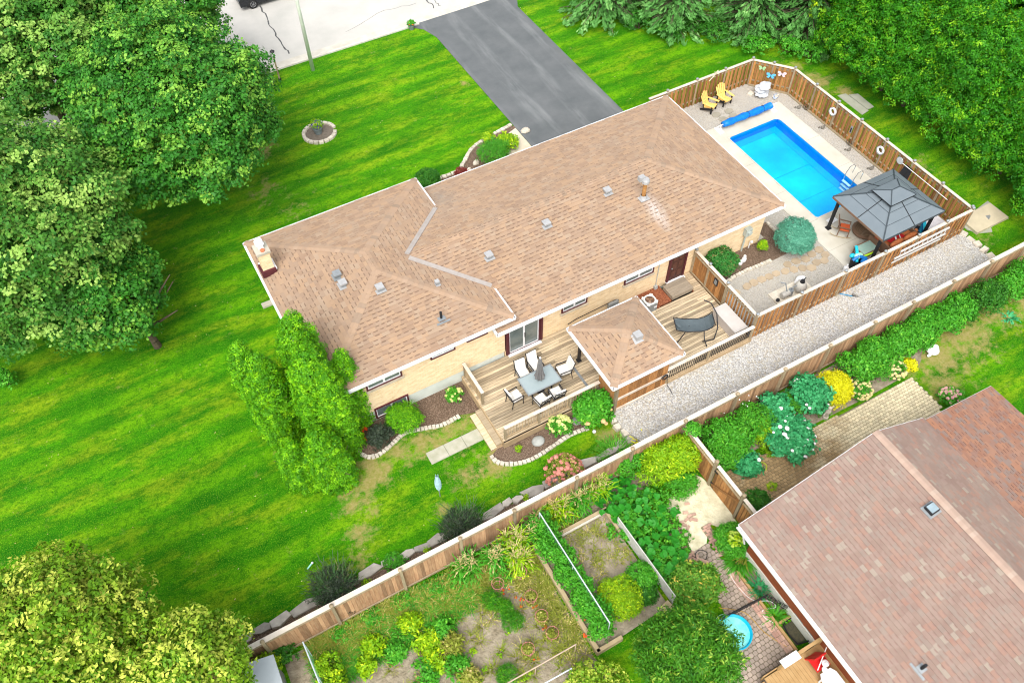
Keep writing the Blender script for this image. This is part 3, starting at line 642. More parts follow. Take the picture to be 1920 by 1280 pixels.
def eave(name, a, b, z, parent=H, out=(0, -1)):
    a, b = Vector((*a, z)), Vector((*b, z)); o = Vector((*out, 0)); m_ = (a+b)/2; L = (b-a).length; ang = math.atan2(b.y-a.y, b.x-a.x)
    g_ = MB(); g_.box(m_+o*.015-Vector((0, 0, .10)), (L, .03, .18), ang); g_.build('fascia', WHITE, parent)
    g_ = MB(); g_.box(m_+o*.085-Vector((0, 0, .10)), (L+.1, .015, .12), ang); g_.box(m_+o*.05-Vector((0, 0, .155)), (L+.1, .08, .012), ang); g_.box(m_+o*.05-Vector((0, 0, .035)), (L+.12, .10, .012), ang)
    g_.build(name, WHITE, parent)
for a, b, z, o in (((XE0, YE0), (XE1, YE0), ZE, (0, -1)), ((XE1, YE0), (XE1, YE1), ZE, (1, 0)), ((11.0, YE1), (XE1, YE1), ZE, (0, 1)), ((LX0, LY0), (LX1, LY0), LZE, (0, -1)),
                   ((LX0, LY0), (LX0, LY1), LZE, (-1, 0)), ((LX0, LY1), (LX1, LY1), LZE, (0, 1)), ((LX1, LY0), (LX1, yb1-.1), LZE, (1, 0)), ((LX1, yb2+.1), (LX1, LY1), LZE, (1, 0)), ((XE0, YE0), (XE0, 20.15), ZE, (-1, 0))): eave('gutter', a, b, z, H, o)
MB().box(((LX0+LX1)/2, (LY0+LY1)/2, LZE-.19), (LX1-LX0-.06, LY1-LY0-.06, .02)).build('soffit', WHITE, H)
MB().box(((10.9+XE1)/2, (YE0+YE1)/2, ZE-.19), (XE1-10.9-.06, YE1-YE0-.06, .02)).build('soffit', WHITE, H)
MB().box(((2.55+10.6)/2, 24.75, (.82+3.56)/2), (8.05, 9.1, 3.56-.82)).box((18.0, 24.6, (.3+3.0)/2), (14.86, 8.8, 2.7)).build('wall', BRICK, H)
MB().box((6.56, 24.75, .35), (7.96, 9.02, .96)).box((17.9, 24.6, .2), (14.7, 8.7, .35)).build('foundation', FOUND, H)
def window(x0, x1, z0, z1, y=20.2, trim=MAROON, parent=H, panes=2, sash=WHITE, name='window'):
    t = .07; w_ = MB()
    for (cx, cz, dx, dz) in (((x0+x1)/2, z1+t/2, x1-x0+2*t, t), ((x0+x1)/2, z0-t/2, x1-x0+2*t, t), (x0-t/2, (z0+z1)/2, t, z1-z0), (x1+t/2, (z0+z1)/2, t, z1-z0)): w_.box((cx, y-.015, cz), (dx, .09, dz))
    o = w_.build(name, trim, parent); f = MB()
    for i in range(panes):
        a, b_ = x0+(x1-x0)*i/panes, x0+(x1-x0)*(i+1)/panes; q = .045
        for (cx, cz, dx, dz) in (((a+b_)/2, z1-q/2, b_-a, q), ((a+b_)/2, z0+q/2, b_-a, q), (a+q/2, (z0+z1)/2, q, z1-z0-2*q), (b_-q/2, (z0+z1)/2, q, z1-z0-2*q)): f.box((cx, y-.01, cz), (dx-.002, .05, dz))
        MB().box(((a+b_)/2, y-.004, (z0+z1)/2), (b_-a-2*q, .012, z1-z0-2*q)).build('pane', GLASS, o)
    f.build('sash', sash, o); return o
window(4.0, 5.5, 2.58, 3.4); window(4.1, 5.58, .30, .92)
window(7.0, 8.05, 2.75, 3.4); window(8.75, 9.65, 2.85, 3.4)
window(13.6, 14.85, 1.86, 2.8); window(17.05, 18.6, 1.86, 2.8)
MB().box((4.75, 20.13, 2.48), (1.75, .16, .05)).box((14.2, 20.13, 1.76), (1.5, .16, .05)).box((17.8, 20.13, 1.76), (1.8, .16, .05)).build('window_sill', mat('stone_sill', (.55, .47, .35), None, 4, .9), H)
# sliding glass door
sd_ = window(10.78, 12.32, .56, 2.62, 20.2, MAROON, H, 2, WHITE, 'sliding_door')
MB().box((11.55, 20.1, .51), (1.75, .22, .05)).build('threshold', WHITE, sd_); MB().box((11.57, 20.12, 1.5), (.03, .05, .3)).build('handle', METALD, sd_)
for x in (10.66, 12.46): MB().box((x, 20.16, 1.6), (.12, .1, 2.1)).build('door_trim', MAROON, sd_)
# back door of six panels, white sill, maroon jambs
bd = MB().box((20.1, 20.17, 1.55), (.84, .06, 2.05)).build('door', DOORM, H)
for i in range(2):
    for j in range(3): MB().box((19.92+.36*i, 20.135, .95+.6*j), (.24, .02, .42)).build('door_panel', mat('door_panel_brown', (.11, .045, .03), None, 5, .6), bd)
MB().box((20.1, 20.125, 2.25), (.5, .01, .2)).build('door_pane', GLASS, bd); MB().ell((19.78, 20.11, 1.45), .035, 8, 6).build('handle', METALG, bd)
for x in (19.63, 20.57): MB().box((x, 20.15, 1.6), (.1, .1, 2.15)).build('door_jamb', MAROON, bd)
MB().box((20.1, 20.08, .50), (1.05, .26, .07)).build('door_sill', WHITE, bd)
# conduit, hose box
MB().box((18.95, 20.12, .48), (.16, .14, .36)).cyl((18.95, 20.14, .6), (18.95, 20.14, 2.9), .02).build('disconnect_box', mat('grey_box', (.45, .47, .45), None, 4, .6), H)
e_ = MB(); e_.box((24.32, 20.08, 1.72), (.36, .24, .46)); e_.cyl((24.32, 19.96, 1.78), (24.32, 19.86, 1.78), .12, .11, 14); e_.cyl((24.3, 20.12, .3), (24.3, 20.12, 1.6), .045); e_.build('electricity_meter', mat('meter_grey', (.45, .50, .46), None, 4, .5), H)
e_ = MB(); e_.cyl((24.75, 20.1, .3), (24.75, 20.1, .75), .03); e_.cyl((24.75, 20.1, .75), (24.75, 19.98, .85), .05, .06); e_.build('vent_pipe', WHITE, H)
# chimney on the west slope
ch = MB().box((2.5, 27.44, 4.3), (.50, .55, 1.75)).build('chimney', BRICK, H)
MB().box((2.5, 27.44, 5.22), (.62, .68, .12)).build('chimney_cap', CONC, ch)
MB().box((2.5, 27.5, 5.4), (.24, .26, .22)).cyl((2.5, 27.5, 5.5), (2.5, 27.5, 5.56), .02).box((2.5, 27.5, 5.56), (.36, .36, .05)).box((2.5, 27.5, 5.66), (.28, .28, .16)).build('flue_cover', WHITE, ch)
MB().cyl((2.52, 27.26, 5.28), (2.52, 27.26, 5.34), .1).build('flue_tile', mat('terracotta', (.55, .17, .08), None, 4, .8), ch)
MB().box((2.5, 27.12, 4.02), (.6, .10, .34)).box((2.19, 27.44, 3.95), (.10, .68, .24)).build('saddle_flashing', MAROON, ch)
MB().box((2.8, 27.44, 4.12), (.10, .7, .05)).box((2.5, 27.83, 4.05), (.6, .08, .05)).build('step_flashing', WHITE, ch)
def rz_at(x, y):
    if x > XT+.01 and not (x < LX1 and abs(y-YM) > (x-XT)): return ZE+SL*min(y-YE0, YE1-y, XE1-x)
    return LZE+SL*min(x-LX0, LX1-x, y-LY0, LY1-y)
def boxvent(x, y, m=VENT, s_=.30, parent=H):
    z = rz_at(x, y); t = MB().box((x, y, z+.02), (s_*1.5, s_*1.5, .02)).build('roof_vent', m, parent)
    MB().box((x, y, z+.12), (s_*.8, s_*.8, .16)).build('vent_throat', METALG, t); MB().box((x, y, z+.22), (s_*1.12, s_*1.12, .08)).build('vent_hood', m, t)
# roof vents, stacks
for (x, y) in ((11.35, 23.0), (14.55, 23.35), (18.1, 23.7)): boxvent(x, y)
boxvent(4.95, 24.35); boxvent(4.93, 24.95, METALG); boxvent(6.2, 23.2)
boxvent(8.55, 22.5, VENT, .17)
def stack(x, y, parent, z, rz=0., m=METALG, mb_=BLACK, s_=1.):
    t = MB().box((x, y, z+.035), (.34*s_, .30*s_, .02), rz).box((x, y-.22*s_, z-.02), (.62*s_, .10*s_, .02), rz).build('stack_flashing', m, parent)
    MB().cyl((x, y, z), (x, y, z+.42*s_), .055*s_, .055*s_, 12).build('stack_pipe', mb_, t)
stack(7.95, 20.95, H, rz_at(7.95, 20.95))
xs, ys = 19.55, 22.75; zs_ = rz_at(xs, ys)
t = MB().box((xs, ys, zs_+.03), (.5, .45, .03)).lathe((xs, ys, zs_), [(.2, .03), (.13, .22)], 14).build('flue_base', VENT, H)
MB().cyl((xs, ys, zs_+.15), (xs, ys, zs_+1.0), .095, .095, 14).build('flue_pipe', mat('rusty_flue', (.50, .27, .09), (.36, .17, .06), 5, .6, .3, .1), t)
MB().lathe((xs, ys, zs_+.95), [(.0, .30), (.14, .29), (.19, .2), (.19, .06), (.13, .02), (.1, -.02)], 16).box((xs-.14, ys+.16, zs_+1.2), (.3, .22, .24)).build('flue_cap', VENT, t)
MB().tube([(13.9, 20.12, .8), (14.4, 20.1, .95), (16.6, 20.1, 1.05), (16.75, 20.1, .9)], .02, 5).build('conduit', BLACK, H)
fp = MB(); fp.box((16.35, 20.0, .85), (.55, .12, .5)); fp.build('gas_line_bracket', METALG, H)

# ================================================================ timber deck in two levels of outline
DZ = .50
D = thing('timber_deck', 'pale pressure treated timber deck along the back wall of the brick house', 'deck', (12, 18, 0))
g = random.Random(3)
bme = MB().box((0, 0, 0), (1, .128, .03)).mesh('deck_board', DECKM)
y = 15.42; i = 0
while y < 20.14:
    xa, xb = (8.30, 21.0) if y > 16.22 else (13.3, 21.0)
    segs = []; x = xa
    if y > 18.98: segs = [(xa, 17.55), (20.48, xb)] if y < 19.96 else [(xa, 17.5), (20.6, xb)]
    else: segs = [(xa, xb)]
    for a, b_ in segs:
        x = a
        while x < b_-.01:
            e = min(b_, x+g.choice((3.6, 4.3, 4.9))+g.uniform(-.3, .3)); e = b_ if b_-e < .6 else e
            piece('deck_board', bme, D, ((x+e)/2, y, DZ-.015+g.uniform(-.003, .003)), 0, (e-x-.012, 1, 1)); x = e
    y += .146
b = MB(); b.box((8.285, 18.2, .2), (.04, 3.9, .55)); b.build('rim_joist', RAILW, D)
b = MB(); b.box((10.8, 16.16, .26), (5.05, .04, .40)); b.build('rim_joist', RAILW, D)
b = MB(); b.box((17.2, 15.33, .38), (7.7, .05, .26)); b.build('rim_joist', RAILW, D)
MB().box((10.8, 16.19, .09), (5.0, .02, .16)).build('brick_base', mat('base_rust', (.22, .10, .06), None, 6, .9), D)
for y0, zc in ((.0, .335), (.0, .17)):
    xx = 8.13 if zc > .3 else 7.86
    MB().box((xx, 17.3, zc-.02), (.30, 2.0, .04)).build('stair_tread', DECKM, D); MB().box((xx-.13, 17.3, zc/2-.02), (.02, 1.95, zc-.04)).build('stair_riser', RAILW, D)
for yy in (16.32, 18.28): MB().prism([(7.72, yy-.02), (8.26, yy-.02), (8.26, yy+.02), (7.72, yy+.02)], 0, .14).box((8.12, yy, .22), (.26, .04, .16)).build('stair_stringer', RAILW, D)
MB().box((12.95, 17.2, DZ+.008), (.12, 2.2, .012)).build('drain_strip', METALG, D)
# grey step platform by the back door, red mulch and mulch box
t = thing('step_platform', 'low grey boarded step platform under the brown back door', 'platform', (19.8, 19.5, DZ))
pme = MB().box((0, 0, 0), (1.25, .13, .03)).mesh('deck_board', PLATM)
for i in range(6): piece('deck_board', pme, t, (19.82, 19.08+.07+i*.137, .71))
MB().box((19.82, 19.49, .58), (1.2, .8, .22)).build('frame', PLATM, t)
sheet('red_mulch_bed', [(17.5, 18.98), (18.45, 18.98), (18.5, 19.1), (19.2, 19.1), (19.2, 20.19), (17.5, 20.19)], .47, REDMULCH, z0=.3)
sheet('red_mulch_bed', [(20.46, 19.0), (21.02, 19.0), (21.02, 20.19), (20.46, 20.19)], .47, REDMULCH, z0=.3)
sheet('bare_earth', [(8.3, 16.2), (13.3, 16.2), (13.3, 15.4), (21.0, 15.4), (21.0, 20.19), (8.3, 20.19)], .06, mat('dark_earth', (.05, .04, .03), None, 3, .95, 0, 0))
# railings
def railing(name, label, a, b, z0=DZ, ht=.92, posts=(0., 1.), bal=METALD, bstep=.125, bw=.022, capm=CAPW):
    a, b = Vector((*a, z0)), Vector((*b, z0)); L = (b-a).length; d = (b-a)/L; rz = math.atan2(d.y, d.x)
    t = thing(name, label, 'railing', tuple(a), group='deck railings')
    pm = MB().box((0, 0, ht/2), (.09, .09, ht)).mesh('post', POST)
    for f in posts: piece('post', pm, t, a+d*L*f, rz)
    MB().box((a+b)/2+Vector((0, 0, ht+.02)), (L+.1, .15, .035), rz).build('cap_rail', capm, t)
    MB().box((a+b)/2+Vector((0, 0, ht-.06)), (L, .04, .08), rz).build('top_rail', RAILW, t)
    MB().box((a+b)/2+Vector((0, 0, .12)), (L, .04, .08), rz).build('bottom_rail', RAILW, t)
    bm_ = MB().box((0, 0, ht/2-.02), (bw, bw, ht-.26)).mesh('baluster', bal); n_ = int(L/bstep)
    for i in range(1, n_): piece('baluster', bm_, t, a+d*(i*L/n_)+Vector((0, 0, .06)), rz)
    return t
railing('deck_railing', 'long deck railing with pale cap in front of the patio dining set', (8.42, 16.30), (13.1, 16.30), posts=(0, .355, .69, .985), bal=RAILW, bstep=.14, bw=.028)
railing('deck_railing', 'short deck railing against the white foundation above the deck steps', (8.42, 20.1), (8.42, 18.36), posts=(.02, .99), bal=RAILW, bstep=.13, bw=.035)
railing('deck_railing', 'deck railing with dark balusters behind the hanging lounge, facing the gravel', (16.1, 15.36), (20.93, 15.36), posts=(0, .49, 1), bal=METALD, bstep=.115)

# ================================================================ fences
def fence(name, label, pts, z0, zt, bstep, bw, alt, m, posts, capw=.15, capm=CAPW, group=None, gaps=(), zfun=None, pcap=METALG, step=None, pm_=POST):
    t = thing(name, label, 'fence', (*pts[0], z0), group=group); g = random.Random(len(label)); base = wloc(t)
    me = MB().box((0, 0, .5), (bw, .022, 1)).mesh('fence_board', m)
    pm = MB().box((0, 0, .5), (.11, .11, 1)).mesh('post', pm_); cm = MB().lathe((0, 0, 0), [(.085, 0), (.085, .035), (.05, .06), (0, .09)], 8).mesh('post_cap', pcap)
    for a, b in zip(pts, pts[1:]):
        a, b = Vector((*a, 0)), Vector((*b, 0)); L = (b-a).length; d = (b-a)/L; rz = math.atan2(d.y, d.x); nn = Vector((-d.y, d.x, 0)); n_ = int(L/bstep)
        for i in range(n_):
            s_ = (i+.5)*L/n_; p = a+d*s_+nn*(alt if i % 2 else -alt if alt else g.uniform(-.004, .004))
            h = zt-z0-.02-g.uniform(0, .02); piece('fence_board', me, t, (p.x, p.y, z0+.02), rz, (1, 1, h-.04), base=base)
        MB().box((*((a+b)/2).xy, zt+.012), (L+capw*.6, capw, .035), rz).build('cap_rail', capm, t)
        rb = .35 if alt else .25
        for zr in (z0+rb, zt-.18): MB().box((*((a+b)/2-nn*(0 if alt else .045)).xy, zr), (L, .04, .085), rz).build('rail', pm_, t)
    for p in posts:
        piece('post', pm, t, (p[0], p[1], z0), p[2] if len(p) > 2 else 0, (1, 1, zt-z0+.13)); piece('post_cap', cm, t, (p[0], p[1], zt+.13))
    return t
GP = 'cedar board fences round the pool yard'
fence('cedar_fence', 'cedar board fence in front of the lawn, behind the yellow chairs', [(25.9, 30.88), (33.33, 30.88)], .3, 2.0, .145, .135, .028, WOOD, [(27.13, 30.88), (29.22, 30.88), (31.27, 30.88), (33.33, 30.88)], group=GP)
fence('cedar_fence', 'short diagonal cedar fence panel carrying three metal butterflies', [(33.36, 30.82), (34.84, 28.95)], .3, 2.0, .145, .135, .028, WOOD, [(34.84, 28.9, .6), (34.1, 29.9, .9)], group=GP)
fence('cedar_fence', 'long cedar board fence beside the swimming pool with two life rings', [(34.86, 28.85), (34.86, 15.55)], .3, 2.0, .145, .135, .028, WOOD, [(34.86, y) for y in (27.06, 25.25, 23.43, 21.51, 19.53, 17.56, 15.6)], group=GP)
fence('cedar_fence', 'cedar board fence between the black gazebo and the gravel strip', [(21.12, 15.49), (34.8, 15.49)], .3, 2.0, .138, .125, .022, WOOD, [(x, 15.49) for x in (21.1, 23.7, 26.4, 28.9, 31.1, 33.0, 34.8)], group=GP)
fence('cedar_fence', 'cedar fence with a closed plank gate between the deck and pool yard', [(21.1, 20.05), (21.1, 17.7)], .3, 2.02, .145, .137, .0, WOOD, [(21.1, 19.0), (21.1, 17.64), (21.1, 20.08)], group=GP)
fence('slatted_screen', 'open slatted cedar screen standing behind the white storage bench', [(21.1, 17.55), (21.1, 15.6)], .3, 2.0, .19, .10, .0, WOOD, [], group=GP)
t = thing('wall_plaque', 'small dark framed plaque hanging on the plank gate beside the deck', 'plaque', (21.03, 18.35, 1.5))
MB().box((21.06, 18.35, 1.5), (.03, .28, .42)).build('frame', METALD, t); MB().box((21.04, 18.35, 1.5), (.01, .16, .28)).build('panel', METALG, t)
fence('boundary_fence', 'long weathered board fence dividing the two yards', [(-6.2, 12.6), (38.2, 12.6)], 0, 2.0, .148, .143, .0, WOODP,
      [(x, 12.52) for x in (-6.1, -3.42, -.82, 1.9, 4.4, 6.75, 9.6, 12.25, 14.9, 17.6, 20.2, 22.75, 25.4, 27.75, 30.3, 32.8, 35.4, 38.1)], .19, pcap=POST)
# gate fence of the neighbouring yard with lattice strip
def latticefence(label, ya, yb, x=14.93, zt=1.8):
    t = thing('lattice_fence', label, 'fence', (x, ya, 0), group='lattice topped gate fence')
    me = MB().box((0, 0, .5), (.022, .14, 1)).mesh('fence_board', WOOD); L = abs(yb-ya); n_ = max(1, int(L/.148))
    for i in range(n_): piece('fence_board', me, t, (x, ya+(yb-ya)*(i+.5)/n_, .05), 0, (1, 1, zt-.42))
    MB().box((x, (ya+yb)/2, zt), (.15, L, .035)).build('cap_rail', CAPW, t)
    for z in (zt-.06, zt-.34): MB().box((x, (ya+yb)/2, z), (.05, L-.01, .07)).build('rail', RAILW, t)
    sm = MB().bar((0, -.10, -.10), (0, .10, .10), .018, .012).mesh('lattice_slat', RAILW); sn = MB().bar((0.014, .10, -.10), (.014, -.10, .10), .018, .012).mesh('lattice_slat', RAILW)
    for i in range(int(L/.13)): yy = min(ya, yb)+.07+i*.13; piece('lattice_slat', sm, t, (x-.007, yy, zt-.2)); piece('lattice_slat', sn, t, (x-.007, yy, zt-.2))
    return t
pmx = MB().box((0, 0, .5), (.12, .12, 1)).mesh('post', POST)
t = latticefence('lattice topped fence panel joining the long boundary fence', 12.5, 10.5); piece('post', pmx, t, (14.93, 10.42, 0), 0, (1, 1, 1.98)); MB().lathe((14.93, 10.42, 1.98), [(.09, 0), (.09, .04), (0, .1)], 8).build('post_cap', POST, t)
t = latticefence('plank garden gate with black hinges and a lattice top', 10.3, 8.8); t['category'] = 'gate'; MB().bar((14.87, 10.25, .35), (14.87, 8.86, 1.3), .04, .09).build('brace', WOOD, t)
for zz in (.4, 1.35): MB().box((14.90, 10.32, zz), (.03, .3, .05)).build('hinge', METALD, t)
t = latticefence('lattice topped fence panel ending under the pink neighbouring roof', 8.62, 7.45); piece('post', pmx, t, (14.93, 8.7, 0), 0, (1, 1, 1.98)); MB().lathe((14.93, 8.7, 1.98), [(.09, 0), (.09, .04), (0, .1)], 8).build('post_cap', POST, t)
# edging
def edging(name, label, pts, step, wd, ht, m, z=0., jit=.12, cat='garden edging', group='stone garden edgings'):
    t = thing(name, label, cat, (*pts[0][:2], z), group=group); g = random.Random(len(label)*7)
    P = resample([Vector((*p, 0)[:3]) for p in curve(pts, 8)], step); mes = []
    for k_ in range(3):
        b = MB(); q = [(-.5+g.uniform(0, .07), -.5+g.uniform(0, .1)), (.5-g.uniform(0, .07), -.5+g.uniform(0, .1)), (.5-g.uniform(0, .07), .5-g.uniform(0, .1)), (-.5+g.uniform(0, .07), .5-g.uniform(0, .1))]
        vs_ = [(*p_, -.1) for p_ in q]+[(*p_, .85) for p_ in q]+[(p_[0]*.86, p_[1]*.82, 1.) for p_ in q]
        b.add(vs_, [(0, 1, 5, 4), (1, 2, 6, 5), (2, 3, 7, 6), (3, 0, 4, 7), (4, 5, 9, 8), (5, 6, 10, 9), (6, 7, 11, 10), (7, 4, 8, 11), (8, 9, 10, 11)]); mes.append(b.mesh('stone', m))
    for a, b_ in zip(P, P[1:]):
        d = b_-a; piece('stone', g.choice(mes), t, ((a.x+b_.x)/2, (a.y+b_.y)/2, z), math.atan2(d.y, d.x)+g.uniform(-jit, jit), (step*.96*g.uniform(1-jit, 1), wd*g.uniform(1-jit, 1+jit), ht*g.uniform(1-jit, 1+jit)))
    return t
edging('stone_edging', 'pale block edging curving round the mulch below the basement window', [(2.73, 19.5), (2.72, 19.05), (3.04, 18.63), (3.52, 18.59), (4.11, 18.77), (4.86, 19.0), (5.78, 18.76), (6.47, 18.55), (7.35, 18.6)], .17, .2, .11, WSTONE)
edging('stone_edging', 'pale curb edging curving below the deck railing beside the lawn', [(7.59, 16.13), (7.72, 15.67), (8.3, 15.28), (9.12, 15.11), (10.26, 15.22), (11.15, 15.33), (12.18, 15.21)], .19, .2, .11, WSTONE)
edging('stone_edging', 'pale curb edging round the front bed beside the driveway', [(13.3, 32.95), (14.57, 32.97), (15.23, 33.47), (16.15, 34.25), (17.21, 34.61), (19.2, 35.0)], .28, .22, .11, WSTONE)
edging('stone_edging', 'pale block edging between the shrub bed and hexagonal stepping stones', [(21.25, 18.2), (22.36, 18.8), (23.63, 18.9), (24.3, 18.86), (25.2, 18.82)], .17, .19, .12, WSTONE, .3)
edging('stone_edging', 'stone edging between gravel yard and swimming pool beside the house corner', [(26.68, 19.3), (26.7, 20.2), (26.72, 21.2)], .25, .15, .1, WSTONE, .3)
edging('rock_border', 'rough flat rocks holding back the gravel at its left end near the lattice', [(13.35, 15.6), (13.15, 15.0), (13.15, 14.4), (13.35, 13.7)], .42, .32, .3, WSTONE, 0, .3, 'rock border')
edging('rock_border', 'rough flat rocks along the far right end of the gravel strip', [(34.95, 15.6), (35.05, 14.8), (35.0, 14.0), (35.05, 13.1)], .45, .34, .36, WSTONE, 0, .3, 'rock border')
g = random.Random(8); t = thing('armour_stone_border', 'row of large flat grey stones along the lawn beside the boundary fence', 'rock border', (-4.4, 13.9, 0))
x = -4.6; bms = []
for k_ in range(6):
    n_ = g.choice((5, 6)); ang = sorted([g.uniform(0, .5)+i*2*math.pi/n_ for i in range(n_)]); pts = [(max(-.5, min(.5, .68*math.cos(a_)*g.uniform(.85, 1.1))), max(-.5, min(.5, .68*math.sin(a_)*g.uniform(.85, 1.1)))) for a_ in ang]
    b = MB(); vs_ = [(*p, -.1) for p in pts]+[(*p, .82) for p in pts]+[(p[0]*.93, p[1]*.91, 1+.14*p[0]+g.uniform(-.05, .05)) for p in pts]
    b.add(vs_, [(i, (i+1) % n_, n_+(i+1) % n_, n_+i) for i in range(n_)]+[(n_+i, n_+(i+1) % n_, 2*n_+(i+1) % n_, 2*n_+i) for i in range(n_)]+[tuple(range(2*n_, 3*n_))]); bms.append(b.mesh('stone', ROCK))
while x < 13.0:
    w_ = g.uniform(.45, 1.15)
    piece('stone', g.choice(bms), t, (x+w_/2, 13.86+g.uniform(-.07, .07)-(.0 if x < 2 else .08), 0), g.choice((0, math.pi))+g.uniform(-.18, .18), (w_*1.04, g.uniform(.30, .46), g.uniform(.10, .20))); x += w_*.98
# slab path, stepping stones
t = thing('slab_path', 'path of three pale concrete slabs leading to the deck steps', 'path', (6.4, 17.3, 0))
for i in range(3): MB().box((5.62+i*.86, 17.32, .02), (.845, .62, .05)).build('slab', mat('slab_concrete', (.46, .44, .36), (.33, .33, .24), 2.5, .9, 0, .3), t)
t = thing('stepping_stones', 'trail of tan hexagonal stepping stones across the pea gravel', 'stepping stones', (25, 18, .3)); HEX = mat('tan_paver', (.42, .33, .225), (.33, .26, .18), 3, .9, 0, .3, 20, .12)
hm = MB().prism([(math.cos(i*math.pi/3)*.26, math.sin(i*math.pi/3)*.23) for i in range(6)], 0, .035).mesh('stone', HEX)
HP = [(22.54, 18.02), (23.05, 18.08), (23.48, 18.11), (23.96, 18.08), (24.4, 18.04), (24.83, 18.03), (25.32, 17.92), (25.78, 17.8), (26.22, 17.65), (26.62, 17.45), (27.08, 17.6), (27.5, 17.5), (27.82, 17.78), (25.72, 18.22), (26.25, 18.18), (26.75, 18.05), (27.25, 18.15), (27.78, 18.2)]
for p in [(22.3, 18.02)]+[q for q in HP[1:]]: piece('stone', hm, t, (*p, .3), g.uniform(-.4, .4), (g.uniform(.9, 1.08), g.uniform(.85, 1.05), 1))
t = thing('stepping_stones', 'four grey flagstones lying in gravel before the yellow chairs', 'stepping stones', (30, 29.4, .3)); hg = MB().prism([(math.cos(i*math.pi/3+.2)*.3, math.sin(i*math.pi/3+.2)*.24) for i in range(6)], 0, .04).mesh('stone', mat('grey_flag', (.33, .30, .24), (.26, .24, .19), 4, .9))
for p in ((29.87, 29.43), (30.73, 29.33), (29.98, 28.91), (30.65, 28.86)): piece('stone', hg, t, (*p, .3), g.uniform(-.5, .5))
for i, (lab, cx, cy, dx, dy, m, zt_) in enumerate((('square concrete slab with a small grey marker beyond the fence corner', 37.0, 15.75, 2.3, 1.25, SAND, .16),)):
    t = thing('well_cover', lab, 'concrete slab', (cx, cy, 0)); MB().box((cx, cy, .08), (dx, dy, .16)).build('lid', mat('tan_concrete', (.52, .45, .31), (.42, .36, .25), 1.5, .9), t)
    MB().add([(cx+.1, cy-.25, .16), (cx+.4, cy-.1, .16), (cx+.15, cy+.05, .16), (cx+.2, cy-.1, .34)], [(0, 1, 3), (1, 2, 3), (2, 0, 3), (0, 2, 1)]).build('marker', METALG, t)
SLABG = mat('lawn_slab', (.36, .36, .29), (.28, .29, .22), 1.5, .9)
sheet('lawn_slab', [(37.3, 16.45), (38.3, 16.6), (38.2, 15.1), (37.3, 15.3)], .035, SLABG, z0=-.05); sheet('lawn_slab', [(35.7, 15.6), (36.1, 15.1), (36.7, 14.85), (36.9, 15.1), (36.3, 15.9), (35.7, 16.3)], .035, SLABG, z0=-.05)
sheet('lawn_slab', [(37.6, 27.5), (38.15, 27.4), (38.2, 25.5), (37.6, 25.4)], .035, SLABG, z0=-.05); sheet('lawn_slab', [(38.2, 27.2), (38.75, 27.0), (38.7, 25.6), (38.22, 25.6)], .06, SLABG, z0=-.05)
MB().box((1.75, 25.55, .06), (.5, .35, .14)).build('splash_block', CONC, None, label='pale concrete splash block on the grass at the left eave', cat='splash block') if False else None
t = props(MB().box((*(2.06, 29.03), .05), (.6, .3, .12)).build('splash_block', CONC), 'pale concrete splash block on the grass beside the left eave', 'splash block')

# ================================================================ small roofed shelter on the deck
P_ = thing('roofed_pergola', 'square open shelter with brown shingle roof standing on the deck edge', 'pergola', (14.75, 16.8, .3))
zp, zq, X0, X1, Y0, Y1 = 2.8, 3.6, 12.93, 16.5, 15.05, 18.62; CX, CY = (X0+X1)/2, (Y0+Y1)/2
pr = MB().box((CX, CY, zq-.2), (.1, .1, .1)).build('roof', SHINGLE, P_)
shingles([((X0, Y0, zp), (1, 0, 0), [[(X0, Y0, zp), (X1, Y0, zp), (CX, CY, zq)]]), ((X0, Y1, zp), (1, 0, 0), [[(X0, Y1, zp), (X1, Y1, zp), (CX, CY, zq)]]),
          ((X0, Y0, zp), (0, 1, 0), [[(X0, Y0, zp), (X0, Y1, zp), (CX, CY, zq)]]), ((X1, Y0, zp), (0, 1, 0), [[(X1, Y0, zp), (X1, Y1, zp), (CX, CY, zq)]])], SHINGLE, pr, .3, .19, .020, 9, 150)
caps([((x, y, zp), (CX, CY, zq), .03) for x in (X0, X1) for y in (Y0, Y1)], CAPM, pr, .17, .2)
for a, b, o in (((X0, Y0), (X1, Y0), (0, -1)), ((X0, Y1), (X1, Y1), (0, 1)), ((X0, Y0), (X0, Y1), (-1, 0)), ((X1, Y0), (X1, Y1), (1, 0))): eave('gutter', a, b, zp, P_, o)
MB().box((CX, CY, zp-.16), (3.4, 3.4, .03)).build('ceiling', WOOD, P_)
for x in (13.35, 16.08):
    for y in (15.42, 18.25): MB().box((x, y, (.3+zp-.17)/2), (.11, .11, zp-.17-.3)).box((x, y, .56), (.2, .2, .05)).build('post', METALD if y > 17 else POST, P_)
for y in (15.42, 18.25): MB().box((CX, y, zp-.26), (3.0, .08, .18)).build('beam', RAILW, P_)
cx_, cy_ = 14.95, 16.35; zc_ = zp+(zq-zp)*(1-(CY-cy_)/1.785)
t = MB().box((cx_, cy_, zc_+.02), (.5, .45, .02), 0, (.42, 0)).build('roof_vent', VENT, pr if False else P_); MB().box((cx_, cy_+.03, zc_+.16), (.34, .34, .22)).build('vent_hood', VENT, t)
t = thing('privacy_screen', 'dark stained board screen with two pale rails below the shelter roof', 'screen', (14.7, 15.3, .3))
me = MB().box((0, 0, .5), (.14, .022, 1)).mesh('fence_board', WOOD)
for i in range(18): piece('fence_board', me, t, (13.47+i*.148, 15.28, .32), 0, (1, 1, 1.75))
for z in (.42, 1.25): MB().box((14.75, 15.24, z), (2.75, .05, .13)).build('rail', CAPW, t)
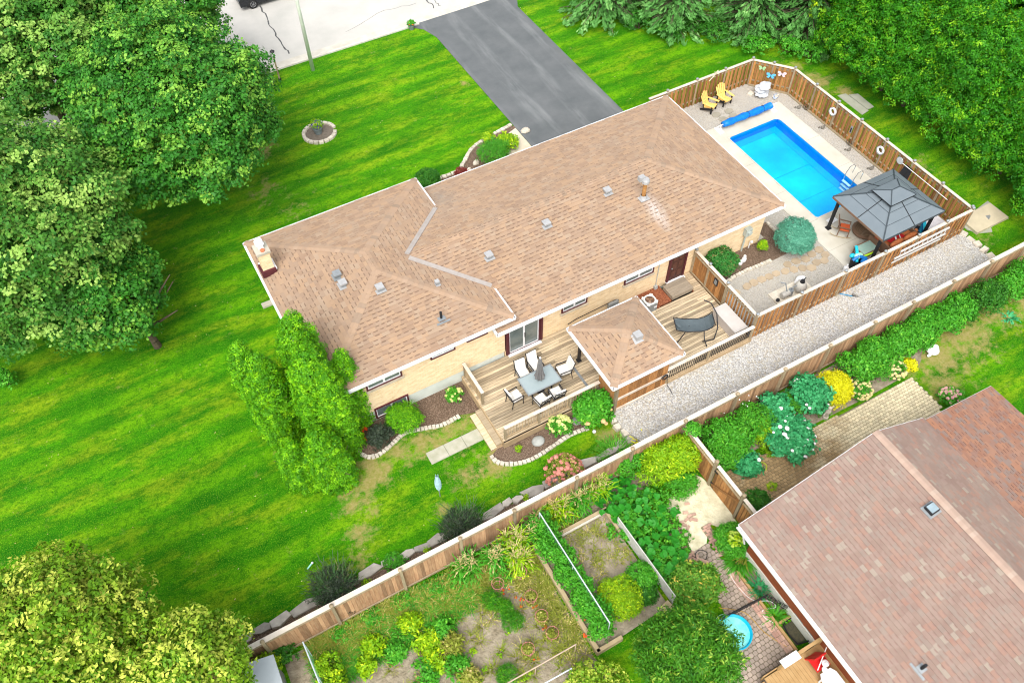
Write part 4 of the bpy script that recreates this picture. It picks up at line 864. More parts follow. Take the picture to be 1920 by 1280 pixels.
MB().box((13.3, 15.24, 1.2), (.13, .13, 1.9)).build('post', POST, t); MB().box((13.28, 15.9, 1.35), (.05, 1.2, 1.0)).build('side_panel', WOOD, t)
t = thing('hanging_hose', 'coiled black hose hanging on the board screen under the shelter roof', 'hose', (15.85, 15.2, 1.2))
MB().ring((15.85, 15.16, 1.3), .16, .02, 18, 5, 'y').ring((15.87, 15.14, 1.28), .13, .02, 18, 5, 'y').build('hose_coil', BLACK, t); MB().tube([(15.98, 15.14, 1.2), (16.05, 15.1, .6), (16.15, 14.9, .33), (16.1, 14.7, .33)], .015, 5).build('hose_end', BLACK, t)
# ================================================================ pool yard furniture
def adirondack(label):
    t = thing('adirondack_chair', label, 'chair', (0, 0, 0), group='yellow garden chairs')
    sm = MB().box((0, 0, 0), (.095, .52, .022), 0, (-.22, 0)).mesh('seat_slat', YELLOWP)
    for i in range(5): piece('seat_slat', sm, t, (-.22+i*.11, -.08, .34))
    for i in range(5):
        h = (.78, .88, .92, .88, .78)[i]; b = MB(); x = -.23+i*.115
        b.add([(-.052, 0, 0), (.052, 0, 0), (.052, 0, h-.05), (.025, 0, h), (-.025, 0, h), (-.052, 0, h-.05), (-.052, .02, 0), (.052, .02, 0), (.052, .02, h-.05), (.025, .02, h), (-.025, .02, h), (-.052, .02, h-.05)],
              [(0, 1, 2, 3, 4, 5), (11, 10, 9, 8, 7, 6)]+[(k_, 6+k_, 6+(k_+1) % 6, (k_+1) % 6) for k_ in range(6)])
        o = piece('back_slat', b.mesh('back_slat', YELLOWP), t, (x, .16, .27), 0, (1, 1, 1), (-.42, (i-2)*.05, 0))
    am = MB().prism([(-.065, -.42), (.065, -.42), (.075, -.1), (.04, .3), (-.04, .3), (-.075, -.1)], 0, .025).mesh('armrest', YELLOWP)
    for s_ in (-1, 1):
        piece('armrest', am, t, (s_*.34, 0, .56))
        MB().box((s_*.31, -.30, .28), (.04, .09, .56)).build('leg', BLACK, t); MB().bar((s_*.27, -.38, .33), (s_*.27, .42, .06), .04, .11).build('leg', BLACK, t); MB().bar((s_*.31, .22, .1), (s_*.31, .25, .56), .04, .07).build('leg', BLACK, t)
    MB().box((0, .29, .56), (.62, .03, .07)).build('back_rail', YELLOWP, t); MB().box((0, -.34, .36), (.6, .03, .1)).build('front_apron', YELLOWP, t)
    return t
a = adirondack('left yellow adirondack chair beside the grey flagstones'); a.location = (29.76, 30.05, .3); a.rotation_euler = (0, 0, .45)
dup(a, (30.92, 30.15, .3), .12, 'right yellow adirondack chair in front of the cedar fence')
# solar cover reel
t = thing('cover_reel', 'rolled blue pool cover on a white reel across the pool end', 'pool cover reel', (31, 28.18, .34))
b = MB(); g = random.Random(2); n_ = 16; vs_ = []
for j in range(13):
    x = 29.3+3.5*j/12; rr = .17*(1-.1*math.cos(j*1.9))+(.02 if j in (2, 5, 9) else 0)
    for i in range(n_): q = i*2*math.pi/n_; vs_.append((x, 28.18+math.cos(q)*rr*1.15*(1+g.uniform(-.05, .05)), .70+math.sin(q)*rr-(.05 if math.sin(q) < 0 and 6 < j < 11 else 0)))
b.add(vs_, [(j*n_+i, (j+1)*n_+i, (j+1)*n_+(i+1) % n_, j*n_+(i+1) % n_) for j in range(12) for i in range(n_)]+[tuple(range(n_)), tuple(range(12*n_, 13*n_))])
b.build('rolled_cover', BLUEC, t, True)
for x in (29.85, 31.1, 32.2): MB().ring((x, 28.18, .70), .185, .012, 20, 5, 'x').build('strap', BLACK, t)
for x in (29.1, 33.0): MB().bar((x, 27.95, .36), (x, 28.18, .74), .04).bar((x, 28.4, .36), (x, 28.18, .74), .04).box((x, 28.18, .36), (.3, .6, .04)).cyl((x-.15, 28.18, .70), (x+.25, 28.18, .70), .03).build('reel_stand', WHITE, t)
# ladder
t = thing('pool_ladder', 'steel pool ladder with white steps at the far pool edge', 'ladder', (32.85, 21.4, .34)); CHR = mat('steel_tube', (.55, .57, .58), (.45, .47, .48), 5, .25, .8, 0)
for y in (21.08, 21.68): MB().tube([(33.25, y, .35), (33.3, y, .8), (33.1, y, 1.0), (32.85, y, .95), (32.7, y, .6), (32.66, y, -.5)], .022, 6).build('rail', CHR, t)
for i in range(3): MB().box((32.62, 21.38, .10-i*.26), (.14, .58, .05)).build('step', WHITE, t)
# ornaments hung on or standing at the fence
def butterfly(label, p, m, s_=1., rz=0.9):
    t = thing('butterfly_ornament', label, 'fence ornament', (0, 0, 0), group='metal butterflies')
    for s in (-1, 1):
        q = [(0, .0), (s*.10, .16), (s*.24, .17), (s*.22, .04), (s*.13, .0), (s*.2, -.10), (s*.10, -.18), (0, -.05)]
        vs_ = [(x*s_, -.02-abs(x)*.25, z*s_) for x, z in q]+[(x*s_, -.035-abs(x)*.25, z*s_) for x, z in q]; n_ = len(q)
        MB().add(vs_, [tuple(range(n_)), tuple(range(2*n_-1, n_-1, -1))]+[(i, (i+1) % n_, n_+(i+1) % n_, n_+i) for i in range(n_)]).build('wing', m, t)
    MB().cyl((0, -.03, -.13*s_), (0, -.03, .15*s_), .018, .01, 6).build('body', METALD, t); t.location = p; t.rotation_euler = (.15, 0, -.9)
butterfly('small green metal butterfly on the diagonal fence panel', (33.60, 30.27, 1.72), mat('green_enamel', (.25, .55, .22), (.5, .7, .4), 14, .5), .9)
butterfly('blue metal butterfly in the middle of the diagonal fence panel', (33.97, 29.80, 1.35), mat('blue_enamel', (.05, .40, .75), (.2, .6, .85), 14, .5), 1.15)
butterfly('pale pink metal butterfly nearest the pool side fence corner', (34.33, 29.33, 1.62), mat('pink_enamel', (.80, .68, .70), (.7, .5, .55), 14, .5), 1.1)
t = thing('lizard_ornament', 'pale metal lizard ornament on top of the lawn side fence', 'fence ornament', (30.35, 30.82, 1.85))
MB().tube([(30.1, 30.82, 1.7), (30.3, 30.8, 1.9), (30.5, 30.82, 2.1), (30.65, 30.82, 2.25)], .03).tube([(30.2, 30.8, 2.05), (30.32, 30.8, 1.9), (30.5, 30.8, 1.85)], .018).tube([(30.38, 30.8, 2.25), (30.5, 30.8, 2.08), (30.7, 30.8, 2.0)], .018).build('figure', CREAMF if False else SAND, t)
for lab, y, z in (('white life ring on the pool side fence nearer the butterflies', 25.36, 1.4), ('white life ring on the pool side fence nearer the gazebo', 21.58, 1.36)):
    t = thing('life_ring', lab, 'life ring', (34.76, y, z), group='life rings'); MB().ring((34.76, y, z), .19, .06, 24, 8, 'x').build('ring', WHITE, t, True); MB().ring((34.70, y, z), .25, .012, 24, 4, 'x').build('rope', METALG, t)
t = thing('thermometer', 'dark oblong thermometer on the pool side fence between two life rings', 'thermometer', (34.76, 23.8, 1.2)); MB().box((34.77, 23.8, 1.2), (.03, .14, .44)).build('case', METALG, t); MB().box((34.75, 23.8, 1.17), (.01, .08, .3)).build('dial', BLACK, t)
t = thing('skimmer_net', 'leaf skimmer with white pole hanging along the pool side fence', 'pool net', (34.72, 19, 1.6)); MB().tube([(34.70, 20.05, 1.64), (34.70, 16.86, 1.6)], .018, 6).build('pole', WHITE, t)
MB().cyl((34.70, 20.22, 1.68), (34.67, 20.22, 1.68), .2, .2, 14).build('net', mat('net_grey', (.5, .52, .52), None, 20, .8), t); MB().ring((34.69, 20.22, 1.68), .2, .02, 18, 5, 'x').build('hoop', METALG, t)
t = thing('hanging_towel', 'black towel hanging on the pool side fence below the skimmer pole', 'towel', (34.7, 19.6, 1.3)); MB().add([(34.74, 19.35, 1.7), (34.74, 19.85, 1.7), (34.60, 19.95, .8), (34.64, 19.6, .75), (34.58, 19.3, .85), (34.68, 19.6, 1.2)], [(0, 1, 5), (1, 2, 5), (2, 3, 5), (3, 4, 5), (4, 0, 5)]).build('cloth', BLACK, t)
def wheel(lab, y):
    t = thing('wheel_ornament', lab, 'garden ornament', (34.5, y, .3), group='wire wheel ornaments'); MB().ring((34.66, y, .52), .19, .012, 20, 4, 'x').build('rim', METALD, t)
    for i in range(4): a_ = i*math.pi/4; MB().bar((34.66, y-math.cos(a_)*.19, .52-math.sin(a_)*.19), (34.66, y+math.cos(a_)*.19, .52+math.sin(a_)*.19), .012).build('spoke', METALD, t)
wheel('wire wheel ornament below the far life ring', 27.2); wheel('wire wheel ornament below the near life ring', 23.55)
g = random.Random(31)
for i, (x, y, lab) in enumerate(((34.45, 27.5, 'grey stone frog figure beside the far wire wheel'), (34.42, 25.4, 'pair of grey metal figures on gravel below the fence'), (34.38, 23.2, 'small dark figure beside the near wire wheel'), (34.38, 21.4, 'small dark figure on gravel beside the gazebo'), (33.95, 28.95, 'pale stone turtle near the white bags'))):
    t = thing('garden_figure', lab, 'garden ornament', (x, y, .3), group='garden figures'); m_ = mat('figure_grey', (.20, .18, .15), (.12, .11, .09), 12, .8) if i < 4 else WSTONE
    MB().ell((x, y, .38), (.13, .10, .08), 10, 6, .12, g).build('body', m_, t); MB().ell((x+.14, y+.03, .44), .06, 8, 6).ell((x-.15, y+.12, .36), (.07, .05, .06), 8, 5).build('head', m_, t)
# white bags in the corner
t = thing('sack_pile', 'heap of crumpled white and blue sacks in the fence corner', 'sacks', (33.4, 29.6, .3)); g = random.Random(5); BAG = mat('white_sack', (.62, .64, .66), (.44, .48, .53), 5, .6, 0, .9, 6, d=.06)
me = MB().ell((0, 0, 0), (.5, .36, .14), 14, 8, .16, g).mesh('sack', BAG)
for i in range(6): piece('sack', me, t, (33.3+g.uniform(-.15, .15), 29.55+g.uniform(-.15, .15), .42+i*.12), g.uniform(-.6, .6)+.4, (g.uniform(.75, 1), g.uniform(.7, 1), 1))
piece('sack', MB().ell((0, 0, 0), (.3, .16, .06), 12, 6, .2, g).mesh('flap', mat('blue_sack', (.15, .22, .34), (.5, .52, .55), 6, .6)), t, (33.95, 29.0, .36), .5); MB().box((32.85, 29.95, .36), (.35, .3, .1), .3).build('block', WSTONE, t)
# ---- hard top gazebo
GZ = thing('hardtop_gazebo', 'square gazebo with two-tier slate grey metal roof and black posts', 'gazebo', (30.97, 17.62, .34))
gx0, gx1, gy0, gy1, gz0, gz1 = 28.93, 33.0, 15.88, 19.37, 2.5, 3.18; ix0, ix1, iy0, iy1 = 30.45, 31.5, 17.22, 18.03
def slope(name, q, parent, m=SLATE, th=.03): q = [Vector(p) for p in q]; return MB().add(q+[p-Vector((0, 0, th)) for p in q], [(0, 1, 2, 3), (7, 6, 5, 4), (0, 4, 5, 1), (1, 5, 6, 2), (2, 6, 7, 3), (3, 7, 4, 0)]).build(name, m, parent)
O4 = [(gx0, gy0, gz0), (gx1, gy0, gz0), (gx1, gy1, gz0), (gx0, gy1, gz0)]; I4 = [(ix0, iy0, gz1), (ix1, iy0, gz1), (ix1, iy1, gz1), (ix0, iy1, gz1)]
SEAM = mat('seam_black', (.015, .018, .02), None, 4, .6, 0, 0); RIB = mat('slate_rib', (.05, .065, .075), None, 4, .5, 0, 0)
for i in range(4):
    a, b_ = Vector(O4[i]), Vector(O4[(i+1) % 4]); c, d = Vector(I4[(i+1) % 4]), Vector(I4[i]); sh = Vector((0, 0, -.012)) if i % 2 else Vector((0, 0, 0))
    m1, m2 = (a+b_)/2, (c+d)/2
    slope('roof_panel', [a, m1+(a-m1)*.004, m2+(d-m2)*.01, d], GZ); slope('roof_panel', [m1-(a-m1)*.004, b_, c, m2-(d-m2)*.01], GZ)
    MB().bar(m1+Vector((0, 0, .012)), m2+Vector((0, 0, .012)), .035, .02).build('seam', SEAM, GZ)
    MB().bar(a+Vector((0, 0, .016)), d+Vector((0, 0, .016)), .06, .03).build('hip_cap', RIB, GZ)
    for f in (.36, .70): p, q = a+(d-a)*f, b_+(c-b_)*f; MB().bar(p+Vector((0, 0, .006)), q+Vector((0, 0, .006)), .02, .012).build('lap_seam', RIB, GZ)
    MB().bar(a-Vector((0, 0, .06)), b_-Vector((0, 0, .06)), .03, .12).build('eave_trim', RIB if i != 3 else WICKER, GZ)
tx0, tx1, ty0, ty1, tz = 30.15, 31.8, 16.98, 18.28, 3.26; rA, rB = Vector((30.72, 17.63, 3.5)), Vector((31.25, 17.63, 3.5))
T4 = [Vector((tx0, ty0, tz)), Vector((tx1, ty0, tz)), Vector((tx1, ty1, tz)), Vector((tx0, ty1, tz))]
ct = MB().box((30.97, 17.62, 3.2), (.9, .7, .1)).build('upper_roof', SEAM, GZ)
for q in ([T4[0], T4[1], rB, rA], [T4[2], T4[3], rA, rB], [T4[1], T4[2], rB, rB+Vector((0, .001, 0))], [T4[3], T4[0], rA, rA+Vector((0, .001, 0))]): slope('upper_panel', q, ct)
for a, b_ in ((T4[0], rA), (T4[3], rA), (T4[1], rB), (T4[2], rB), (rA, rB)): MB().bar(a+Vector((0, 0, .012)), b_+Vector((0, 0, .012)), .045, .02).build('hip_cap', RIB, ct)
for i in range(4): MB().bar(T4[i]-Vector((0, 0, .03)), T4[(i+1) % 4]-Vector((0, 0, .03)), .03, .05).build('eave_trim', SEAM, ct)
for x in (29.2, 32.72):
    for y in (16.15, 19.12):
        MB().box((x, y, 1.4), (.13, .13, 2.1)).build('post', BLACK, GZ); MB().box((x, y, .36), (.26, .26, .04)).build('foot_plate', BLACK, GZ)
for y in (16.15, 19.12): MB().box((30.96, y, 2.36), (3.65, .08, .16)).build('beam', BLACK, GZ)
for x in (29.2, 32.72): MB().box((x, 17.63, 2.36), (.08, 2.9, .16)).build('beam', WICKER, GZ)
# rocking chair
def rocker(lab, p, rz):
    t = thing('rocking_chair', lab, 'chair', (0, 0, 0))
    MB().box((0, 0, .42), (.5, .5, .05)).build('seat', WICKER, t); MB().box((0, -.02, .48), (.46, .46, .09)).build('cushion', ORANGE, t)
    MB().add([(-.25, .22, .42), (.25, .22, .42), (.25, .42, 1.08), (-.25, .42, 1.08), (-.25, .26, .42), (.25, .26, .42), (.25, .46, 1.08), (-.25, .46, 1.08)], [(0, 1, 2, 3), (7, 6, 5, 4), (0, 4, 5, 1), (1, 5, 6, 2), (2, 6, 7, 3), (3, 7, 4, 0)]).build('backrest', WICKER, t)
    for s_ in (-1, 1):
        MB().bar((s_*.28, -.27, .66), (s_*.28, .32, .70), .06, .03).build('armrest', WICKER, t)
        MB().bar((s_*.28, -.25, .08), (s_*.28, -.25, .66), .04).build('leg', WICKER, t); MB().bar((s_*.28, .25, .08), (s_*.28, .25, .5), .04).build('leg', WICKER, t)
        MB().tube([(s_*.28, -.42, .12), (s_*.28, -.2, .04), (s_*.28, .1, .02), (s_*.28, .4, .06), (s_*.28, .62, .16)], .022, 5).build('rocker', mat('pale_rocker', (.42, .33, .2), None, 4, .7), t)
    t.location = p; t.rotation_euler = (0, 0, rz)
rocker('brown wicker rocking chair with orange seat cushion, beside the pool', (29.52, 18.45, .345), .75)
t = thing('fire_table', 'low bronze shell-shaped fire pit partly under the gazebo roof', 'fire pit', (30.55, 17.95, .345)); g = random.Random(9)
MB().lathe((30.55, 17.95, .345), [(0, .02), (.45, .02), (.62, .12), (.66, .24), (.56, .26), (.3, .24), (0, .22)], 18).build('bowl', WICKER, t)
for i in range(5): MB().ring((30.55, 17.95, .62), .12+i*.1, .02, 18, 5).build('rib', mat('bronze', (.2, .13, .07), None, 6, .5), t)
# wicker side table
t = thing('side_table', 'wicker side table with frosted glass top near the black post', 'table', (29.4, 16.85, .345))
MB().box((29.45, 16.8, .88), (.95, .6, .03)).build('glass_top', mat('frosted_glass', (.30, .42, .36), (.24, .36, .31), 4, .2, 0, 0), t)
for (cx, cy, dx, dy) in ((29.45, 17.13, 1.07, .06), (29.45, 16.47, 1.07, .06), (28.95, 16.8, .06, .6), (29.95, 16.8, .06, .6)): MB().box((cx, cy, .87), (dx, dy, .07)).build('top_frame', WICKER, t)
for x in (28.97, 29.93):
    for y in (16.49, 17.11): MB().box((x, y, .6), (.06, .06, .5)).build('leg', WICKER, t)
MB().box((29.45, 16.8, .5), (.9, .55, .03)).build('shelf', WICKER, t)
t = thing('corner_chair', 'small brown wicker chair with red cushion beside the black gazebo post', 'chair', (30.25, 17.0, .345)); MB().box((30.25, 16.95, .72), (.5, .55, .1)).build('cushion', ORANGE, t); MB().box((30.25, 16.95, .52), (.6, .6, .3)).build('base', WICKER, t); MB().box((30.0, 16.95, .9), (.08, .6, .5)).build('side', WICKER, t)
# sofa with rust cushions
t = thing('wicker_sofa', 'wicker sofa with rust cushions and a red throw, back to the fence', 'sofa', (31.3, 16.3, .345))
MB().box((31.3, 16.45, .55), (2.0, .7, .35)).build('base', WICKER, t); MB().box((31.3, 16.02, .82), (2.05, .07, .6)).build('backrest', WICKER, t)
for x in (30.33, 32.27): MB().box((x, 16.42, .8), (.08, .75, .4)).build('armrest', WICKER, t)
for x in (30.85, 31.75): MB().ell((x, 16.22, 1.02), (.46, .15, .24), 16, 10).build('back_cushion', RUST, t, True); MB().box((x, 16.6, .79), (.86, .6, .12)).build('seat_cushion', RUST, t)
RED = mat('red_throw', (.50, .012, .015), (.42, .01, .012), 4, .8); MB().add([(30.6, 16.35, 1.02), (31.6, 16.35, 1.02), (31.6, 16.75, .90), (30.6, 16.75, .90), (31.6, 17.0, .86), (30.6, 17.0, .86)], [(0, 1, 2, 3), (3, 2, 4, 5)]).build('throw', RED, t)
MB().add([(30.9, 16.36, 1.035), (31.0, 16.36, 1.035), (31.5, 16.98, .88), (31.4, 16.98, .88)], [(0, 1, 2, 3)]).add([(31.2, 16.36, 1.035), (31.26, 16.36, 1.035), (31.6, 16.8, .91), (31.55, 16.8, .91)], [(0, 1, 2, 3)]).build('throw_stripe', WHITE, t, kind='stuff')
t = thing('fabric_stool', 'small dark stool with a rusty pot beside the wicker sofa', 'stool', (32.35, 16.6, .345)); MB().lathe((32.45, 16.45, .345), [(.2, 0), (.24, .4), (0, .42)], 12).build('stool', METALD, t); MB().lathe((32.45, 16.45, .77), [(.06, 0), (.1, .1), (.08, .18), (0, .14)], 10).build('pot', RUST, t)
g = random.Random(77); AQUA = mat('aqua_vinyl', (.01, .50, .62), (.02, .38, .56), 5, .35, 0, .05); DB = mat('deep_blue_vinyl', (.01, .18, .50), (.01, .12, .4), 5, .35, 0, .05); LG = mat('lime_vinyl', (.45, .75, .02), None, 4, .4, 0, 0); MINT = mat('mint_vinyl', (.45, .85, .62), None, 4, .4, 0, 0)
t = thing('toy_bin', 'black bin overflowing with aqua and blue inflatable pool toys', 'bin', (28.5, 16.4, .3)); MB().lathe((28.45, 16.4, .32), [(.0, .02), (.27, .02), (.33, .65), (.30, .65), (.25, .1), (0, .1)], 18).build('bin', BLACK, t)
MB().tube([(28.3, 16.3, .9), (28.6, 16.7, 1.15), (28.75, 16.95, 1.2)], .08, 8).build('float', AQUA, t); MB().tube([(28.15, 16.45, .95), (28.5, 16.45, 1.1), (28.8, 16.2, 1.0)], .09, 8).build('float', DB, t); MB().ell((28.55, 16.5, 1.05), (.25, .17, .13), 12, 8).build('float', MINT, t)
MB().tube([(28.75, 16.4, .95), (29.35, 16.3, 1.05)], .045, 8).build('pool_noodle', LG, t); MB().ell((28.65, 16.15, .95), (.22, .16, .12), 12, 8).build('float', DB, t); MB().ell((28.35, 16.7, .98), (.16, .12, .12), 12, 8).build('float', AQUA, t)
t = thing('chemical_jug', 'white plastic jugs standing beside the black toy bin', 'jug', (27.95, 16.2, .3)); MB().lathe((27.95, 16.15, .3), [(.12, 0), (.13, .3), (.05, .42), (.04, .5), (0, .5)], 12).build('jug', WHITE, t); MB().lathe((27.9, 16.45, .3), [(.12, 0), (.13, .3), (.05, .42), (.04, .5), (0, .5)], 12).build('jug', WHITE, t)
t = thing('folded_loungers', 'stack of blue folded loungers leaning by the rear gazebo post', 'lounger', (32.9, 16.6, .345))
for i in range(5): MB().box((33.05+i*.03, 16.55, .5+i*.09), (.9, .16, .03), .5+i*.06, (0, .1)).build('slat', DB if i % 2 else AQUA, t)
MB().box((32.95, 16.5, .42), (.8, .6, .12), .4).build('frame', METALD, t)
t = thing('white_board', 'plain white board lying flat in the gazebo corner by the fence', 'board', (33.9, 16.7, .36)); MB().box((33.9, 16.9, .5), (1.15, 1.7, .28)).build('board', mat('white_lid', (.66, .64, .66), None, 2, .6), t)
t = thing('pool_step_mat', 'small white mat lying at the pool edge beside the rocking chair', 'mat', (29.7, 19.3, .35)); MB().box((29.75, 19.45, .36), (.55, .35, .03), .1).build('mat', WHITE, t)
# pump pad
t = thing('equipment_pad', 'white concrete pad holding the pool pump and filter', 'pad', (24.6, 16.7, .3)); MB().box((24.65, 16.72, .33), (2.15, .85, .1)).build('pad', WSTONE, t); t['category'] = 'concrete pad'
t = thing('sand_filter', 'round beige pool filter tank with black valve on its pad', 'pool filter', (25.0, 16.6, .38)); FB = mat('filter_beige', (.50, .48, .43), None, 4, .5, 0, 0)
MB().ell((25.0, 16.55, .72), (.3, .3, .36), 16, 10).build('tank', FB, t, True); MB().cyl((25.0, 16.55, 1.05), (25.0, 16.55, 1.18), .12, .1, 12).build('valve', BLACK, t); MB().bar((25.0, 16.55, 1.2), (25.22, 16.6, 1.2), .04).build('valve_handle', METALD, t); MB().lathe((25.25, 16.85, .38), [(.1, 0), (.1, .5), (0, .52)], 12).build('gauge_canister', WHITE, t)
t = thing('pool_pump', 'grey pool pump with white pipes beside the filter tank', 'pump', (24.1, 16.6, .38)); MB().cyl((23.9, 16.6, .6), (24.35, 16.6, .6), .15, .15, 12).build('motor', FB, t); MB().cyl((24.45, 16.6, .4), (24.45, 16.6, .75), .13, .13, 12).build('strainer', METALG, t); MB().tube([(24.45, 16.6, .75), (24.45, 16.6, .9), (24.8, 16.6, .9)], .03).tube([(24.2, 16.6, .7), (24.2, 16.85, 1.1), (24.0, 17.0, 1.15)], .03).build('pipe', METALG, t); MB().ell((23.65, 16.55, .5), (.1, .1, .1), 8, 6).build('plug', BLACK, t)
t = thing('white_cushion', 'white folded cushion resting behind the filter tank', 'cushion', (25.4, 17.0, .4)); MB().ell((25.5, 17.05, .5), (.3, .18, .12), 12, 8, .1, g).ell((25.3, 16.98, .44), (.2, .16, .1), 10, 6, .1, g).build('cushion', WHITE, t)
t = thing('extension_ladder', 'aluminium extension ladder hung sideways on the outside of the cedar fence', 'ladder', (31.5, 15.38, 1.4)); AL = mat('aluminium', (.66, .66, .64), (.56, .56, .54), 5, .5, .2, 0)
for (x0, x1, z) in ((29.75, 33.2, 1.22), (30.0, 33.26, 1.62)): MB().box(((x0+x1)/2, 15.38, z), (x1-x0, .07, .09)).build('rail', AL, t)
rm = MB().cyl((0, 15.38, 1.24), (0, 15.38, 1.6), .018, n=6).mesh('rung', AL)
for i in range(11): piece('rung', rm, t, (30.05+i*.305, 0, 0), base=Vector(t.location)*0+Vector((31.5, 15.38, 1.4)))
for o in kids(t):
    if o.name.startswith('rung'): o.location = (o.location.x, -15.38, -1.4)
MB().box((31.3, 15.36, 1.0), (3.3, .05, .05)).build('hanging_rail', AL, t)
t = thing('garden_rake', 'blue handled garden rake lying on the gravel strip by the fence', 'rake', (26, 14.9, .3)); a_, b_ = Vector((*(26.65, 15.47), .34)), Vector((*(27.07, 15.03), .34)); MB().cyl(a_, b_, .025, n=6).build('handle', mat('blue_handle', (.02, .25, .5), None, 3, .5), t)
for i in range(7): MB().bar(b_, b_+Vector((.3, -.24+i*.08, -.02)), .01).build('tine', METALD, t)

# ================================================================ deck furniture
TX, TY = 11.0, 17.82
t = thing('dining_table', 'rectangular grey glass patio dining table on the deck', 'table', (TX, TY, DZ))
MB().box((TX, TY, DZ+.73), (1.62, .94, .012)).build('glass_top', mat('table_glass', (.30, .36, .37), (.26, .32, .33), 2, .12, 0, 0, spec=.6), t)
for (cx, cy, dx, dy) in ((0, .49, 1.72, .05), (0, -.49, 1.72, .05), (.835, 0, .05, .93), (-.835, 0, .05, .93)): MB().box((TX+cx, TY+cy, DZ+.73), (dx, dy, .035)).build('rim', METALG, t)
for sx in (-1, 1):
    for sy in (-1, 1): MB().bar((TX+sx*.5, TY+sy*.22, DZ), (TX+sx*.5, TY+sy*.22, DZ+.71), .05).build('leg', METALD, t)
t = thing('patio_umbrella', 'closed grey patio umbrella standing through the glass table', 'umbrella', (TX, TY, DZ)); g = random.Random(4); UG = mat('umbrella_cloth', (.13, .125, .125), (.19, .185, .18), 8, .9, 0, .5, 18)
MB().cyl((TX, TY, DZ), (TX, TY, DZ+2.35), .022, n=8).build('pole', METALG, t); MB().lathe((TX, TY, DZ), [(0, .08), (.22, .06), (.25, 0)], 14).build('base', METALD, t)
n_ = 18; vs_ = []; Rr = [(.045, 2.3), (.09, 2.05), (.10, 1.7), (.12, 1.3), (.19, .95), (.15, .85)]
for r, z in Rr:
    for i in range(n_): q = i*2*math.pi/n_; k_ = 1+(.35 if i % 2 else -.2)*min(1, (2.4-z)); vs_.append((TX+r*k_*math.cos(q), TY+r*k_*math.sin(q), DZ+z+(.05 if i % 2 else 0)))
MB().add(vs_, [(j*n_+i, j*n_+(i+1) % n_, (j+1)*n_+(i+1) % n_, (j+1)*n_+i) for j in range(5) for i in range(n_)]).build('canopy', UG, t); MB().ell((TX, TY, DZ+2.38), .05, 8, 6).build('finial', WHITE, t)
def dchair():
    t = thing('dining_chair', 'patio chair', 'chair', (0, 0, 0), group='cushioned chairs round the patio table')
    MB().box((0, 0, .42), (.52, .52, .03)).build('seat_frame', METALD, t); s_ = MB().box((0, -.01, .48), (.50, .50, .09)).build('seat_cushion', CUSH, t)
    b = MB(); b.add([(-.24, .2, .5), (.24, .2, .5), (.24, .34, 1.08), (-.24, .34, 1.08), (-.24, .28, .5), (.24, .28, .5), (.24, .42, 1.06), (-.24, .42, 1.06)], [(0, 1, 2, 3), (7, 6, 5, 4), (0, 4, 5, 1), (1, 5, 6, 2), (2, 6, 7, 3), (3, 7, 4, 0)]); b.build('back_cushion', CUSH, t)
    for s_ in (-1, 1):
        MB().bar((s_*.27, -.25, 0), (s_*.27, -.25, .64), .03).build('leg', METALD, t); MB().bar((s_*.26, .34, 0), (s_*.26, .26, .5), .03).build('leg', METALD, t)
        MB().bar((s_*.26, .26, .45), (s_*.26, .44, 1.08), .03).build('back_post', METALD, t); MB().bar((s_*.28, -.27, .64), (s_*.27, .32, .66), .04, .025).build('armrest', METALD, t)
    for z in (.6, 1.05): MB().bar((-.26, .30+(z-.5)*.24, z), (.26, .30+(z-.5)*.24, z), .025).build('back_rail', METALD, t)
    MB().bar((-.24, .335, .6), (.24, .435, 1.04), .018).build('lattice_bar', METALD, t); MB().bar((.24, .335, .6), (-.24, .435, 1.04), .018).build('lattice_bar', METALD, t)
    return t
pc = dchair(); spots = [((9.72, 17.75), math.pi/2+.1, 'cream cushioned chair at the end of the patio table nearest the steps'), ((10.62, 17.02), math.pi+.12, 'cream cushioned chair on the railing side, nearer the steps'),
         ((11.38, 17.0), math.pi-.05, 'cream cushioned chair on the railing side, nearer the shelter'), ((12.3, 17.9), -math.pi/2-.12, 'cream cushioned chair at the end of the patio table nearest the shelter'),
         ((10.62, 18.62), -.05, 'cream cushioned chair on the house side, nearer the steps'), ((11.32, 18.72), .06, 'cream cushioned chair on the house side, half behind the umbrella')]
for i, (p, a_, lab) in enumerate(spots):
    if i == 0: pc.location = (*p, DZ); pc.rotation_euler = (0, 0, a_); pc['label'] = lab
    else: dup(pc, (*p, DZ), a_, lab)
# storage bench
t = thing('storage_bench', 'long taupe covered storage bench with a pale top on the deck', 'bench', (20.55, 16.5, DZ)); BE = mat('taupe_cover', (.50, .45, .41), (.43, .385, .35), 2, .85, 0, .3, 10)
MB().box((20.57, 16.5, DZ+.28), (.68, 1.6, .56)).build('box', BE, t); MB().box((20.57, 16.5, DZ+.58), (.74, 1.66, .06)).build('lid', mat('bench_top', (.50, .47, .44), (.43, .40, .37), 1.5, .8, 0, .2, 6), t)
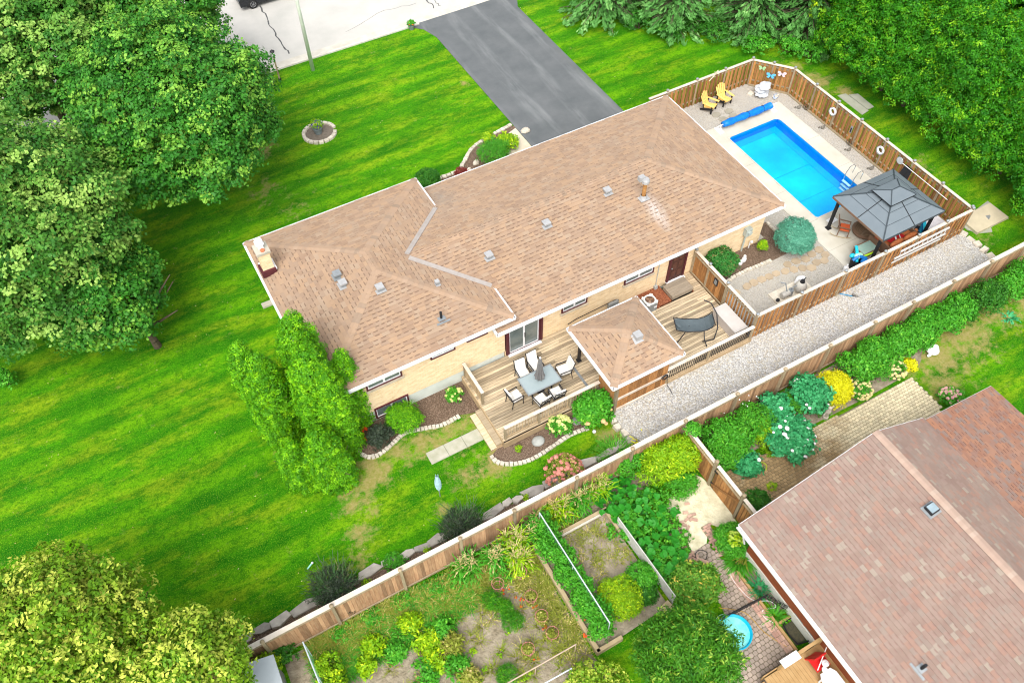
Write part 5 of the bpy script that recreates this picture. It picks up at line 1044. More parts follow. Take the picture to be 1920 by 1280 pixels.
# hanging lounge: curved sling bed on an arc stand
t = thing('hammock_lounge', 'curved grey sling lounge on a black arc stand on the deck', 'lounger', (18.8, 16.9, DZ))
c0, c1 = Vector((17.95, 17.32, 0)), Vector((19.55, 16.58, 0)); d = (c1-c0).normalized(); n_ = Vector((-d.y, d.x, 0)); L = (c1-c0).length
prof = [(0, 1.00), (.12, .92), (.3, .82), (.5, .80), (.68, .78), (.82, .86), (.93, 1.02), (1.0, 1.22)]
SLG = mat('sling_fabric', (.09, .115, .125), (.07, .09, .10), 4, .7, 0, .2); vs_ = []; hw = .36
for (f, z) in prof:
    for s_ in (-1, -.5, 0, .5, 1): p = c0+d*(L*f)+n_*(s_*hw*(1 if .05 < f < .95 else .85)); vs_.append((p.x, p.y, DZ+z-.12-.04*(1-s_*s_)))
m_ = 5; MB().add(vs_, [(i*m_+j, (i+1)*m_+j, (i+1)*m_+j+1, i*m_+j+1) for i in range(len(prof)-1) for j in range(m_-1)]).build('sling', SLG, t)
for s_ in (-1, 1): MB().tube([(*(c0+d*(L*f)+n_*(s_*.38)).xy, DZ+z-.11) for f, z in prof], .022, 6).build('side_tube', METALD, t)
for f, z in (prof[0], prof[-1]): MB().tube([(*(c0+d*(L*f)+n_*(-.38)).xy, DZ+z-.11), (*(c0+d*(L*f)+n_*(.38)).xy, DZ+z-.11)], .022, 6).build('end_tube', METALD, t)
hp = c0+d*L*1.0+n_*.36; arc = [(*(c0+d*L*.75-n_*.5).xy, DZ+.03), (*(c1+d*.1-n_*.45).xy, DZ+.1), (*(c1+d*.28-n_*.1).xy, DZ+.5), (*(c1+d*.25+n_*.35).xy, DZ+1.0), (*(c1+d*.0+n_*.7).xy, DZ+1.35), (*(c1-d*.35+n_*.8).xy, DZ+1.5)]
MB().tube(arc, .028, 7).build('arc_stand', METALD, t); MB().tube([(*(c0+d*.1-n_*.5).xy, DZ+.03), (*(c0+d*.45-n_*.25).xy, DZ+.4), (*(c0+d*.7).xy, DZ+.66)], .025, 6).tube([(*(c1-d*.35+n_*.1).xy, DZ+.64), (*(c1-d*.4-n_*.55).xy, DZ+.25), (*(c1-d*.3-n_*.8).xy, DZ+.03)], .025, 6).build('stand_leg', METALD, t, kind='stuff')
MB().ell((*(c0+d*.12).xy, DZ+.86), (.1, .26, .05), 10, 6).build('head_pillow', SLG, t)
# air conditioner
t = thing('air_conditioner', 'square grey air conditioner with round copper fan grille beside the deck', 'air conditioner', (17.95, 19.28, .35))
b = MB(); P8 = [(17.95+x, 19.28+y) for x, y in ((-.24, -.32), (.24, -.32), (.32, -.24), (.32, .24), (.24, .32), (-.24, .32), (-.32, .24), (-.32, -.24))]
b.prism(P8, .36, 1.05); b.build('casing', METALG, t); fb = MB(); fb.ring((17.95, 19.28, 1.07), .27, .045, 24, 6); fb.build('top_rim', CUSH, t)
for i in range(4): a_ = i*math.pi/2+math.pi/4; MB().box((17.95+.33*math.cos(a_)*.95, 19.28+.33*math.sin(a_)*.95, 1.065), (.16, .16, .04), a_).build('corner_plate', CUSH, t)
MB().cyl((17.95, 19.28, 1.0), (17.95, 19.28, 1.055), .24, n=20).build('fan_well', mat('copper_dark', (.22, .10, .045), (.12, .06, .03), 8, .6, .3), t)
for i in range(3): MB().box((17.95+.1*math.cos(i*2.09), 19.28+.1*math.sin(i*2.09), 1.07), (.2, .07, .01), i*2.09).build('fan_blade', mat('copper_blade', (.40, .22, .12), None, 8, .6, .2), t)
for i in range(4): MB().ring((17.95, 19.28, 1.085), .06+i*.055, .004, 20, 3).build('grille_ring', METALG, t)
MB().box((18.1, 18.953, .8), (.16, .01, .08)).build('label_plate', WHITE, t)

# ================================================================ front garden and street items
t = thing('street_light', 'tall pale concrete light pole rising from the front lawn', 'light pole', (10.94, 45.91, 0)); MB().cyl((10.94, 45.91, 0), (10.94, 45.91, 9), .125, .075, 14).build('pole', mat('pole_concrete', (.66, .70, .60), (.58, .62, .53), 3, .85, 0, .2), t, True); MB().tube([(10.94, 45.91, 8.9), (11.0, 46.5, 9.3), (11.0, 48, 9.5)], .05).build('arm', METALG, t); MB().ell((11, 48.2, 9.45), (.16, .4, .1), 12, 6).build('lamp_head', METALG, t)
lx, ly = (8.77, 45.97); t = thing('lamp_post', 'short wooden post lantern on the front lawn under the maple', 'lamp post', (lx, ly, 0)); MB().cyl((lx, ly, 0), (lx, ly, 1.7), .05, .05, 8).build('post', POST, t); MB().box((lx, ly, .08), (.14, .14, .16)).build('foot', METALD, t)
MB().lathe((lx, ly, 1.7), [(.05, 0), (.1, .08), (.12, .34), (.16, .36), (0, .5)], 8).build('lantern', METALD, t); MB().lathe((lx, ly, 1.8), [(.105, 0), (.125, .2)], 8).build('lantern_glass', WHITE, t)
def pot(lab, x, y, r, h, m, lm, fm, cnt, fh, seed, z0=0.):
    t = thing('flower_pot', lab, 'flower pot', (x, y, z0)); MB().lathe((x, y, z0), [(0, 0), (r*.72, 0), (r, h*.9), (r*1.06, h*.92), (r*1.06, h), (r*.92, h), (r*.9, h*.88), (0, h*.86)], 18).build('pot', m, t)
    foliage('plant', [(x, y, z0+h+fh*.45, r*1.25, r*1.25, fh*.55)], 60, 12, .09, .08, lm, t, seed, zmin=z0+h*.9); blooms(t, (x, y), r*1.2, fh, cnt, .045, fm, z0+h-.05, seed); return t
edging('stone_ring', 'ring of pale blocks round the flower pot on the front lawn', [(9.05+.93*math.cos(a_), 39.95+.88*math.sin(a_)) for a_ in [i*math.pi/8 for i in range(17)]], .30, .22, .16, WSTONE, 0, .06)
sheet('mulch_ring', [(9.05+.88*math.cos(a_), 39.95+.83*math.sin(a_)) for a_ in [i*math.pi/12 for i in range(24)]], .03, mat('grey_mulch', (.20, .165, .13), (.13, .11, .085), 8, .95, 0, .8, 14))
pot('grey pot of purple flowers inside the stone ring on the lawn', 9.0, 40.0, .27, .42, mat('pewter_pot', (.20, .24, .24), (.14, .17, .17), 4, .5), LM['lime'], mat('violet_bloom', (.10, .06, .32), (.05, .04, .2), 12, .7), 40, .5, 5)
MB().box((0, 0, 0), (.01, .01, .01))
px, py = (18.24, 46.85); pot('small grey pot with orange flowers at the driveway corner', px, py, .2, .3, MATS['pewter_pot'], LM['green'], mat('orange_bloom', (.75, .16, .03), None, 4, .7), 12, .3, 6)
# dark car at the kerb, upper left
CARP = mat('dark_car_paint', (.015, .018, .022), (.02, .022, .026), 2, .25, .3, 0, spec=.6); TYRE = mat('tyre_rubber', (.02, .02, .02), None, 4, .9); RIM = mat('alloy', (.55, .56, .58), None, 4, .3, .8, 0)
cx, cy = (10.24, 54.37); t = thing('parked_car', 'dark car parked on the street beyond the maple, front wheel showing', 'car', (cx-1.2, cy+.7, 0))
cx += 1.15; cy += .95
def carbody(y0, y1, prof): 
    n_ = len(prof); vs_ = [(cx+x, cy+y0, z) for x, z in prof]+[(cx+x, cy+y1, z) for x, z in prof]
    return MB().add(vs_, [tuple(range(n_)), tuple(range(2*n_-1, n_-1, -1))]+[(i, n_+i, n_+(i+1) % n_, (i+1) % n_) for i in range(n_)])
carbody(-.88, .88, [(-2.25, .3), (2.25, .3), (2.3, .6), (2.15, .8), (1.2, .95), (-2.0, .98), (-2.3, .75)]).build('body', CARP, t)
carbody(-.75, .75, [(1.15, .94), (.4, 1.42), (-1.3, 1.45), (-1.95, .97)]).build('cabin', CARP, t)
for yy in (-.758, .758): carbody(yy-.004, yy+.004, [(.95, .99), (.38, 1.36), (-1.25, 1.38), (-1.7, 1.0)]).build('side_window', GLASS, t)
for x in (1.4, -1.4):
    for y in (-.84, .84):
        wt = MB().ring((cx+x, cy+y, .32), .24, .085, 24, 8, 'y').build('wheel', TYRE, t); MB().ring((cx+x, cy+y*1.06, .32), .19, .02, 20, 5, 'y').cyl((cx+x, cy+y*1.03, .32), (cx+x, cy+y*1.08, .32), .05, n=8).build('rim', RIM, wt)
        for i in range(5): a_ = i*1.257; MB().bar((cx+x, cy+y*1.06, .32), (cx+x+.19*math.cos(a_), cy+y*1.06, .32+.19*math.sin(a_)), .045, .02).build('wheel_spoke', RIM, wt)
for y in (-.6, .6): MB().ell((cx+2.2, cy+y, .66), (.12, .2, .09), 10, 6).build('headlight', WHITE, t)

# ================================================================ yard items round the house
for (x, y, s_, lab) in ((9.73, 15.73, .30, 'round grey boulder on mulch below the deck railing'), (11.75, 15.78, .26, 'grey boulder on mulch between the two hydrangeas'), (10.95, 15.95, .12, 'small tan rock beside the round hydrangea bush')):
    t = thing('boulder', lab, 'rock', (x, y, 0)); g = random.Random(int(x*10)); MB().ell((x, y, s_*.25), (s_*1.0, s_*.85, s_*.5), 16, 10, .03, g).build('rock', BOULD, t, True)
t = thing('garden_ball', 'small white ball lying at the lawn edge below the hydrangea', 'ball', (*(12.10, 14.92), .08)); bx, by = (12.10, 14.92); MB().ell((bx, by, .1), .085, 12, 8).build('ball', WHITE, t, True)
hx, hy = 3.22, 19.72; t = thing('hose_reel', 'coiled orange garden hose on a stand in the dark mulch', 'garden hose', (hx, hy, 0)); OH = mat('orange_hose', (.72, .08, .015), (.6, .06, .01), 4, .5, 0, 0)
for i in range(5): MB().ring((hx, hy, .16+i*.045), .30-.035*(i % 3), .032, 24, 6).build('hose_loop', OH, t)
MB().cyl((hx, hy, .1), (hx, hy, .5), .05, n=8).build('hub', OH, t); MB().tube([(hx-.05, hy+.2, 0), (hx-.05, hy+.2, 1.0), (hx-.12, hy+.2, 1.1)], .014, 5).build('stake', METALD, t)
# folded rotary clothes line
t = thing('clothes_airer', 'folded pale blue rotary clothes line standing on the back lawn', 'clothes line', (4.84, 15.5, 0)); AC = mat('airer_blue', (.42, .60, .62), (.30, .48, .52), 8, .6, 0, .3, 30)
MB().cyl((4.84, 15.5, 0), (4.84, 15.5, 1.75), .022, n=8).build('pole', METALG, t)
for i in range(4):
    a_ = i*math.pi/2+.3; MB().tube([(4.84, 15.5, 1.0-.35), (4.84+.09*math.cos(a_), 15.5+.09*math.sin(a_), 1.0), (4.84+.07*math.cos(a_), 15.5+.07*math.sin(a_), 1.85)], .013, 5).build('arm', AC, t)
n_ = 12; prof_ = [(.03, .55), (.11, .85), (.14, 1.2), (.10, 1.55), (.04, 1.8)]
for k_ in range(7): MB().ring((4.84, 15.5, .8+k_*.14), (.10, .12, .13, .13, .12, .10, .07)[k_], .010, 14, 4).build('line_loop', AC, t)
MB().lathe((4.84, 15.5, 0), [(r, z) for r, z in prof_], 9).build('gathered_lines', AC, t)
t = thing('lawn_sprinkler', 'small white and green sprinkler lying on the back lawn', 'sprinkler', (-1.1, 14.9, 0)); sx, sy = (-1.05, 15.30); t.location = (sx, sy, 0); MB().bar((sx-.1, sy-.06, .05), (sx+.14, sy+.07, .06), .05).build('bar', mat('mint_plastic', (.35, .78, .55), None, 4, .4), t); MB().ell((sx+.16, sy+.08, .07), .05, 8, 6).build('head', WHITE, t)
t = thing('iron_ornament', 'rusty iron plant ornament by the fence post beside variegated hostas', 'garden ornament', (13.2, 13.2, .3)); MB().cyl((13.15, 13.2, .1), (13.15, 13.2, .5), .02, n=6).ell((13.15, 13.2, .55), (.14, .14, .06), 8, 6).build('figure', mat('rusty_iron', (.14, .07, .05), None, 6, .8), t)

# ================================================================ the neighbouring house, pink shingles
NH = thing('pink_roofed_house', 'neighbouring house with pink shingle gable roof and rust brick wall', 'house', (19, 1.5, 0))
NX0, NR, NB, NX1, NY0, NY1 = 13.6, 19.65, 22.95, 27.1, -7.5, 7.62; z0_, z1_, z2_, z3_ = 2.78, 4.5, 2.82, 2.2
nr = MB().box((20, 0, 3), (.2, .2, .2)).build('roof', SHINGLE2, NH)
shingles([((NX0, NY0, z0_), (0, 1, 0), [[(NX0, NY0, z0_), (NX0, NY1, z0_), (NR, NY1, z1_), (NR, NY0, z1_)]])], SHINGLE2, nr, .25, .175, .018, 21, 300, camxy=(12.5, 3, 8), tabj=.15, bandm=mat('pink_granules', (.21, .135, .115), (.25, .16, .135), 8, .95, 0, .2))
shingles([((NB, NY0, z2_), (0, 1, 0), [[(NB, NY0, z2_), (NB, NY1, z2_), (NR, NY1, z1_), (NR, NY0, z1_)]])], SHINGLE2, nr, .25, .175, .014, 22, 0, bandm=MATS['pink_granules'])
shingles([((NX1, NY0, z3_), (0, 1, 0), [[(NX1, NY0, z3_), (NX1, NY1-.1, z3_), (NB, NY1-.1, z2_-.02), (NB, NY0, z2_-.02)]])], SHINGLE3, nr, .25, .155, .018, 23, 0, bandm=mat('rust_granules', (.10, .05, .04), (.13, .07, .05), 8, .95, 0, .2))
caps([((NR, NY0, z1_), (NR, NY1, z1_), .03)], shinglemat('pink_cap_shingle', [(0, (.42, .30, .235)), (.3, (.45, .33, .26)), (.6, (.39, .28, .22)), (.8, (.46, .35, .28)), (.9, (.40, .28, .22))]), nr, .17, .165)
def nz(x): return z0_+(z1_-z0_)*(x-NX0)/(NR-NX0) if x < NR else z1_+(z2_-z1_)*(x-NR)/(NB-NR)
MB().box((20.4, .4, 1.2), (12.34, 13.6, 2.1)).add([(14.3, 7.2, 2.2), (26.6, 7.2, 2.2), (22.95, 7.2, 2.7), (19.65, 7.2, 4.35), (14.3, 7.2, 2.8)], [(0, 1, 2, 3, 4)]).build('wall', RBRICK, NH)
MB().box((20.4, .4, .22), (12.44, 13.7, .52)).build('foundation', mat('white_foundation', (.62, .62, .54), (.52, .52, .45), 2, .85), NH)
MB().box(((NX0+14.5)/2+.0, 0, z0_-.16), (.9, 15.0, .02)).build('soffit', WHITE, NH)
MB().bar((NX0, NY1+.01, z0_-.09), (NR, NY1+.01, z1_-.09), .03, .16).bar((NR, NY1+.01, z1_-.09), (NB, NY1+.01, z2_-.09), .03, .16).bar((NB, NY1-.09, z2_-.12), (NX1, NY1-.09, z3_-.09), .03, .14).build('barge_board', WHITE, NH)
MB().box((NX0-.01, 0, z0_-.08), (.03, 15.2, .16)).build('fascia', WHITE, NH)
gt = MB().box((NX0-.11, 0, z0_-.07), (.015, 15.2, .11)).box((NX0-.06, 0, z0_-.125), (.1, 15.2, .012)).build('gutter', WHITE, NH)
hm_ = MB().box((0, 0, 0), (.13, .04, .03)).mesh('gutter_hanger', WHITE)
for i in range(22): piece('gutter_hanger', hm_, gt, (NX0-.06, NY1-.3-i*.66, z0_-.01))
MB().cyl((13.98, 7.28, 1.3), (13.62, 7.4, 2.65), .04, n=6).build('downspout', WHITE, NH)
w1 = MB().box((14.27, 3.85, .36), (.05, 1.2, .5)).build('window', WHITE, NH); MB().box((14.235, 3.56, .36), (.012, .46, .36)).build('pane', GLASS, w1); MB().box((14.235, 4.13, .36), (.012, .46, .36)).build('pane', GLASS, w1)
bx_ = MB().box((20.0, 0, 0), (.01, .01, .01))
MB().box((14.285, 5.55, 1.2), (.03, .26, .14)).build('wall_vent', mat('pink_vent', (.5, .22, .16), None, 4, .7), NH)
sx_, sy_ = (19.13, 4.30); sv_ = MB().box((sx_, sy_, nz(sx_)+.03), (.5, .5, .03), 0, (0, -.27)).build('skylight', METALG, nr); MB().box((sx_, sy_, nz(sx_)+.12), (.36, .36, .16), 0, (0, -.27)).build('skylight_frame', BLACK, nr); MB().box((sx_-.005, sy_, nz(sx_)+.21), (.3, .3, .02), 0, (0, -.27)).build('skylight_pane', mat('skylight_grey', (.28, .36, .40), None, 2, .3, 0, 0), nr)
px_, py_ = (15.38, 0.51); t = MB().box((px_, py_, nz(px_)+.03), (.26, .26, .02), 0, (0, -.27)).box((px_-.18, py_, nz(px_)-.02), (.09, .62, .02), 0, (0, -.27)).build('stack_flashing', METALG, nr); MB().cyl((px_, py_, nz(px_)), (px_, py_, nz(px_)+.4), .055, n=12).build('stack_pipe', BLACK, nr)

# ================================================================ pavings of the neighbouring garden
def pave(name, sname, label_poly, z, sx, sy, m, cap_n, rot=0., bond=.5, jit=.05, hexy=False, focus=(19, 9.5), base_m=None, keep=None):
    """loose laid pavers inside a polygon, each its own piece with open joints"""
    g = random.Random(len(label_poly)*13+int(sx*100)); par = sheet(name, label_poly, z, base_m or SOIL, z0=-.03)
    def inside(x, y):
        c = False; n_ = len(label_poly)
        for i in range(n_):
            (x1, y1), (x2, y2) = label_poly[i], label_poly[(i+1) % n_]
            if (y1 > y) != (y2 > y) and x < (x2-x1)*(y-y1)/(y2-y1)+x1: c = not c
        return c
    X = [p[0] for p in label_poly]; Y = [p[1] for p in label_poly]; cx, cy = (min(X)+max(X))/2, (min(Y)+max(Y))/2; R0 = max(max(X)-min(X), max(Y)-min(Y)); ca, sa = math.cos(rot), math.sin(rot); cells = []
    for j in range(int(-R0/sy), int(R0/sy)):
        for i in range(int(-R0/sx), int(R0/sx)):
            u, v = (i+(bond if j % 2 else 0))*sx, j*sy; x, y = cx+u*ca-v*sa, cy+u*sa+v*ca
            if inside(x, y) and (keep is None or keep(x, y)): cells.append((x, y))
    cells.sort(key=lambda p: (p[0]-focus[0])**2+(p[1]-focus[1])**2)
    k_ = .5; e = .38 if hexy else .44
    q = [(-.47, -e*.0-.3), (-.47, .3), (-.3, .47), (.3, .47), (.47, .3), (.47, -.3), (.3, -.47), (-.3, -.47)] if hexy else [(-.475, -.47), (.475, -.47), (.475, .47), (-.475, .47)]
    n_ = len(q); vs_ = [(*p, 0) for p in q]+[(p[0]*.93, p[1]*.92, 1) for p in q]
    pm_ = MB().add(vs_, [tuple(range(n_, 2*n_))]+[(i, (i+1) % n_, n_+(i+1) % n_, n_+i) for i in range(n_)]); me = pm_.mesh(sname, m); rest = MB()
    for i, (x, y) in enumerate(cells):
        a_ = rot+g.uniform(-jit, jit); h = .035*g.uniform(.75, 1.2)
        if i < cap_n: piece(sname, me, par, (x, y, z), a_, (sx, sy, h))
        else:
            c_, s_ = math.cos(a_), math.sin(a_); rest.add([(x+(p[0]*sx)*c_-(p[1]*sy)*s_, y+(p[0]*sx)*s_+(p[1]*sy)*c_, z+p[2]*h) for p in vs_], pm_.f, max(.001, g.random()))
    if rest.v: rest.build(sname+'_field', m, par, kind='stuff')
    return par
BPAV = mat('beige_paver', (.58, .44, .25), (.46, .33, .18), 1.1, .9, 0, .3, 30, .16)
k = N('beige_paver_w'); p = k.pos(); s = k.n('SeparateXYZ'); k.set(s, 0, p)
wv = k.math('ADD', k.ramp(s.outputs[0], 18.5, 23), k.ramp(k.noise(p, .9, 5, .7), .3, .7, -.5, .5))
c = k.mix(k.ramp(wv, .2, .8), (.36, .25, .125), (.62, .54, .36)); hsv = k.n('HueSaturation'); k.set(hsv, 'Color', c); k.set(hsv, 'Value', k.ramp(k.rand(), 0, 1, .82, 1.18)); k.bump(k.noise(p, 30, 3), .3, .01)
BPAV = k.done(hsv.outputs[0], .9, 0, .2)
RPAV = mat('red_paver', (.42, .24, .185), (.50, .35, .27), 1.6, .9, 0, .3, 30, .2); GPAV = mat('grey_pink_paver', (.40, .32, .26), (.30, .245, .20), 1.2, .9, 0, .3, 30, .16)
JT = mat('joint_sand', (.24, .20, .14), (.16, .15, .08), 3, .95, 0, .3)
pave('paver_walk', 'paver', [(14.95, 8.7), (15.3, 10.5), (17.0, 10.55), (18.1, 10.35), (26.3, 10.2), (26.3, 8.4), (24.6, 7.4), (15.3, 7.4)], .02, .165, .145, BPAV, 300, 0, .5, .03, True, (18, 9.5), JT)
pave('paver_patio', 'paver', [(12.55, 8.3), (13.25, 8.35), (13.4, 7.2), (13.38, 3.3), (13.0, 2.6), (10.4, 2.0), (10.6, 4.0), (12.1, 5.7), (12.5, 7.0)], .02, .19, .17, GPAV, 300, 0, .5, .08, True, (12.8, 6), JT)
pave('brick_border', 'brick_paver', [(13.2, 7.2), (13.5, 7.2), (13.46, 3.3), (13.16, 3.3)], .05, .11, .22, RPAV, 120, 0, 0, .05, False, (13, 6), JT)
pave('brick_border', 'brick_paver', [(12.1, 9.9), (12.75, 9.75), (12.75, 9.2), (12.45, 9.1), (12.7, 7.4), (12.35, 7.1), (12.1, 8.0)], .045, .2, .11, RPAV, 120, .35, .5, .12, False, (12.5, 8.5), JT)
pave('brick_border', 'brick_paver', [(13.45, 9.0), (13.85, 9.0), (13.7, 7.6), (13.4, 7.6)], .045, .2, .105, RPAV, 80, 0, .5, .06, False, (13.6, 8.5), JT)
t = thing('loose_bricks', 'loose red bricks scattered on the pale sand patch', 'bricks', (12.9, 9.9, 0)); bm_ = MB().box((0, 0, .035), (.2, .1, .065)).mesh('brick', RPAV); g = random.Random(3)
for (x, y) in ((13.30, 9.83), (13.36, 9.63), (13.54, 9.61), (13.33, 9.48), (13.15, 9.56), (13.45, 9.38), (12.93, 9.41), (13.00, 9.24), (12.91, 9.56), (13.60, 10.13)): piece('brick', bm_, t, (x, y, .02), g.uniform(-.8, .8))
piece('brick', MB().box((0, 0, .04), (.5, .2, .07)).mesh('brick', RPAV), t, (*(12.61, 7.79), .05), -.9)
# timber edge, wire fence, hoses, paddling pool
TE = mat('yellow_timber', (.45, .29, .13), (.36, .22, .09), 3, .85, 0, .2, 20)
t = thing('timber_edging', 'long yellow timber edging between the pink pavers and side bed', 'garden edging', (13.5, 5, 0)); MB().box((13.55, 5.05, .08), (.1, 3.5, .16)).build('timber', TE, t); MB().box((13.9, 4.4, .08), (.6, .09, .16)).build('timber', TE, t)
t = thing('window_well', 'black curved window well full of leaves below the basement window', 'window well', (13.9, 3.9, 0)); MB().tube([(14.2, 4.35, .12), (13.75, 4.3, .12), (13.68, 3.9, .12), (13.75, 3.45, .12), (14.2, 3.35, .12)], .03).build('rim', BLACK, t); MB().box((13.93, 3.85, .02), (.46, .8, .04)).build('leaf_litter', mat('leaf_litter', (.10, .09, .05), (.05, .05, .035), 12, .95, 0, .8), t)
t = thing('wire_fence', 'low black wire border fence bending across the pink pavers', 'fence', (12.8, 5.5, 0))
def wirerun(a, b, n_):
    a, b = Vector((*a, .05)), Vector((*b, .05)); d = (b-a)/n_; m_ = MB().ring((0, 0, .42), .11, .01, 12, 4, 'x').bar((0, -.11, 0), (0, -.11, .42), .015).bar((0, .11, 0), (0, .11, .42), .015).bar((0, 0, .1), (0, 0, .55), .012).mesh('hoop', BLACK); rz = math.atan2(d.y, d.x)-math.pi/2
    for i in range(n_): p = a+d*(i+.5); piece('hoop', m_, t, p, rz)
    for z in (.15, .42): MB().bar(a+Vector((0, 0, z)), b+Vector((0, 0, z)), .015).build('wire', BLACK, t)
wirerun((11.69, 5.56), (13.8, 5.42), 13); wirerun((13.8, 5.42), (14.2, 4.6), 5)
KB = mat('paddling_blue', (.0, .42, .62), (.0, .36, .56), 3, .4, 0, .05); t = thing('paddling_pool', 'round turquoise plastic paddling pool standing on pink pavers', 'paddling pool', (11.92, 4.95, 0))
MB().lathe((11.92, 4.95, .03), [(0, 0), (.56, 0), (.64, .24), (.68, .25), (.70, .20), (.62, .21), (.55, .03), (.0, .02)][:4]+[(.68, .19), (.60, .0)], 28).build('shell', KB, t, True); MB().lathe((11.92, 4.95, .06), [(0, .0), (.58, .0)], 28).build('base', KB, t)
MB().lathe((11.92, 4.95, .15), [(0, 0), (.605, 0)], 28).build('water', mat('paddling_water', (.06, .62, .66), (.30, .66, .58), 2.2, .08, 0, .05, 5), t)
def hose(lab, pts, m, r=.014): t = thing('garden_hose', lab, 'garden hose', (*pts[0], .05)); MB().tube([(*q[:2], .075) for q in curve(pts, 6)], r, 5).build('hose', m, t)
hose('thin white hose lying along the pink pavers', [(13.31, 7.04), (13.2, 6.48), (13.34, 5.64), (13.9, 5.25), (13.95, 4.95), (13.45, 5.1), (13.33, 4.83), (13.59, 4.36)], WHITE); hose('yellow hose running past the paddling pool to the window well', [(12.06, 6.0), (12.79, 5.36), (12.97, 4.39), (13.4, 3.45)], mat('yellow_hose', (.55, .34, .08), None, 3, .5)); hose('black hose coiled at the start of the pink pavers', [(12.4, 8.2), (12.7, 7.8), (13.0, 8.0), (12.8, 8.25), (12.5, 8.1), (12.45, 7.5)], BLACK)
hose('pale green hose arching beside the paddling pool', [(11.3, 5.2), (11.5, 5.6), (11.9, 5.75), (12.2, 5.6)], MINT)
# neighbour deck, steps and items
t = thing('neighbour_deck', 'yellow timber deck with railing against the rust brick wall', 'deck', (12.8, 2.2, 0)); dm = MB().box((0, 0, 0), (.14, 3.4, .03)).mesh('deck_board', TE)
for i in range(18): piece('deck_board', dm, t, (11.75+i*.147, 1.35, .6))
MB().box((13.05, 3.12, .35), (2.7, .04, .5)).build('skirt', TE, t)
for i in range(3): MB().box((11.5-i*.0, 2.9-.0, .15+i*.0), (.02, .02, .02)).build('stair_block', TE, t) if False else None
for i in range(2): MB().box((11.55-i*.28, 2.3, .40-i*.2), (.28, 1.4, .04)).build('stair_tread', TE, t)
MB().box((13.35, 3.05, 1.5), (2.1, .12, .04)).box((13.35, 3.05, 1.44), (2.1, .04, .08)).build('handrail', TE, t)
for x in (12.35, 13.3, 14.15): MB().box((x, 3.05, 1.0), (.09, .09, .9)).build('post', TE, t)
MB().box((12.55, 3.02, 1.55), (.75, .3, .05)).build('white_shelf', WHITE, t)
t = thing('red_chair', 'red slatted plastic chair folded against the rust brick wall', 'chair', (13.65, 2.7, .62)); RP = mat('red_plastic', (.62, .02, .02), (.5, .015, .015), 4, .4)
for i in range(6): MB().box((13.4+i*.09, 2.72, 1.0), (.06, .06, .75), 0, (.35, 0)).build('slat', RP, t)
MB().box((13.63, 2.5, .95), (.6, .5, .05)).build('seat', RP, t); MB().bar((13.3, 2.3, 1.15), (14.1, 2.75, 1.2), .03).build('stick', WHITE, t)
t = thing('white_lid_table', 'white round-ended plastic table top on the neighbouring deck', 'table', (13.5, 1.7, .62)); MB().prism([(13.25, 1.1), (13.75, 1.1), (13.86, 1.3), (13.86, 1.95), (13.75, 2.15), (13.3, 2.15), (13.18, 1.95), (13.16, 1.3)], 1.1, 1.15).build('top', WHITE, t)
for x in (13.3, 13.7):
    for y in (1.25, 2.0): MB().box((x, y, .85), (.05, .05, .5)).build('leg', WHITE, t)
t = thing('cloth_bundle', 'white and red bundle of cloth beside the red chair', 'cloth', (13.75, 2.35, 1.1)); g = random.Random(4); MB().ell((13.7, 2.35, 1.15), (.14, .12, .12), 10, 6, .2, g).ell((13.55, 2.2, 1.12), (.12, .1, .08), 10, 6, .2, g).build('cloth', WHITE, t)
# raised bed, trellises, lattice sheet
t = thing('raised_bed', 'large rectangular timber raised bed full of vegetables', 'raised bed', (8.8, 9.3, 0)); RB = mat('weathered_sleeper', (.44, .35, .21), (.34, .26, .15), 2.5, .9, 0, .3, 20)
for (cx, cy, dx, dy) in ((7.1, 9.2, .16, 4.8), (8.85, 11.5, 3.3, .14), (7.6, 6.85, 1.1, .14), (10.4, 10.9, .12, 1.2)): MB().box((cx, cy, .17), (dx, dy, .36)).build('timber', RB, t)
MB().box((8.9, 11.38, .31), (3.1, .07, .1)).build('white_rail', WSTONE, t); sheet('bed_soil', [(7.15, 6.9), (8.2, 6.9), (10.4, 7.0), (10.4, 11.45), (7.15, 11.45)], .14, SOIL, parent=t)
TP = mat('galvanised_pole', (.60, .66, .70), (.5, .56, .6), 4, .45, .3, 0); NET = mat('green_twine', (.10, .30, .16), None, 6, .8)
def trellis(lab, a, b, h, m=TP, legs=3, net=True, droop=1):
    t = thing('trellis', lab, 'trellis', (*a, 0)); a, b = Vector((*a, 0)), Vector((*b, 0)); MB().cyl(a+Vector((0, 0, h)), b+Vector((0, 0, h)), .026, n=8).build('top_pole', m, t)
    for i in range(legs): p = a+(b-a)*(i/(legs-1)); MB().cyl(p, p+Vector((0, 0, h)), .02, n=6).build('leg', m, t)
    if net:
        n_ = int((b-a).length/.2); nb = MB()
        for i in range(n_+1): p = a+(b-a)*(i/n_); nb.bar(p+Vector((0, 0, .1)), p+Vector((0, 0, h)), .006)
        for z in range(1, 8): nb.bar(a+Vector((0, 0, h*z/8)), b+Vector((0, 0, h*z/8)), .006)
        nb.build('string_net', NET, t, kind='stuff')
trellis('tall pole trellis running over the vegetable raised bed', (7.63, 12.1), (7.66, 7.15), 1.8); MB()
trellis('white pole trellis at the lower left of the vegetable soil', (-2.2, 11.95), (-2.2, 9.4), 1.8)
WP = mat('thin_wood_pole', (.50, .38, .28), None, 4, .8); trellis('thin wooden pole frame across the lower garden soil', (6.37, 7.3), (3.0, 7.35), 1.0, WP, 3, False); trellis('thin pale pole frame at the lowest edge of the garden soil', (5.79, 6.66), (3.6, 6.72), 1.0, TP, 2, False)
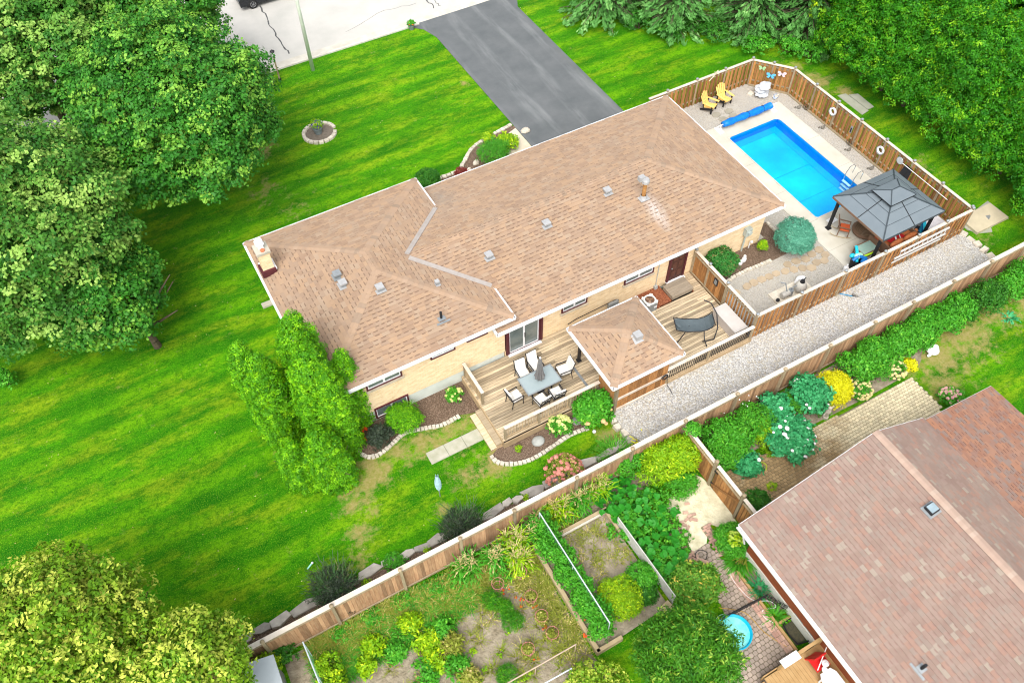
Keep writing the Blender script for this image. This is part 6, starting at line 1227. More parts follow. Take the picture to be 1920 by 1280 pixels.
t = thing('lattice_sheet', 'grey lattice sheet standing along the right of the raised bed', 'lattice', (10.55, 8.8, 0)); lbm = MB(); LA = Vector((10.5, 10.75, 0)); LB_ = Vector((10.6, 7.0, 0)); dd = (LB_-LA); nn_ = 46
for s_ in (-1, 1):
    for i in range(-8, nn_): 
        f0, f1 = i/nn_, (i+8)/nn_; z0q, z1q = (0, .8) if s_ > 0 else (.8, 0); c0_, c1_ = max(f0, 0), min(f1, 1)
        if c1_ <= c0_: continue
        za_, zb2 = z0q+(z1q-z0q)*(c0_-f0)/(f1-f0), z0q+(z1q-z0q)*(c1_-f0)/(f1-f0); lbm.bar(LA+dd*c0_+Vector((s_*.006, 0, za_+.05)), LA+dd*c1_+Vector((s_*.006, 0, zb2+.05)), .01, .035)
lbm.build('lattice', mat('lattice_grey', (.52, .52, .46), (.42, .42, .38), 4, .8), t, kind='stuff'); MB().bar(LA+Vector((0, 0, .86)), LB_+Vector((0, 0, .86)), .04, .03).build('top_edge', MATS['lattice_grey'], t)
# tomato cages
cg = None
for i, ((x, y), lab) in enumerate(zip([(6.03, 10.78), (5.04, 10.8), (5.91, 9.76), (5.88, 8.91), (5.9, 8.17), (4.83, 8.11)], ('first pink tomato cage from the fence, nearest the raised bed', 'pink tomato cage beside the feathery green row', 'pink tomato cage in the middle, holding a yellow green plant', 'pink tomato cage with ripe tomatoes below it', 'pink tomato cage nearest the thin pole frame', 'faint pink tomato cage farthest from the raised bed'))):
    if cg is None:
        cg = thing('tomato_cage', lab, 'plant cage', (0, 0, 0), group='pink tomato cages'); PK = mat('pink_wire', (.62, .20, .22), None, 4, .5)
        for r, z in ((.24, .9), (.2, .55), (.15, .2)): MB().ring((0, 0, z), r, .008, 18, 4).build('hoop', PK, cg)
        for q in range(3): MB().bar((.1*math.cos(q*2.09), .1*math.sin(q*2.09), 0), (.25*math.cos(q*2.09), .25*math.sin(q*2.09), .92), .012).build('stake', PK, cg)
        cg.location = (x, y, 0); cg.scale = (1, 1, .75)
    else: dup(cg, (x, y, 0), i*.7, lab)
g = random.Random(12); tm = MB().ell((0, 0, 0), 1, 8, 6).mesh('tomato', mat('tomato_red', (.68, .05, .01), (.72, .14, .02), 9, .4, 0, 0)); t = thing('fallen_tomatoes', 'ripe red tomatoes lying on the soil between the cages', 'tomatoes', (5.8, 9.5, 0))
for (x, y, n_) in ((5.8, 10.5, 4), (5.6, 10.1, 4), (5.3, 10.6, 2), (6.0, 9.6, 3), (5.5, 9.8, 2), (5.85, 8.65, 5), (5.0, 7.85, 3), (7.05, 7.55, 3), (5.2, 10.55, 2), (7.15, 8.1, 1)):
    for i in range(n_): s_ = g.uniform(.04, .06); piece('tomato', tm, t, (x+g.uniform(-.14, .14), y+g.uniform(-.14, .14), .05 if x < 7 else .38), 0, (s_, s_, s_*.85))
# grey shed, statue, urn, ring, bird bath
t = thing('garden_shed', 'small shed with grey roof half hidden by the lower left tree', 'shed', (-4.1, 11.6, 0)); shp = [(-5.2, 12.35), (-3.25, 12.0), (-3.3, 10.7), (-5.2, 10.9)]
MB().prism([(-5.1, 12.25), (-3.35, 11.9), (-3.4, 10.8), (-5.1, 11.0)], 0, 1.85).build('wall', METALG, t); MB().prism(shp, 1.88, 1.95).build('roof', mat('shed_grey', (.38, .42, .44), (.33, .37, .39), 1.5, .6), t)
t = thing('cherub_statue', 'small white statue between the white flowered hibiscus and beige pavers', 'statue', (21.4, 10.75, 0)); sx, sy = (21.42, 10.52)
MB().lathe((sx, sy, 0), [(.14, 0), (.14, .12), (.09, .16), (.10, .4), (.13, .55), (.08, .68), (0, .7)], 10).build('body', WSTONE, t); MB().ell((sx, sy, .78), .09, 10, 8).build('head', WSTONE, t); MB().bar((sx+.1, sy, .58), (sx+.24, sy, .78), .05).bar((sx-.1, sy, .55), (sx-.2, sy, .35), .05).build('arm', WSTONE, t, kind='stuff')
t = thing('shell_urn', 'white snail shell ornament on bare ground behind the leafy border', 'garden ornament', (28, 10.75, 0)); ux, uy = (28.17, 10.80)
for i in range(4): MB().ring((ux+.03*i, uy, .18+.06*i), .24-.055*i, .065, 18, 8).build('shell_coil', WHITE, t, True)
MB().ell((ux-.3, uy-.12, .1), (.14, .08, .06), 8, 6).build('foot', WHITE, t)
t = thing('lime_ring', 'lime green plastic ring lying on the beige pavers', 'plastic ring', (17.38, 9.95, .06)); MB().ring((17.38, 9.95, .09), .2, .018, 24, 6).build('ring', mat('lime_plastic', (.55, .75, .03), None, 4, .4), t)
g = random.Random(6)
for (x, y, z, s_, lab, m_) in ((4.0-5.6, 11.72, 0, .12, 'small grey stone ornament lying by the boundary fence foot', BOULD), (23.5-4.5, 8.55, 0, .14, 'small dark rock on the beige pavers by the roof edge', ROCK)):
    t = thing('garden_stone', lab, 'rock', (x, y, 0)); MB().ell((x, y, .08), (s_, s_*.8, s_*.7), 10, 6, .1, g).build('rock', m_, t)
t = thing('mortar_trays', 'wooden crate with pale lid beside the raised bed corner', 'crate', (10.2, 6.85, 0))
MB().box((10.25, 6.95, .14), (.5, .35, .26), .2).build('crate', RB, t); MB().box((10.15, 6.5, .1), (.12, .5, .1), .5).build('lid', WSTONE, t)
t = thing('green_barrel_ring', 'pale green coil hanging at the lower end of the trellis', 'coil', (7.6, 7.3, .5)); MB().ring((7.55, 7.45, .75), .18, .05, 18, 6).build('coil', MINT, t)
# ================================================================ large trees
def lumps(x, y, z, rx, ry, rz, n, f, seed):
    g = random.Random(seed); out = [(x, y, z, rx*.82, ry*.82, rz*.82)]
    for i in range(n):
        t = i*2.39996; u = 1-1.25*(i+.5)/n; s_ = math.sqrt(max(0, 1-u*u)); q = g.uniform(.85, 1.15)
        out.append((x+rx*(1-f)*s_*math.cos(t)*q, y+ry*(1-f)*s_*math.sin(t)*q, z+rz*(1-f)*u*q, rx*f*g.uniform(.8, 1.2), ry*f*g.uniform(.8, 1.2), rz*f*g.uniform(.8, 1.15)))
    return out
tree('maple_tree', 'broad green maple whose right branches reach over the street edge', 1.7, 39.2, lumps(1.7, 38.6, 4.9, 4.8, 5.9, 4.9, 30, .32, 1), 4600, 44, .55, .165, LM['maple'], 4, .3, 3, 9, 4.2, inner=.62, amp=.15, asp=.7, thin=.95, flat=.45, up=.9, jit=.45)
tree('maple_tree', 'huge pale-tipped maple filling the left edge of the photograph', -6.9, 33.6, lumps(-7.3, 33.2, 5.2, 5.6, 6.0, 5.2, 36, .30, 2), 6000, 44, .55, .165, LM['mapleb'], 4, .35, 5, 10, 3.4, inner=.6, amp=.15, asp=.7, thin=.95, flat=.45, up=.9, jit=.45)
tree('maple_tree', 'maple in the upper left corner beyond the other two maples', -3.5, 46.5, lumps(-3.6, 46.8, 5.6, 5.6, 5.0, 4.6, 24, .32, 3), 3800, 38, .46, .18, LM['mapleb'], 4, .3, 8, 8, 4., inner=.62, amp=.15, asp=.7, thin=.95, flat=.45, up=.9, jit=.45)
tree('maple_tree', 'small maple crown low at the left edge under the pale maple', -3.4, 29.2, lumps(-4.6, 29.8, 3.2, 2.6, 2.8, 2.9, 14, .36, 4), 1400, 32, .38, .17, LM['maple'], 2.5, .2, 9, 6, 2., inner=.5, amp=.12, asp=.7)
tree('maple_tree', 'maple crown at the very top edge beyond the street corner', 3.6, 47.0, lumps(3.2, 46.6, 5.6, 4.0, 3.6, 3.6, 16, .34, 9), 2000, 38, .46, .18, LM['maple'], 4, .25, 18, 7, 3., inner=.6, amp=.15, asp=.7, thin=.95, flat=.45, up=.9, jit=.45)
b1_, b2_ = (-9.32, 14.60), (-5.95, 11.88)
tree('linden_tree', 'yellow-green tree with pale tips in the lower left corner', b1_[0]+1.5, b1_[1]-1., lumps(b1_[0], b1_[1], 4.4, 3.3, 3.2, 2.9, 18, .36, 5)+lumps(b2_[0], b2_[1], 3.6, 2.3, 2.1, 2.3, 12, .38, 6), 3600, 26, .32, .15, LM['bl'], 3, .2, 12, 8, 2.4, inner=.5, amp=.18, asp=.55, thin=.9, up=.8)
tree('plum_tree', 'fine-leaved dark green tree beside the paddling pool', 9.2, 4.6, lumps(9.2, 4.75, 2.2, 1.8, 1.75, 1.6, 16, .36, 7), 1500, 24, .28, .15, LM['willow'], 1.6, .1, 14, 7, 1.4, inner=.45, amp=.16, asp=.3, along=.5)
# cedars leaning together by the house corner
for i, (p, h, r, lab) in enumerate((((-0.08, 22.10), 6.2, .60, 'leftmost tall lobe of the bright cedar clump'), ((0.35, 21.28), 6.1, .70, 'second lobe from the left in the bright cedar clump'), ((2.06, 21.75), 6.9, .88, 'rearmost rounded lobe of the cedar clump against the roof'),
                                    ((2.00, 20.20), 6.5, .92, 'broad front lobe in the middle of the bright cedar clump'), ((2.42, 19.59), 5.7, .60, 'right hand lobe of the cedar clump close to the wall'), ((3.34, 20.61), 5.0, .62, 'thin small lobe of the cedar clump over the eave'),
                                    ((1.23, 18.44), 3.7, .72, 'low bushy front lobe at the foot of the cedar clump'), ((0.14, 18.97), 3.0, .62, 'low left lobe at the foot of the cedar clump'), ((1.62, 18.16), 2.6, .52, 'low right lobe at the foot of the cedar clump'))):
    x, y = p; g_ = random.Random(70+i); bl = []
    for q in range(9):
        f = q/8; rr = r*(1.06-.08*f)*(1-max(0, f-.62)**2*3.6); z = h*(.07+.86*f)
        bl.append((x+g_.uniform(-.1, .1)*r, y+g_.uniform(-.1, .1)*r, z, rr, rr, h*.07+rr*.2))
        if q < 8: a_ = q*2.4; bl.append((x+math.cos(a_)*rr*.45, y+math.sin(a_)*rr*.45, z+.2, rr*.6, rr*.6, h*.075))
    t = thing('cedar_tree', lab, 'cedar', (x, y, 0), group='bright green cedar clump'); foliage('crown', bl, int(1500*r*h/3.6), 30, .16, .075, LM['cedar'], t, 40+i, inner=.34, amp=.11, asp=.55, up=.45, jit=.5, flat=1.1, along=.4, zmin=.05, thin=.8)
    trunk(t, x, y, h*.6, .1, i, 4, .8)
# hedge row of cedars on the right, spruces across the top
g = random.Random(15); rows = []
for i in range(11): rows.append((40.3+g.uniform(-.3, .3), 12.6+i*1.75, 1.75+g.uniform(-.1, .25), 6.2+g.uniform(-.6, 1.3)))
n_h = ('nearest the boundary fence, right edge', 'second from the boundary fence', 'third from the boundary fence', 'fourth from the boundary fence', 'fifth from the boundary fence', 'sixth from the boundary fence', 'fifth from the spruces', 'fourth from the spruces', 'third from the spruces', 'second from the spruces', 'nearest the spruces')
for i, (x, y, r, h) in enumerate(rows):
    t = thing('hedge_cedar', 'tall hedge cedar beyond the pool fence, '+n_h[i], 'cedar', (x, y, 0), group='front row of hedge cedars')
    foliage('crown', [(x, y, h*.5, r, r, h*.5), (x-.2, y, h*.3, r*1.15, r*1.1, h*.3), (x+.1, y+.2, h*.75, r*.75, r*.75, h*.3)], 820, 36, .34, .125, LM['hedge'], t, 60+i, inner=.5, amp=.2, thin=1., asp=.5, jit=.55, along=.5, flat=.8); trunk(t, x, y, h*.5, .12, i, 3, .8)
for i in range(9):
    x, y, h, r = 44.5+g.uniform(-.5, .5), 12.8+i*2.5, 8.5+g.uniform(-.8, 1.2), 2.4
    t = thing('hedge_cedar', 'cedar of the taller back row, %s' % ('lowest at the right edge', 'second up along the right edge', 'third up along the right edge', 'fourth up from the right edge', 'middle one of the row', 'fourth from the top edge', 'third from the top edge', 'second from the top edge', 'topmost of the row')[i], 'cedar', (x, y, 0), group='back row of hedge cedars')
    foliage('crown', [(x, y, h*.5, r, r, h*.5), (x, y, h*.72, r*.75, r*.75, h*.3)], 480, 26, .46, .22, LM['hedge'], t, 80+i, inner=.3, amp=.16, asp=.5, jit=.55, along=.5, flat=.8)
    trunk(t, x, y, h*.5, .14, i, 3, .8)
for i in range(8):
    x, y, h, r = 49+i*1.0, 20+i*2.6, 9.5, 3.3
    t = thing('hedge_cedar', 'dark tree behind both cedar rows, %s' % ('lowest', 'second lowest', 'third lowest', 'fourth lowest', 'fourth highest', 'third highest', 'second highest', 'highest')[i]+' toward the top right corner', 'tree', (x, y, 0), group='trees behind the hedge')
    foliage('crown', [(x, y, h*.5, r, r, h*.5)], 330, 24, .6, .32, LM['hedge'], t, 100+i, inner=.3, amp=.18, asp=.5, along=.4)
    trunk(t, x, y, h*.5, .16, i, 3, .8)
def spruce(lab, x, y, h, r, m, seed, dead=.12, z0=0.):
    """whorls of drooping boughs, each carrying hanging sprays"""
    t = thing('spruce_tree', lab, 'spruce', (x, y, z0), group='spruces beyond the front lawn'); g = np.random.default_rng(seed); Cs, Us, Vs, T = [], [], [], []; tb = MB(); tb.cyl((x, y, z0), (x, y, z0+h), .2, .03, 8)
    L = int(h/.42)
    for j in range(L):
        z = z0+.5+j*(h-.6)/L; R0 = r*(1-(z-z0)/h)**.75+.15; nb = int(6+R0*2.2)
        for b in range(nb):
            a = g.random()*6.283; ln = R0*(.75+.4*g.random()); d = np.array([math.cos(a), math.sin(a), -.12]); s_ = np.array([-d[1], d[0], 0]); tt = g.random()
            tb.bar((x, y, z+.15), tuple(np.array([x, y, z+.15])+d*ln*.9), .03)
            k_ = int(ln*26); f = np.sqrt(g.random(k_)); wd = .16+.30*(1-f)*1.2
            P = np.array([x, y, z+.15])+d*ln*f[:, None]+s_*(g.normal(size=k_)*wd*.55*min(1.2, ln*.45))[:, None]+np.array([0, 0, -1])*(.30*f**2*ln*.35+.16*g.random(k_))[:, None]
            dirn = unit(d*.9+s_*g.normal(size=(k_, 1))*.55+np.array([0, 0, -.28])+.2*g.normal(size=(k_, 3))); nn = unit(np.array([0, 0, 1.])+.55*g.normal(size=(k_, 3))); nn = unit(nn-(nn*dirn).sum(1, keepdims=True)*dirn)
            sz = .17*(.7+.6*g.random((k_, 1))); Cs.append(P); Us.append(dirn*sz); Vs.append(np.cross(nn, dirn)*sz*.36); T.append(.6*tt+.4*g.random(k_))
    quads('crown', np.concatenate(Cs), np.concatenate(Us), np.concatenate(Vs), np.concatenate(T), m, t); tb.build('trunk', BARK, t)
for i, (lab, x, y, h, r) in enumerate((('leftmost spruce at the top edge nearest the driveway', 30.2, 42.3, 9.5, 3.1), ('second spruce along the top edge from the driveway', 33.4, 38.6, 8.5, 2.6), ('spruce behind the gap in the spruce row', 34.8, 42.0, 10, 2.8), ('spruce directly behind the butterfly fence panel', 37.4, 35.6, 8.5, 2.7),
                                      ('spruce joining the cedar hedge corner', 39.9, 33.2, 8.5, 2.5), ('spruce at the top edge above the fence corner', 39.5, 38.8, 10, 3.0), ('spruce in the vine covered group beside the hedge', 43.5, 36.0, 10, 3.0), ('spruce farther back behind the front lawn spruces', 35, 46.5, 10, 3.2))):
    spruce(lab, x, y, h, r, LM['spruce'], 120+i)
for i, (x, y, r) in enumerate(((34.8, 36.2, .9), (36.2, 33.6, .8), (32.4, 37.8, .8), (37.6, 32.4, .7), (31.2, 39.4, .8), (38.6, 31.3, .8), (34, 37.4, .7))):
    shrub('underbrush', ('dark undergrowth at the foot of the spruces, %s' % ('middle of the gap', 'above the fence corner', 'below the second spruce', 'right of the fence corner', 'near the driveway end', 'beside the cedar hedge', 'in the spruce gap'))[:90] if False else 'dark green undergrowth '+('in the middle of the spruce gap', 'just above the corner fence post', 'below the second spruce', 'right of the corner fence post', 'below the leftmost spruce', 'beside the start of the cedar hedge', 'left of the spruce gap')[i], (x, y), r*1.3, 1.0, LM['green'] if i % 2 else LM['deep'], .13, group='undergrowth below the spruces')
t = thing('climbing_vine', 'bright lime vine climbing the spruce beside the cedar hedge', 'vine', (39.6, 32.4, 0)); foliage('foliage', [(39.2, 31.9, 3.2, .5, .5, 2.6), (38.6, 32.6, 4.2, .35, .5, 1.6), (39.8, 31.4, 1.8, .5, .4, 1.6)], 170, 14, .2, .16, LM['lime'], t, 140, inner=.2, amp=.3)
# ================================================================ shrubs of the brick house garden
s_ = shrub('globe_spruce', 'round clipped blue-green globe spruce between bed and pool patio', (26.53, 18.96), 1.02, 1.85, LM['spruceb'], .09, 1500, .3, per=16, asp=.3, along=.7, inner=.12, amp=.03, jit=.4)
shrub('burning_bush', 'round green shrub with reddish tips behind the plank gate', (22.45, 19.58), .80, 1.35, leafmat('euonymus_leaf', (.012, .09, .012), (.04, .2, .03), (.22, .12, .06), tipf=.7), .08, 900, .3)
shrub('dwarf_shrub', 'tiny lime green conifer in mulch beside the blue globe spruce', (25.20, 19.60), .26, .6, LM['lime'], .06, 170, .3)
t = thing('cherub_figures', 'white stone figures on mulch between the round shrub and tiny conifer', 'statue', (*(23.94, 19.51), .3)); cx, cy = (23.89, 19.45); MB().ell((cx, cy, .5), (.14, .12, .2), 10, 7).ell((cx, cy, .75), .08, 8, 6).build('figure', WHITE, t); MB().ell((cx-.24, cy-.05, .4), (.12, .1, .13), 10, 7).ell((cx-.25, cy-.05, .58), .07, 8, 6).build('figure', WHITE, t)
shrub('yew_shrub', 'dense bright green yew below the basement window', (5.03, 19.37), .80, 1.15, LM['cedar'], .08, 1000, 0, asp=.3, along=.5)
s_ = shrub('ninebark_shrub', 'dark leaved shrub beside the orange hose reel', (3.77, 19.03), .55, 1.05, LM['dark'], .09, 330, 0)
s_ = shrub('hydrangea', 'small cream hydrangea alone on the mulch near the deck steps', (7.57, 19.51), .36, .6, LM['green'], .08, 90); blooms(s_, (7.57, 19.51), .38, .6, 15, .085, CREAMF, 0, 4)
s_ = shrub('hydrangea', 'cream hydrangea in the bed below the long deck railing', (10.85, 15.76), .50, .7, LM['green'], .09, 110); blooms(s_, (10.85, 15.76), .5, .72, 30, .11, CREAMF, 0, 5)
s_ = shrub('hydrangea', 'large leafy hydrangea with peach blooms at the shelter post', (12.46, 15.64), .82, 1.35, LM['green'], .14, 420); blooms(s_, (12.46, 15.64), .86, 1.3, 12, .10, mat('peach_bloom', (.62, .36, .22), (.6, .5, .15), 6, .8), 0, 6, top=-.2)
shrub('dwarf_shrub', 'tiny lime plant alone on mulch by the deck corner', (8.79, 15.82), .12, .2, LM['lime'], .06, 20)
s_ = shrub('hydrangea', 'pink hydrangea crowded with blooms beside the boundary fence', (9.75, 13.62), .78, 1.15, LM['olive'], .08, 260); blooms(s_, (9.75, 13.62), .82, 1.2, 120, .085, PINK, 0, 7, top=-.2)
for lab, p, r, sd_ in (('dark spiky barberry by the boundary fence, nearer the pink hydrangea', (4.92, 13.50), .95, 3), ('dark spiky barberry by the boundary fence, nearer the lower left tree', (-0.52, 13.81), 1.0, 4)):
    t = shrub('barberry', lab, p, r, 1.15, LM['dark'], .07, 520, group='dark barberries by the fence', per=16, asp=.3, along=.8, amp=.2)
    blades('shoot', [(p[0]+r*.5*math.cos(a_)*f, p[1]+r*.5*math.sin(a_)*f, .5, .25) for a_ in [i*.7 for i in range(9)] for f in (.4, 1.)], 26, .9, .022, LM['plum'], t, sd_, .75, .12)
def tuft(name, lab, p, r, L, wd, m, n=90, z0=0., cat='plant', group=None, spread=.6, arch=.5, seed=None):
    SH[0] += 1; t = thing(name, lab, cat, (p[0], p[1], z0), group=group); blades('leaf_blade', [(p[0], p[1], z0, r)], n, L, wd, m, t, seed or SH[0], spread, arch, kind='stuff'); return t
tuft('ornamental_grass', 'grassy green tuft in front of the fence beside the rock border', (12.25, 13.56), .55, .6, .018, LM['green'], 420, spread=.7)
tuft('hosta', 'variegated yellow hosta where gravel, rocks and fence meet', (13.72, 13.45), .40, .45, .06, LM['gold'], 90, spread=.9)
for i, (p, lab) in enumerate((((1.97, 13.66), 'low green cushion plant on the armour stones between the barberries'), ((3.30, 13.58), 'small lime tuft on mulch next to the armour stones'), ((-2.21, 13.26), 'small lime tuft on mulch near the lower left tree'), ((0.68, 13.54), 'small lime tuft just right of the lower barberry'), ((7.92, 13.70), 'pale tuft on mulch left of the pink hydrangea'), ((-4.62, 13.61), 'lime fern at the very end of the boundary fence'))):
    shrub('ground_plant', lab, p, (.5, .16, .22, .18, .16, .3)[i], (.35, .16, .22, .16, .14, .3)[i], (LM['green'], LM['lime'])[i != 0], .06, (160, 18, 36, 18, 16, 60)[i], group='low plants along the armour stones')
shrub('juniper', 'feathery green juniper in the front bed beside the walk', (16.76, 32.77), .95, 1.15, LM['green'], .08, 800, 0, asp=.25, along=.8, amp=.2)
shrub('gold_shrub', 'yellow-green shrub behind the feathery juniper by the walk', (18.02, 33.37), .62, .75, LM['lime'], .10, 220)
shrub('gold_shrub', 'small yellow hosta at the driveway side of the juniper', (17.32, 34.46), .35, .4, LM['lime'], .10, 70)
shrub('boxwood', 'round dark boxwood in the roof corner at the front lawn', (12.54, 32.55), .72, 1.2, LM['deep'], .07, 900, amp=.04)
shrub('ground_plant', 'dark red ground cover at the front wall beside the boxwood', (14.65, 32.65), .5, .2, leafmat('red_leaf', (.14, .02, .02), (.22, .04, .03), (.05, .12, .02)), .07, 90)
for i, p in enumerate(((19.57, 34.04), (15.78, 33.02), (15.18, 32.70))):
    t = thing('bed_rock', ('pale rock in the front bed corner by the driveway', 'small white rock in the front bed below the juniper', 'small white rock near the red ground cover')[i], 'rock', (*p, 0)); MB().ell((*p, .1), (.3-.08*i, .22-.05*i, .14), 10, 6, .15, random.Random(i)).build('rock', WSTONE, t)
t = thing('garden_lantern', 'small white solar light in the front bed against the gutter', 'garden light', (*(16.42, 33.42), 0)); cx, cy = (16.32, 33.25); MB().cyl((cx, cy, 0), (cx, cy, .5), .015, n=6).ell((cx, cy, .58), (.09, .09, .09), 8, 6).build('light', WHITE, t)
# ================================================================ the neighbouring garden, border along the fence
def hib(lab, p, r, h, nf, n, sd_):
    p = (p[0], min(p[1], 12.45-r*1.12)); t = shrub('hibiscus', lab, p, r, h, LM['teal'], .17, n, group='white flowered hibiscus', per=12, asp=.75, cat='plant'); 
    if nf: blooms(t, p, r*1.06, h*1.08, int(nf*1.5), .085, WHITEF, 0, sd_, top=.1)
    return t
def lush(lab, p, r, h, m='green', leaf=.15, n=None, **k):
    p = (p[0], min(p[1], 12.5-r*.95)) if p[0] > 15 else p; r = r*.86 if p[0] > 22 else r
    return shrub('leafy_shrub', lab, p, r, h, LM[m], leaf, n or int(300*r*r)+60, cat='shrub', asp=k.pop('asp', .42), group='leafy border shrubs', **k)
lush('tall leafy bush just right of the lattice fence corner', (16.57, 12.01), 1.0, 1.5, asp=.4); lush('lower leafy bush below the tall one beside the lattice post', (16.04, 11.16), .85, 1.0, 'green', .13)
hib('small white flowered hibiscus beside the lime ring', (16.72, 10.28), .52, .8, 2, 90, 1); hib('largest hibiscus with many white flowers beside the beige pavers', (18.94, 10.31), 1.05, 1.2, 15, 330, 2); hib('hibiscus with few white flowers close to the fence post', (19.37, 12.47), .72, 1.2, 3, 170, 3); hib('hibiscus between the fence and golden shrub', (21.07, 11.66), .85, 1.4, 5, 240, 4)
s_ = lush('bush speckled with tiny white flowers by the fence', (18.09, 12.39), .95, 1.4, 'green', .09, 420); blooms(s_, (18.09, 12.39), .95, 1.4, 34, .03, WHITEF, 0, 8)
lush('yellowish leafy bush between the small and largest hibiscus', (18.15, 11.17), .8, 1.0, 'lime', .12, 150); lush('ferny green bush amid the four hibiscus', (19.95, 11.48), .8, 1.0, 'green', .08, 330, asp=.25); lush('low green plant behind the white statue', (21.36, 10.99), .5, .5, 'green', .08, 130)
lush('low weeds along the pavers below the yellow bush', (18.27, 10.48), .5, .3, 'lime', .08, 60)
shrub('golden_shrub', 'brilliant golden yellow mounded shrub in the leafy border', (22.21, 11.28), .92, 1.25, LM['gold'], .09, 950, amp=.06, asp=.35, along=.5)
s_ = shrub('sedum', 'pale domed sedum right beside the golden shrub', (23.54, 10.75), .52, .75, LM['green'], .08, 120); blooms(s_, (23.54, 10.75), .54, .75, 75, .075, mat('sedum_cream', (.60, .52, .26), (.52, .47, .18), 9, .8), 0, 9, top=-.1)
s_ = shrub('sedum', 'pale domed sedum farther along behind the round green bush', (25.63, 10.80), .52, .75, LM['green'], .08, 120); blooms(s_, (25.63, 10.80), .54, .75, 70, .075, MATS['sedum_cream'], 0, 10, top=-.1)
lush('round dark green bush between the two domed sedums', (24.94, 11.01), .62, .95, 'green', .07, 420, asp=.3); shrub('golden_shrub', 'little yellow plant at the lawn end of the sedums', (26.52, 10.72), .36, .5, LM['gold'], .09, 80)
for i, (p, r, h, m, lab) in enumerate((((24.01, 12.22), .95, 1.4, 'green', 'behind the golden shrub, against the fence'), ((25.32, 12.01), .9, 1.3, 'green', 'behind the nearer domed sedum'), ((24.99, 12.55), .8, 1.4, 'green', 'touching the fence behind the domed sedum'), ((26.60, 11.81), .95, 1.3, 'green', 'behind the little yellow plant'),
                                        ((26.68, 12.66), .85, 1.4, 'green', 'against the fence above the little yellow plant'), ((27.81, 11.84), .9, 1.2, 'green', 'left of the white shell ornament'), ((28.33, 12.45), .8, 1.4, 'green', 'against the fence left of the shell ornament'), ((29.49, 11.97), .9, 1.3, 'green', 'above the white shell ornament'),
                                        ((30.61, 11.71), .9, 1.2, 'deep', 'dark one at the middle of the far border'), ((30.49, 12.54), .8, 1.4, 'green', 'against the fence at the middle of the far border'), ((32.01, 11.58), 1.0, 1.4, 'deep', 'largest dark one near the right edge'), ((32.49, 12.56), .85, 1.4, 'deep', 'dark one touching the fence near the right edge'),
                                        ((33.64, 11.51), .8, 1.2, 'green', 'second from the right edge'), ((34.63, 12.34), .9, 1.5, 'green', 'at the right edge against the fence'), ((34.81, 11.63), .8, 1.2, 'green', 'cut by the right edge'))):
    lush('glossy leafy shrub, '+lab, p, r, h, m, .15 if m == 'green' else .12)
tuft('hosta', 'single blue-green hosta on bare ground at the right edge', (32.93, 10.45), .2, .4, .08, LM['teal'], 26, spread=1.)
s_ = shrub('phlox', 'pink flowered plant at the tip of the rust shingle roof', (26.79, 8.45), .55, .6, LM['green'], .1, 90); blooms(s_, (26.79, 8.45), .5, .6, 34, .08, mat('pale_pink_bloom', (.72, .42, .40), (.6, .3, .28), 7, .8), 0, 12)
lush('small leafy plant with one yellow bloom under the pink roof edge', (15.98, 8.69), .55, .6, 'deep', .11, 130); lush('small weed on the pavers beside the roof edge', (17.12, 9.00), .2, .2, 'lime', .07, 20); lush('ivy climbing over the fence corner post', (15.03, 12.49), .32, .6, 'green', .12, 60, z0=1.4)
# ---- vegetable garden
shrub('lance_leaf_shrub', 'big yellow-green lance leaved bush filling the gate corner', (13.88, 11.84), 1.45, 1.5, LM['lime'], .17, 900, cat='shrub', asp=.26, along=.6, ry=.85, per=14); shrub('lance_leaf_shrub', 'darker bushy growth left of the big yellow-green bush', (12.32, 12.62), .75, 1.3, LM['green'], .13, 260, asp=.35, ry=.5)
shrub('lance_leaf_shrub', 'lower green skirt of bushes beside the sand patch', (13.65, 10.76), .85, .7, LM['green'], .12, 240, asp=.35, ry=.55)
t = thing('squash_patch', 'sprawling squash patch with large round blue-green leaves', 'squash plants', (11.7, 10.3, 0)); g = random.Random(21); lm_ = []
for k_ in range(3):
    b = MB(); n_ = 9; vs_ = [(0, 0, -.04)]+[(.5*(1+g.uniform(-.12, .1))*math.cos(i*2*math.pi/n_)*(1 if i else .55), .5*(1+g.uniform(-.12, .1))*math.sin(i*2*math.pi/n_), g.uniform(-.05, .07)) for i in range(n_)]
    b.add(vs_, [(0, i, i % n_+1) for i in range(1, n_+1)]); lm_.append(b.mesh('squash_leaf', LM['squash']))
def inpoly(x, y, P):
    c = False
    for i in range(len(P)):
        (x1, y1), (x2, y2) = P[i], P[(i+1) % len(P)]
        if (y1 > y) != (y2 > y) and x < (x2-x1)*(y-y1)/(y2-y1)+x1: c = not c
    return c
SQ = [(11.03, 13.04), (11.89, 12.12), (12.51, 11.07), (12.87, 9.90), (12.29, 9.17), (12.03, 8.03), (11.18, 7.40), (10.65, 8.07), (10.76, 10.43), (10.04, 11.51)]
LW = MB(); cnt = 0
for i in range(1400):
    x, y = g.uniform(8, 14), g.uniform(5, 13)
    if not inpoly(x, y, SQ) or cnt >= 290: continue
    cnt += 1; s_ = g.uniform(.2, .40); z = g.uniform(.15, .75); piece('squash_leaf', g.choice(lm_), t, (x, y, z), 0, (s_, s_, s_), (g.uniform(-.5, .5), g.uniform(-.5, .5), g.uniform(0, 6.28)))
sxy = [(x_, y_) for x_, y_ in SQ]; foliage('undergrowth', [(11.6, 10.6, .2, 1.5, 1.2, .35), (12.1, 9.4, .2, .7, 1.0, .3), (11.5, 8.2, .2, .6, 1.2, .3)], 420, 12, .18, .13, LM['green'], t, 31, kind='stuff')
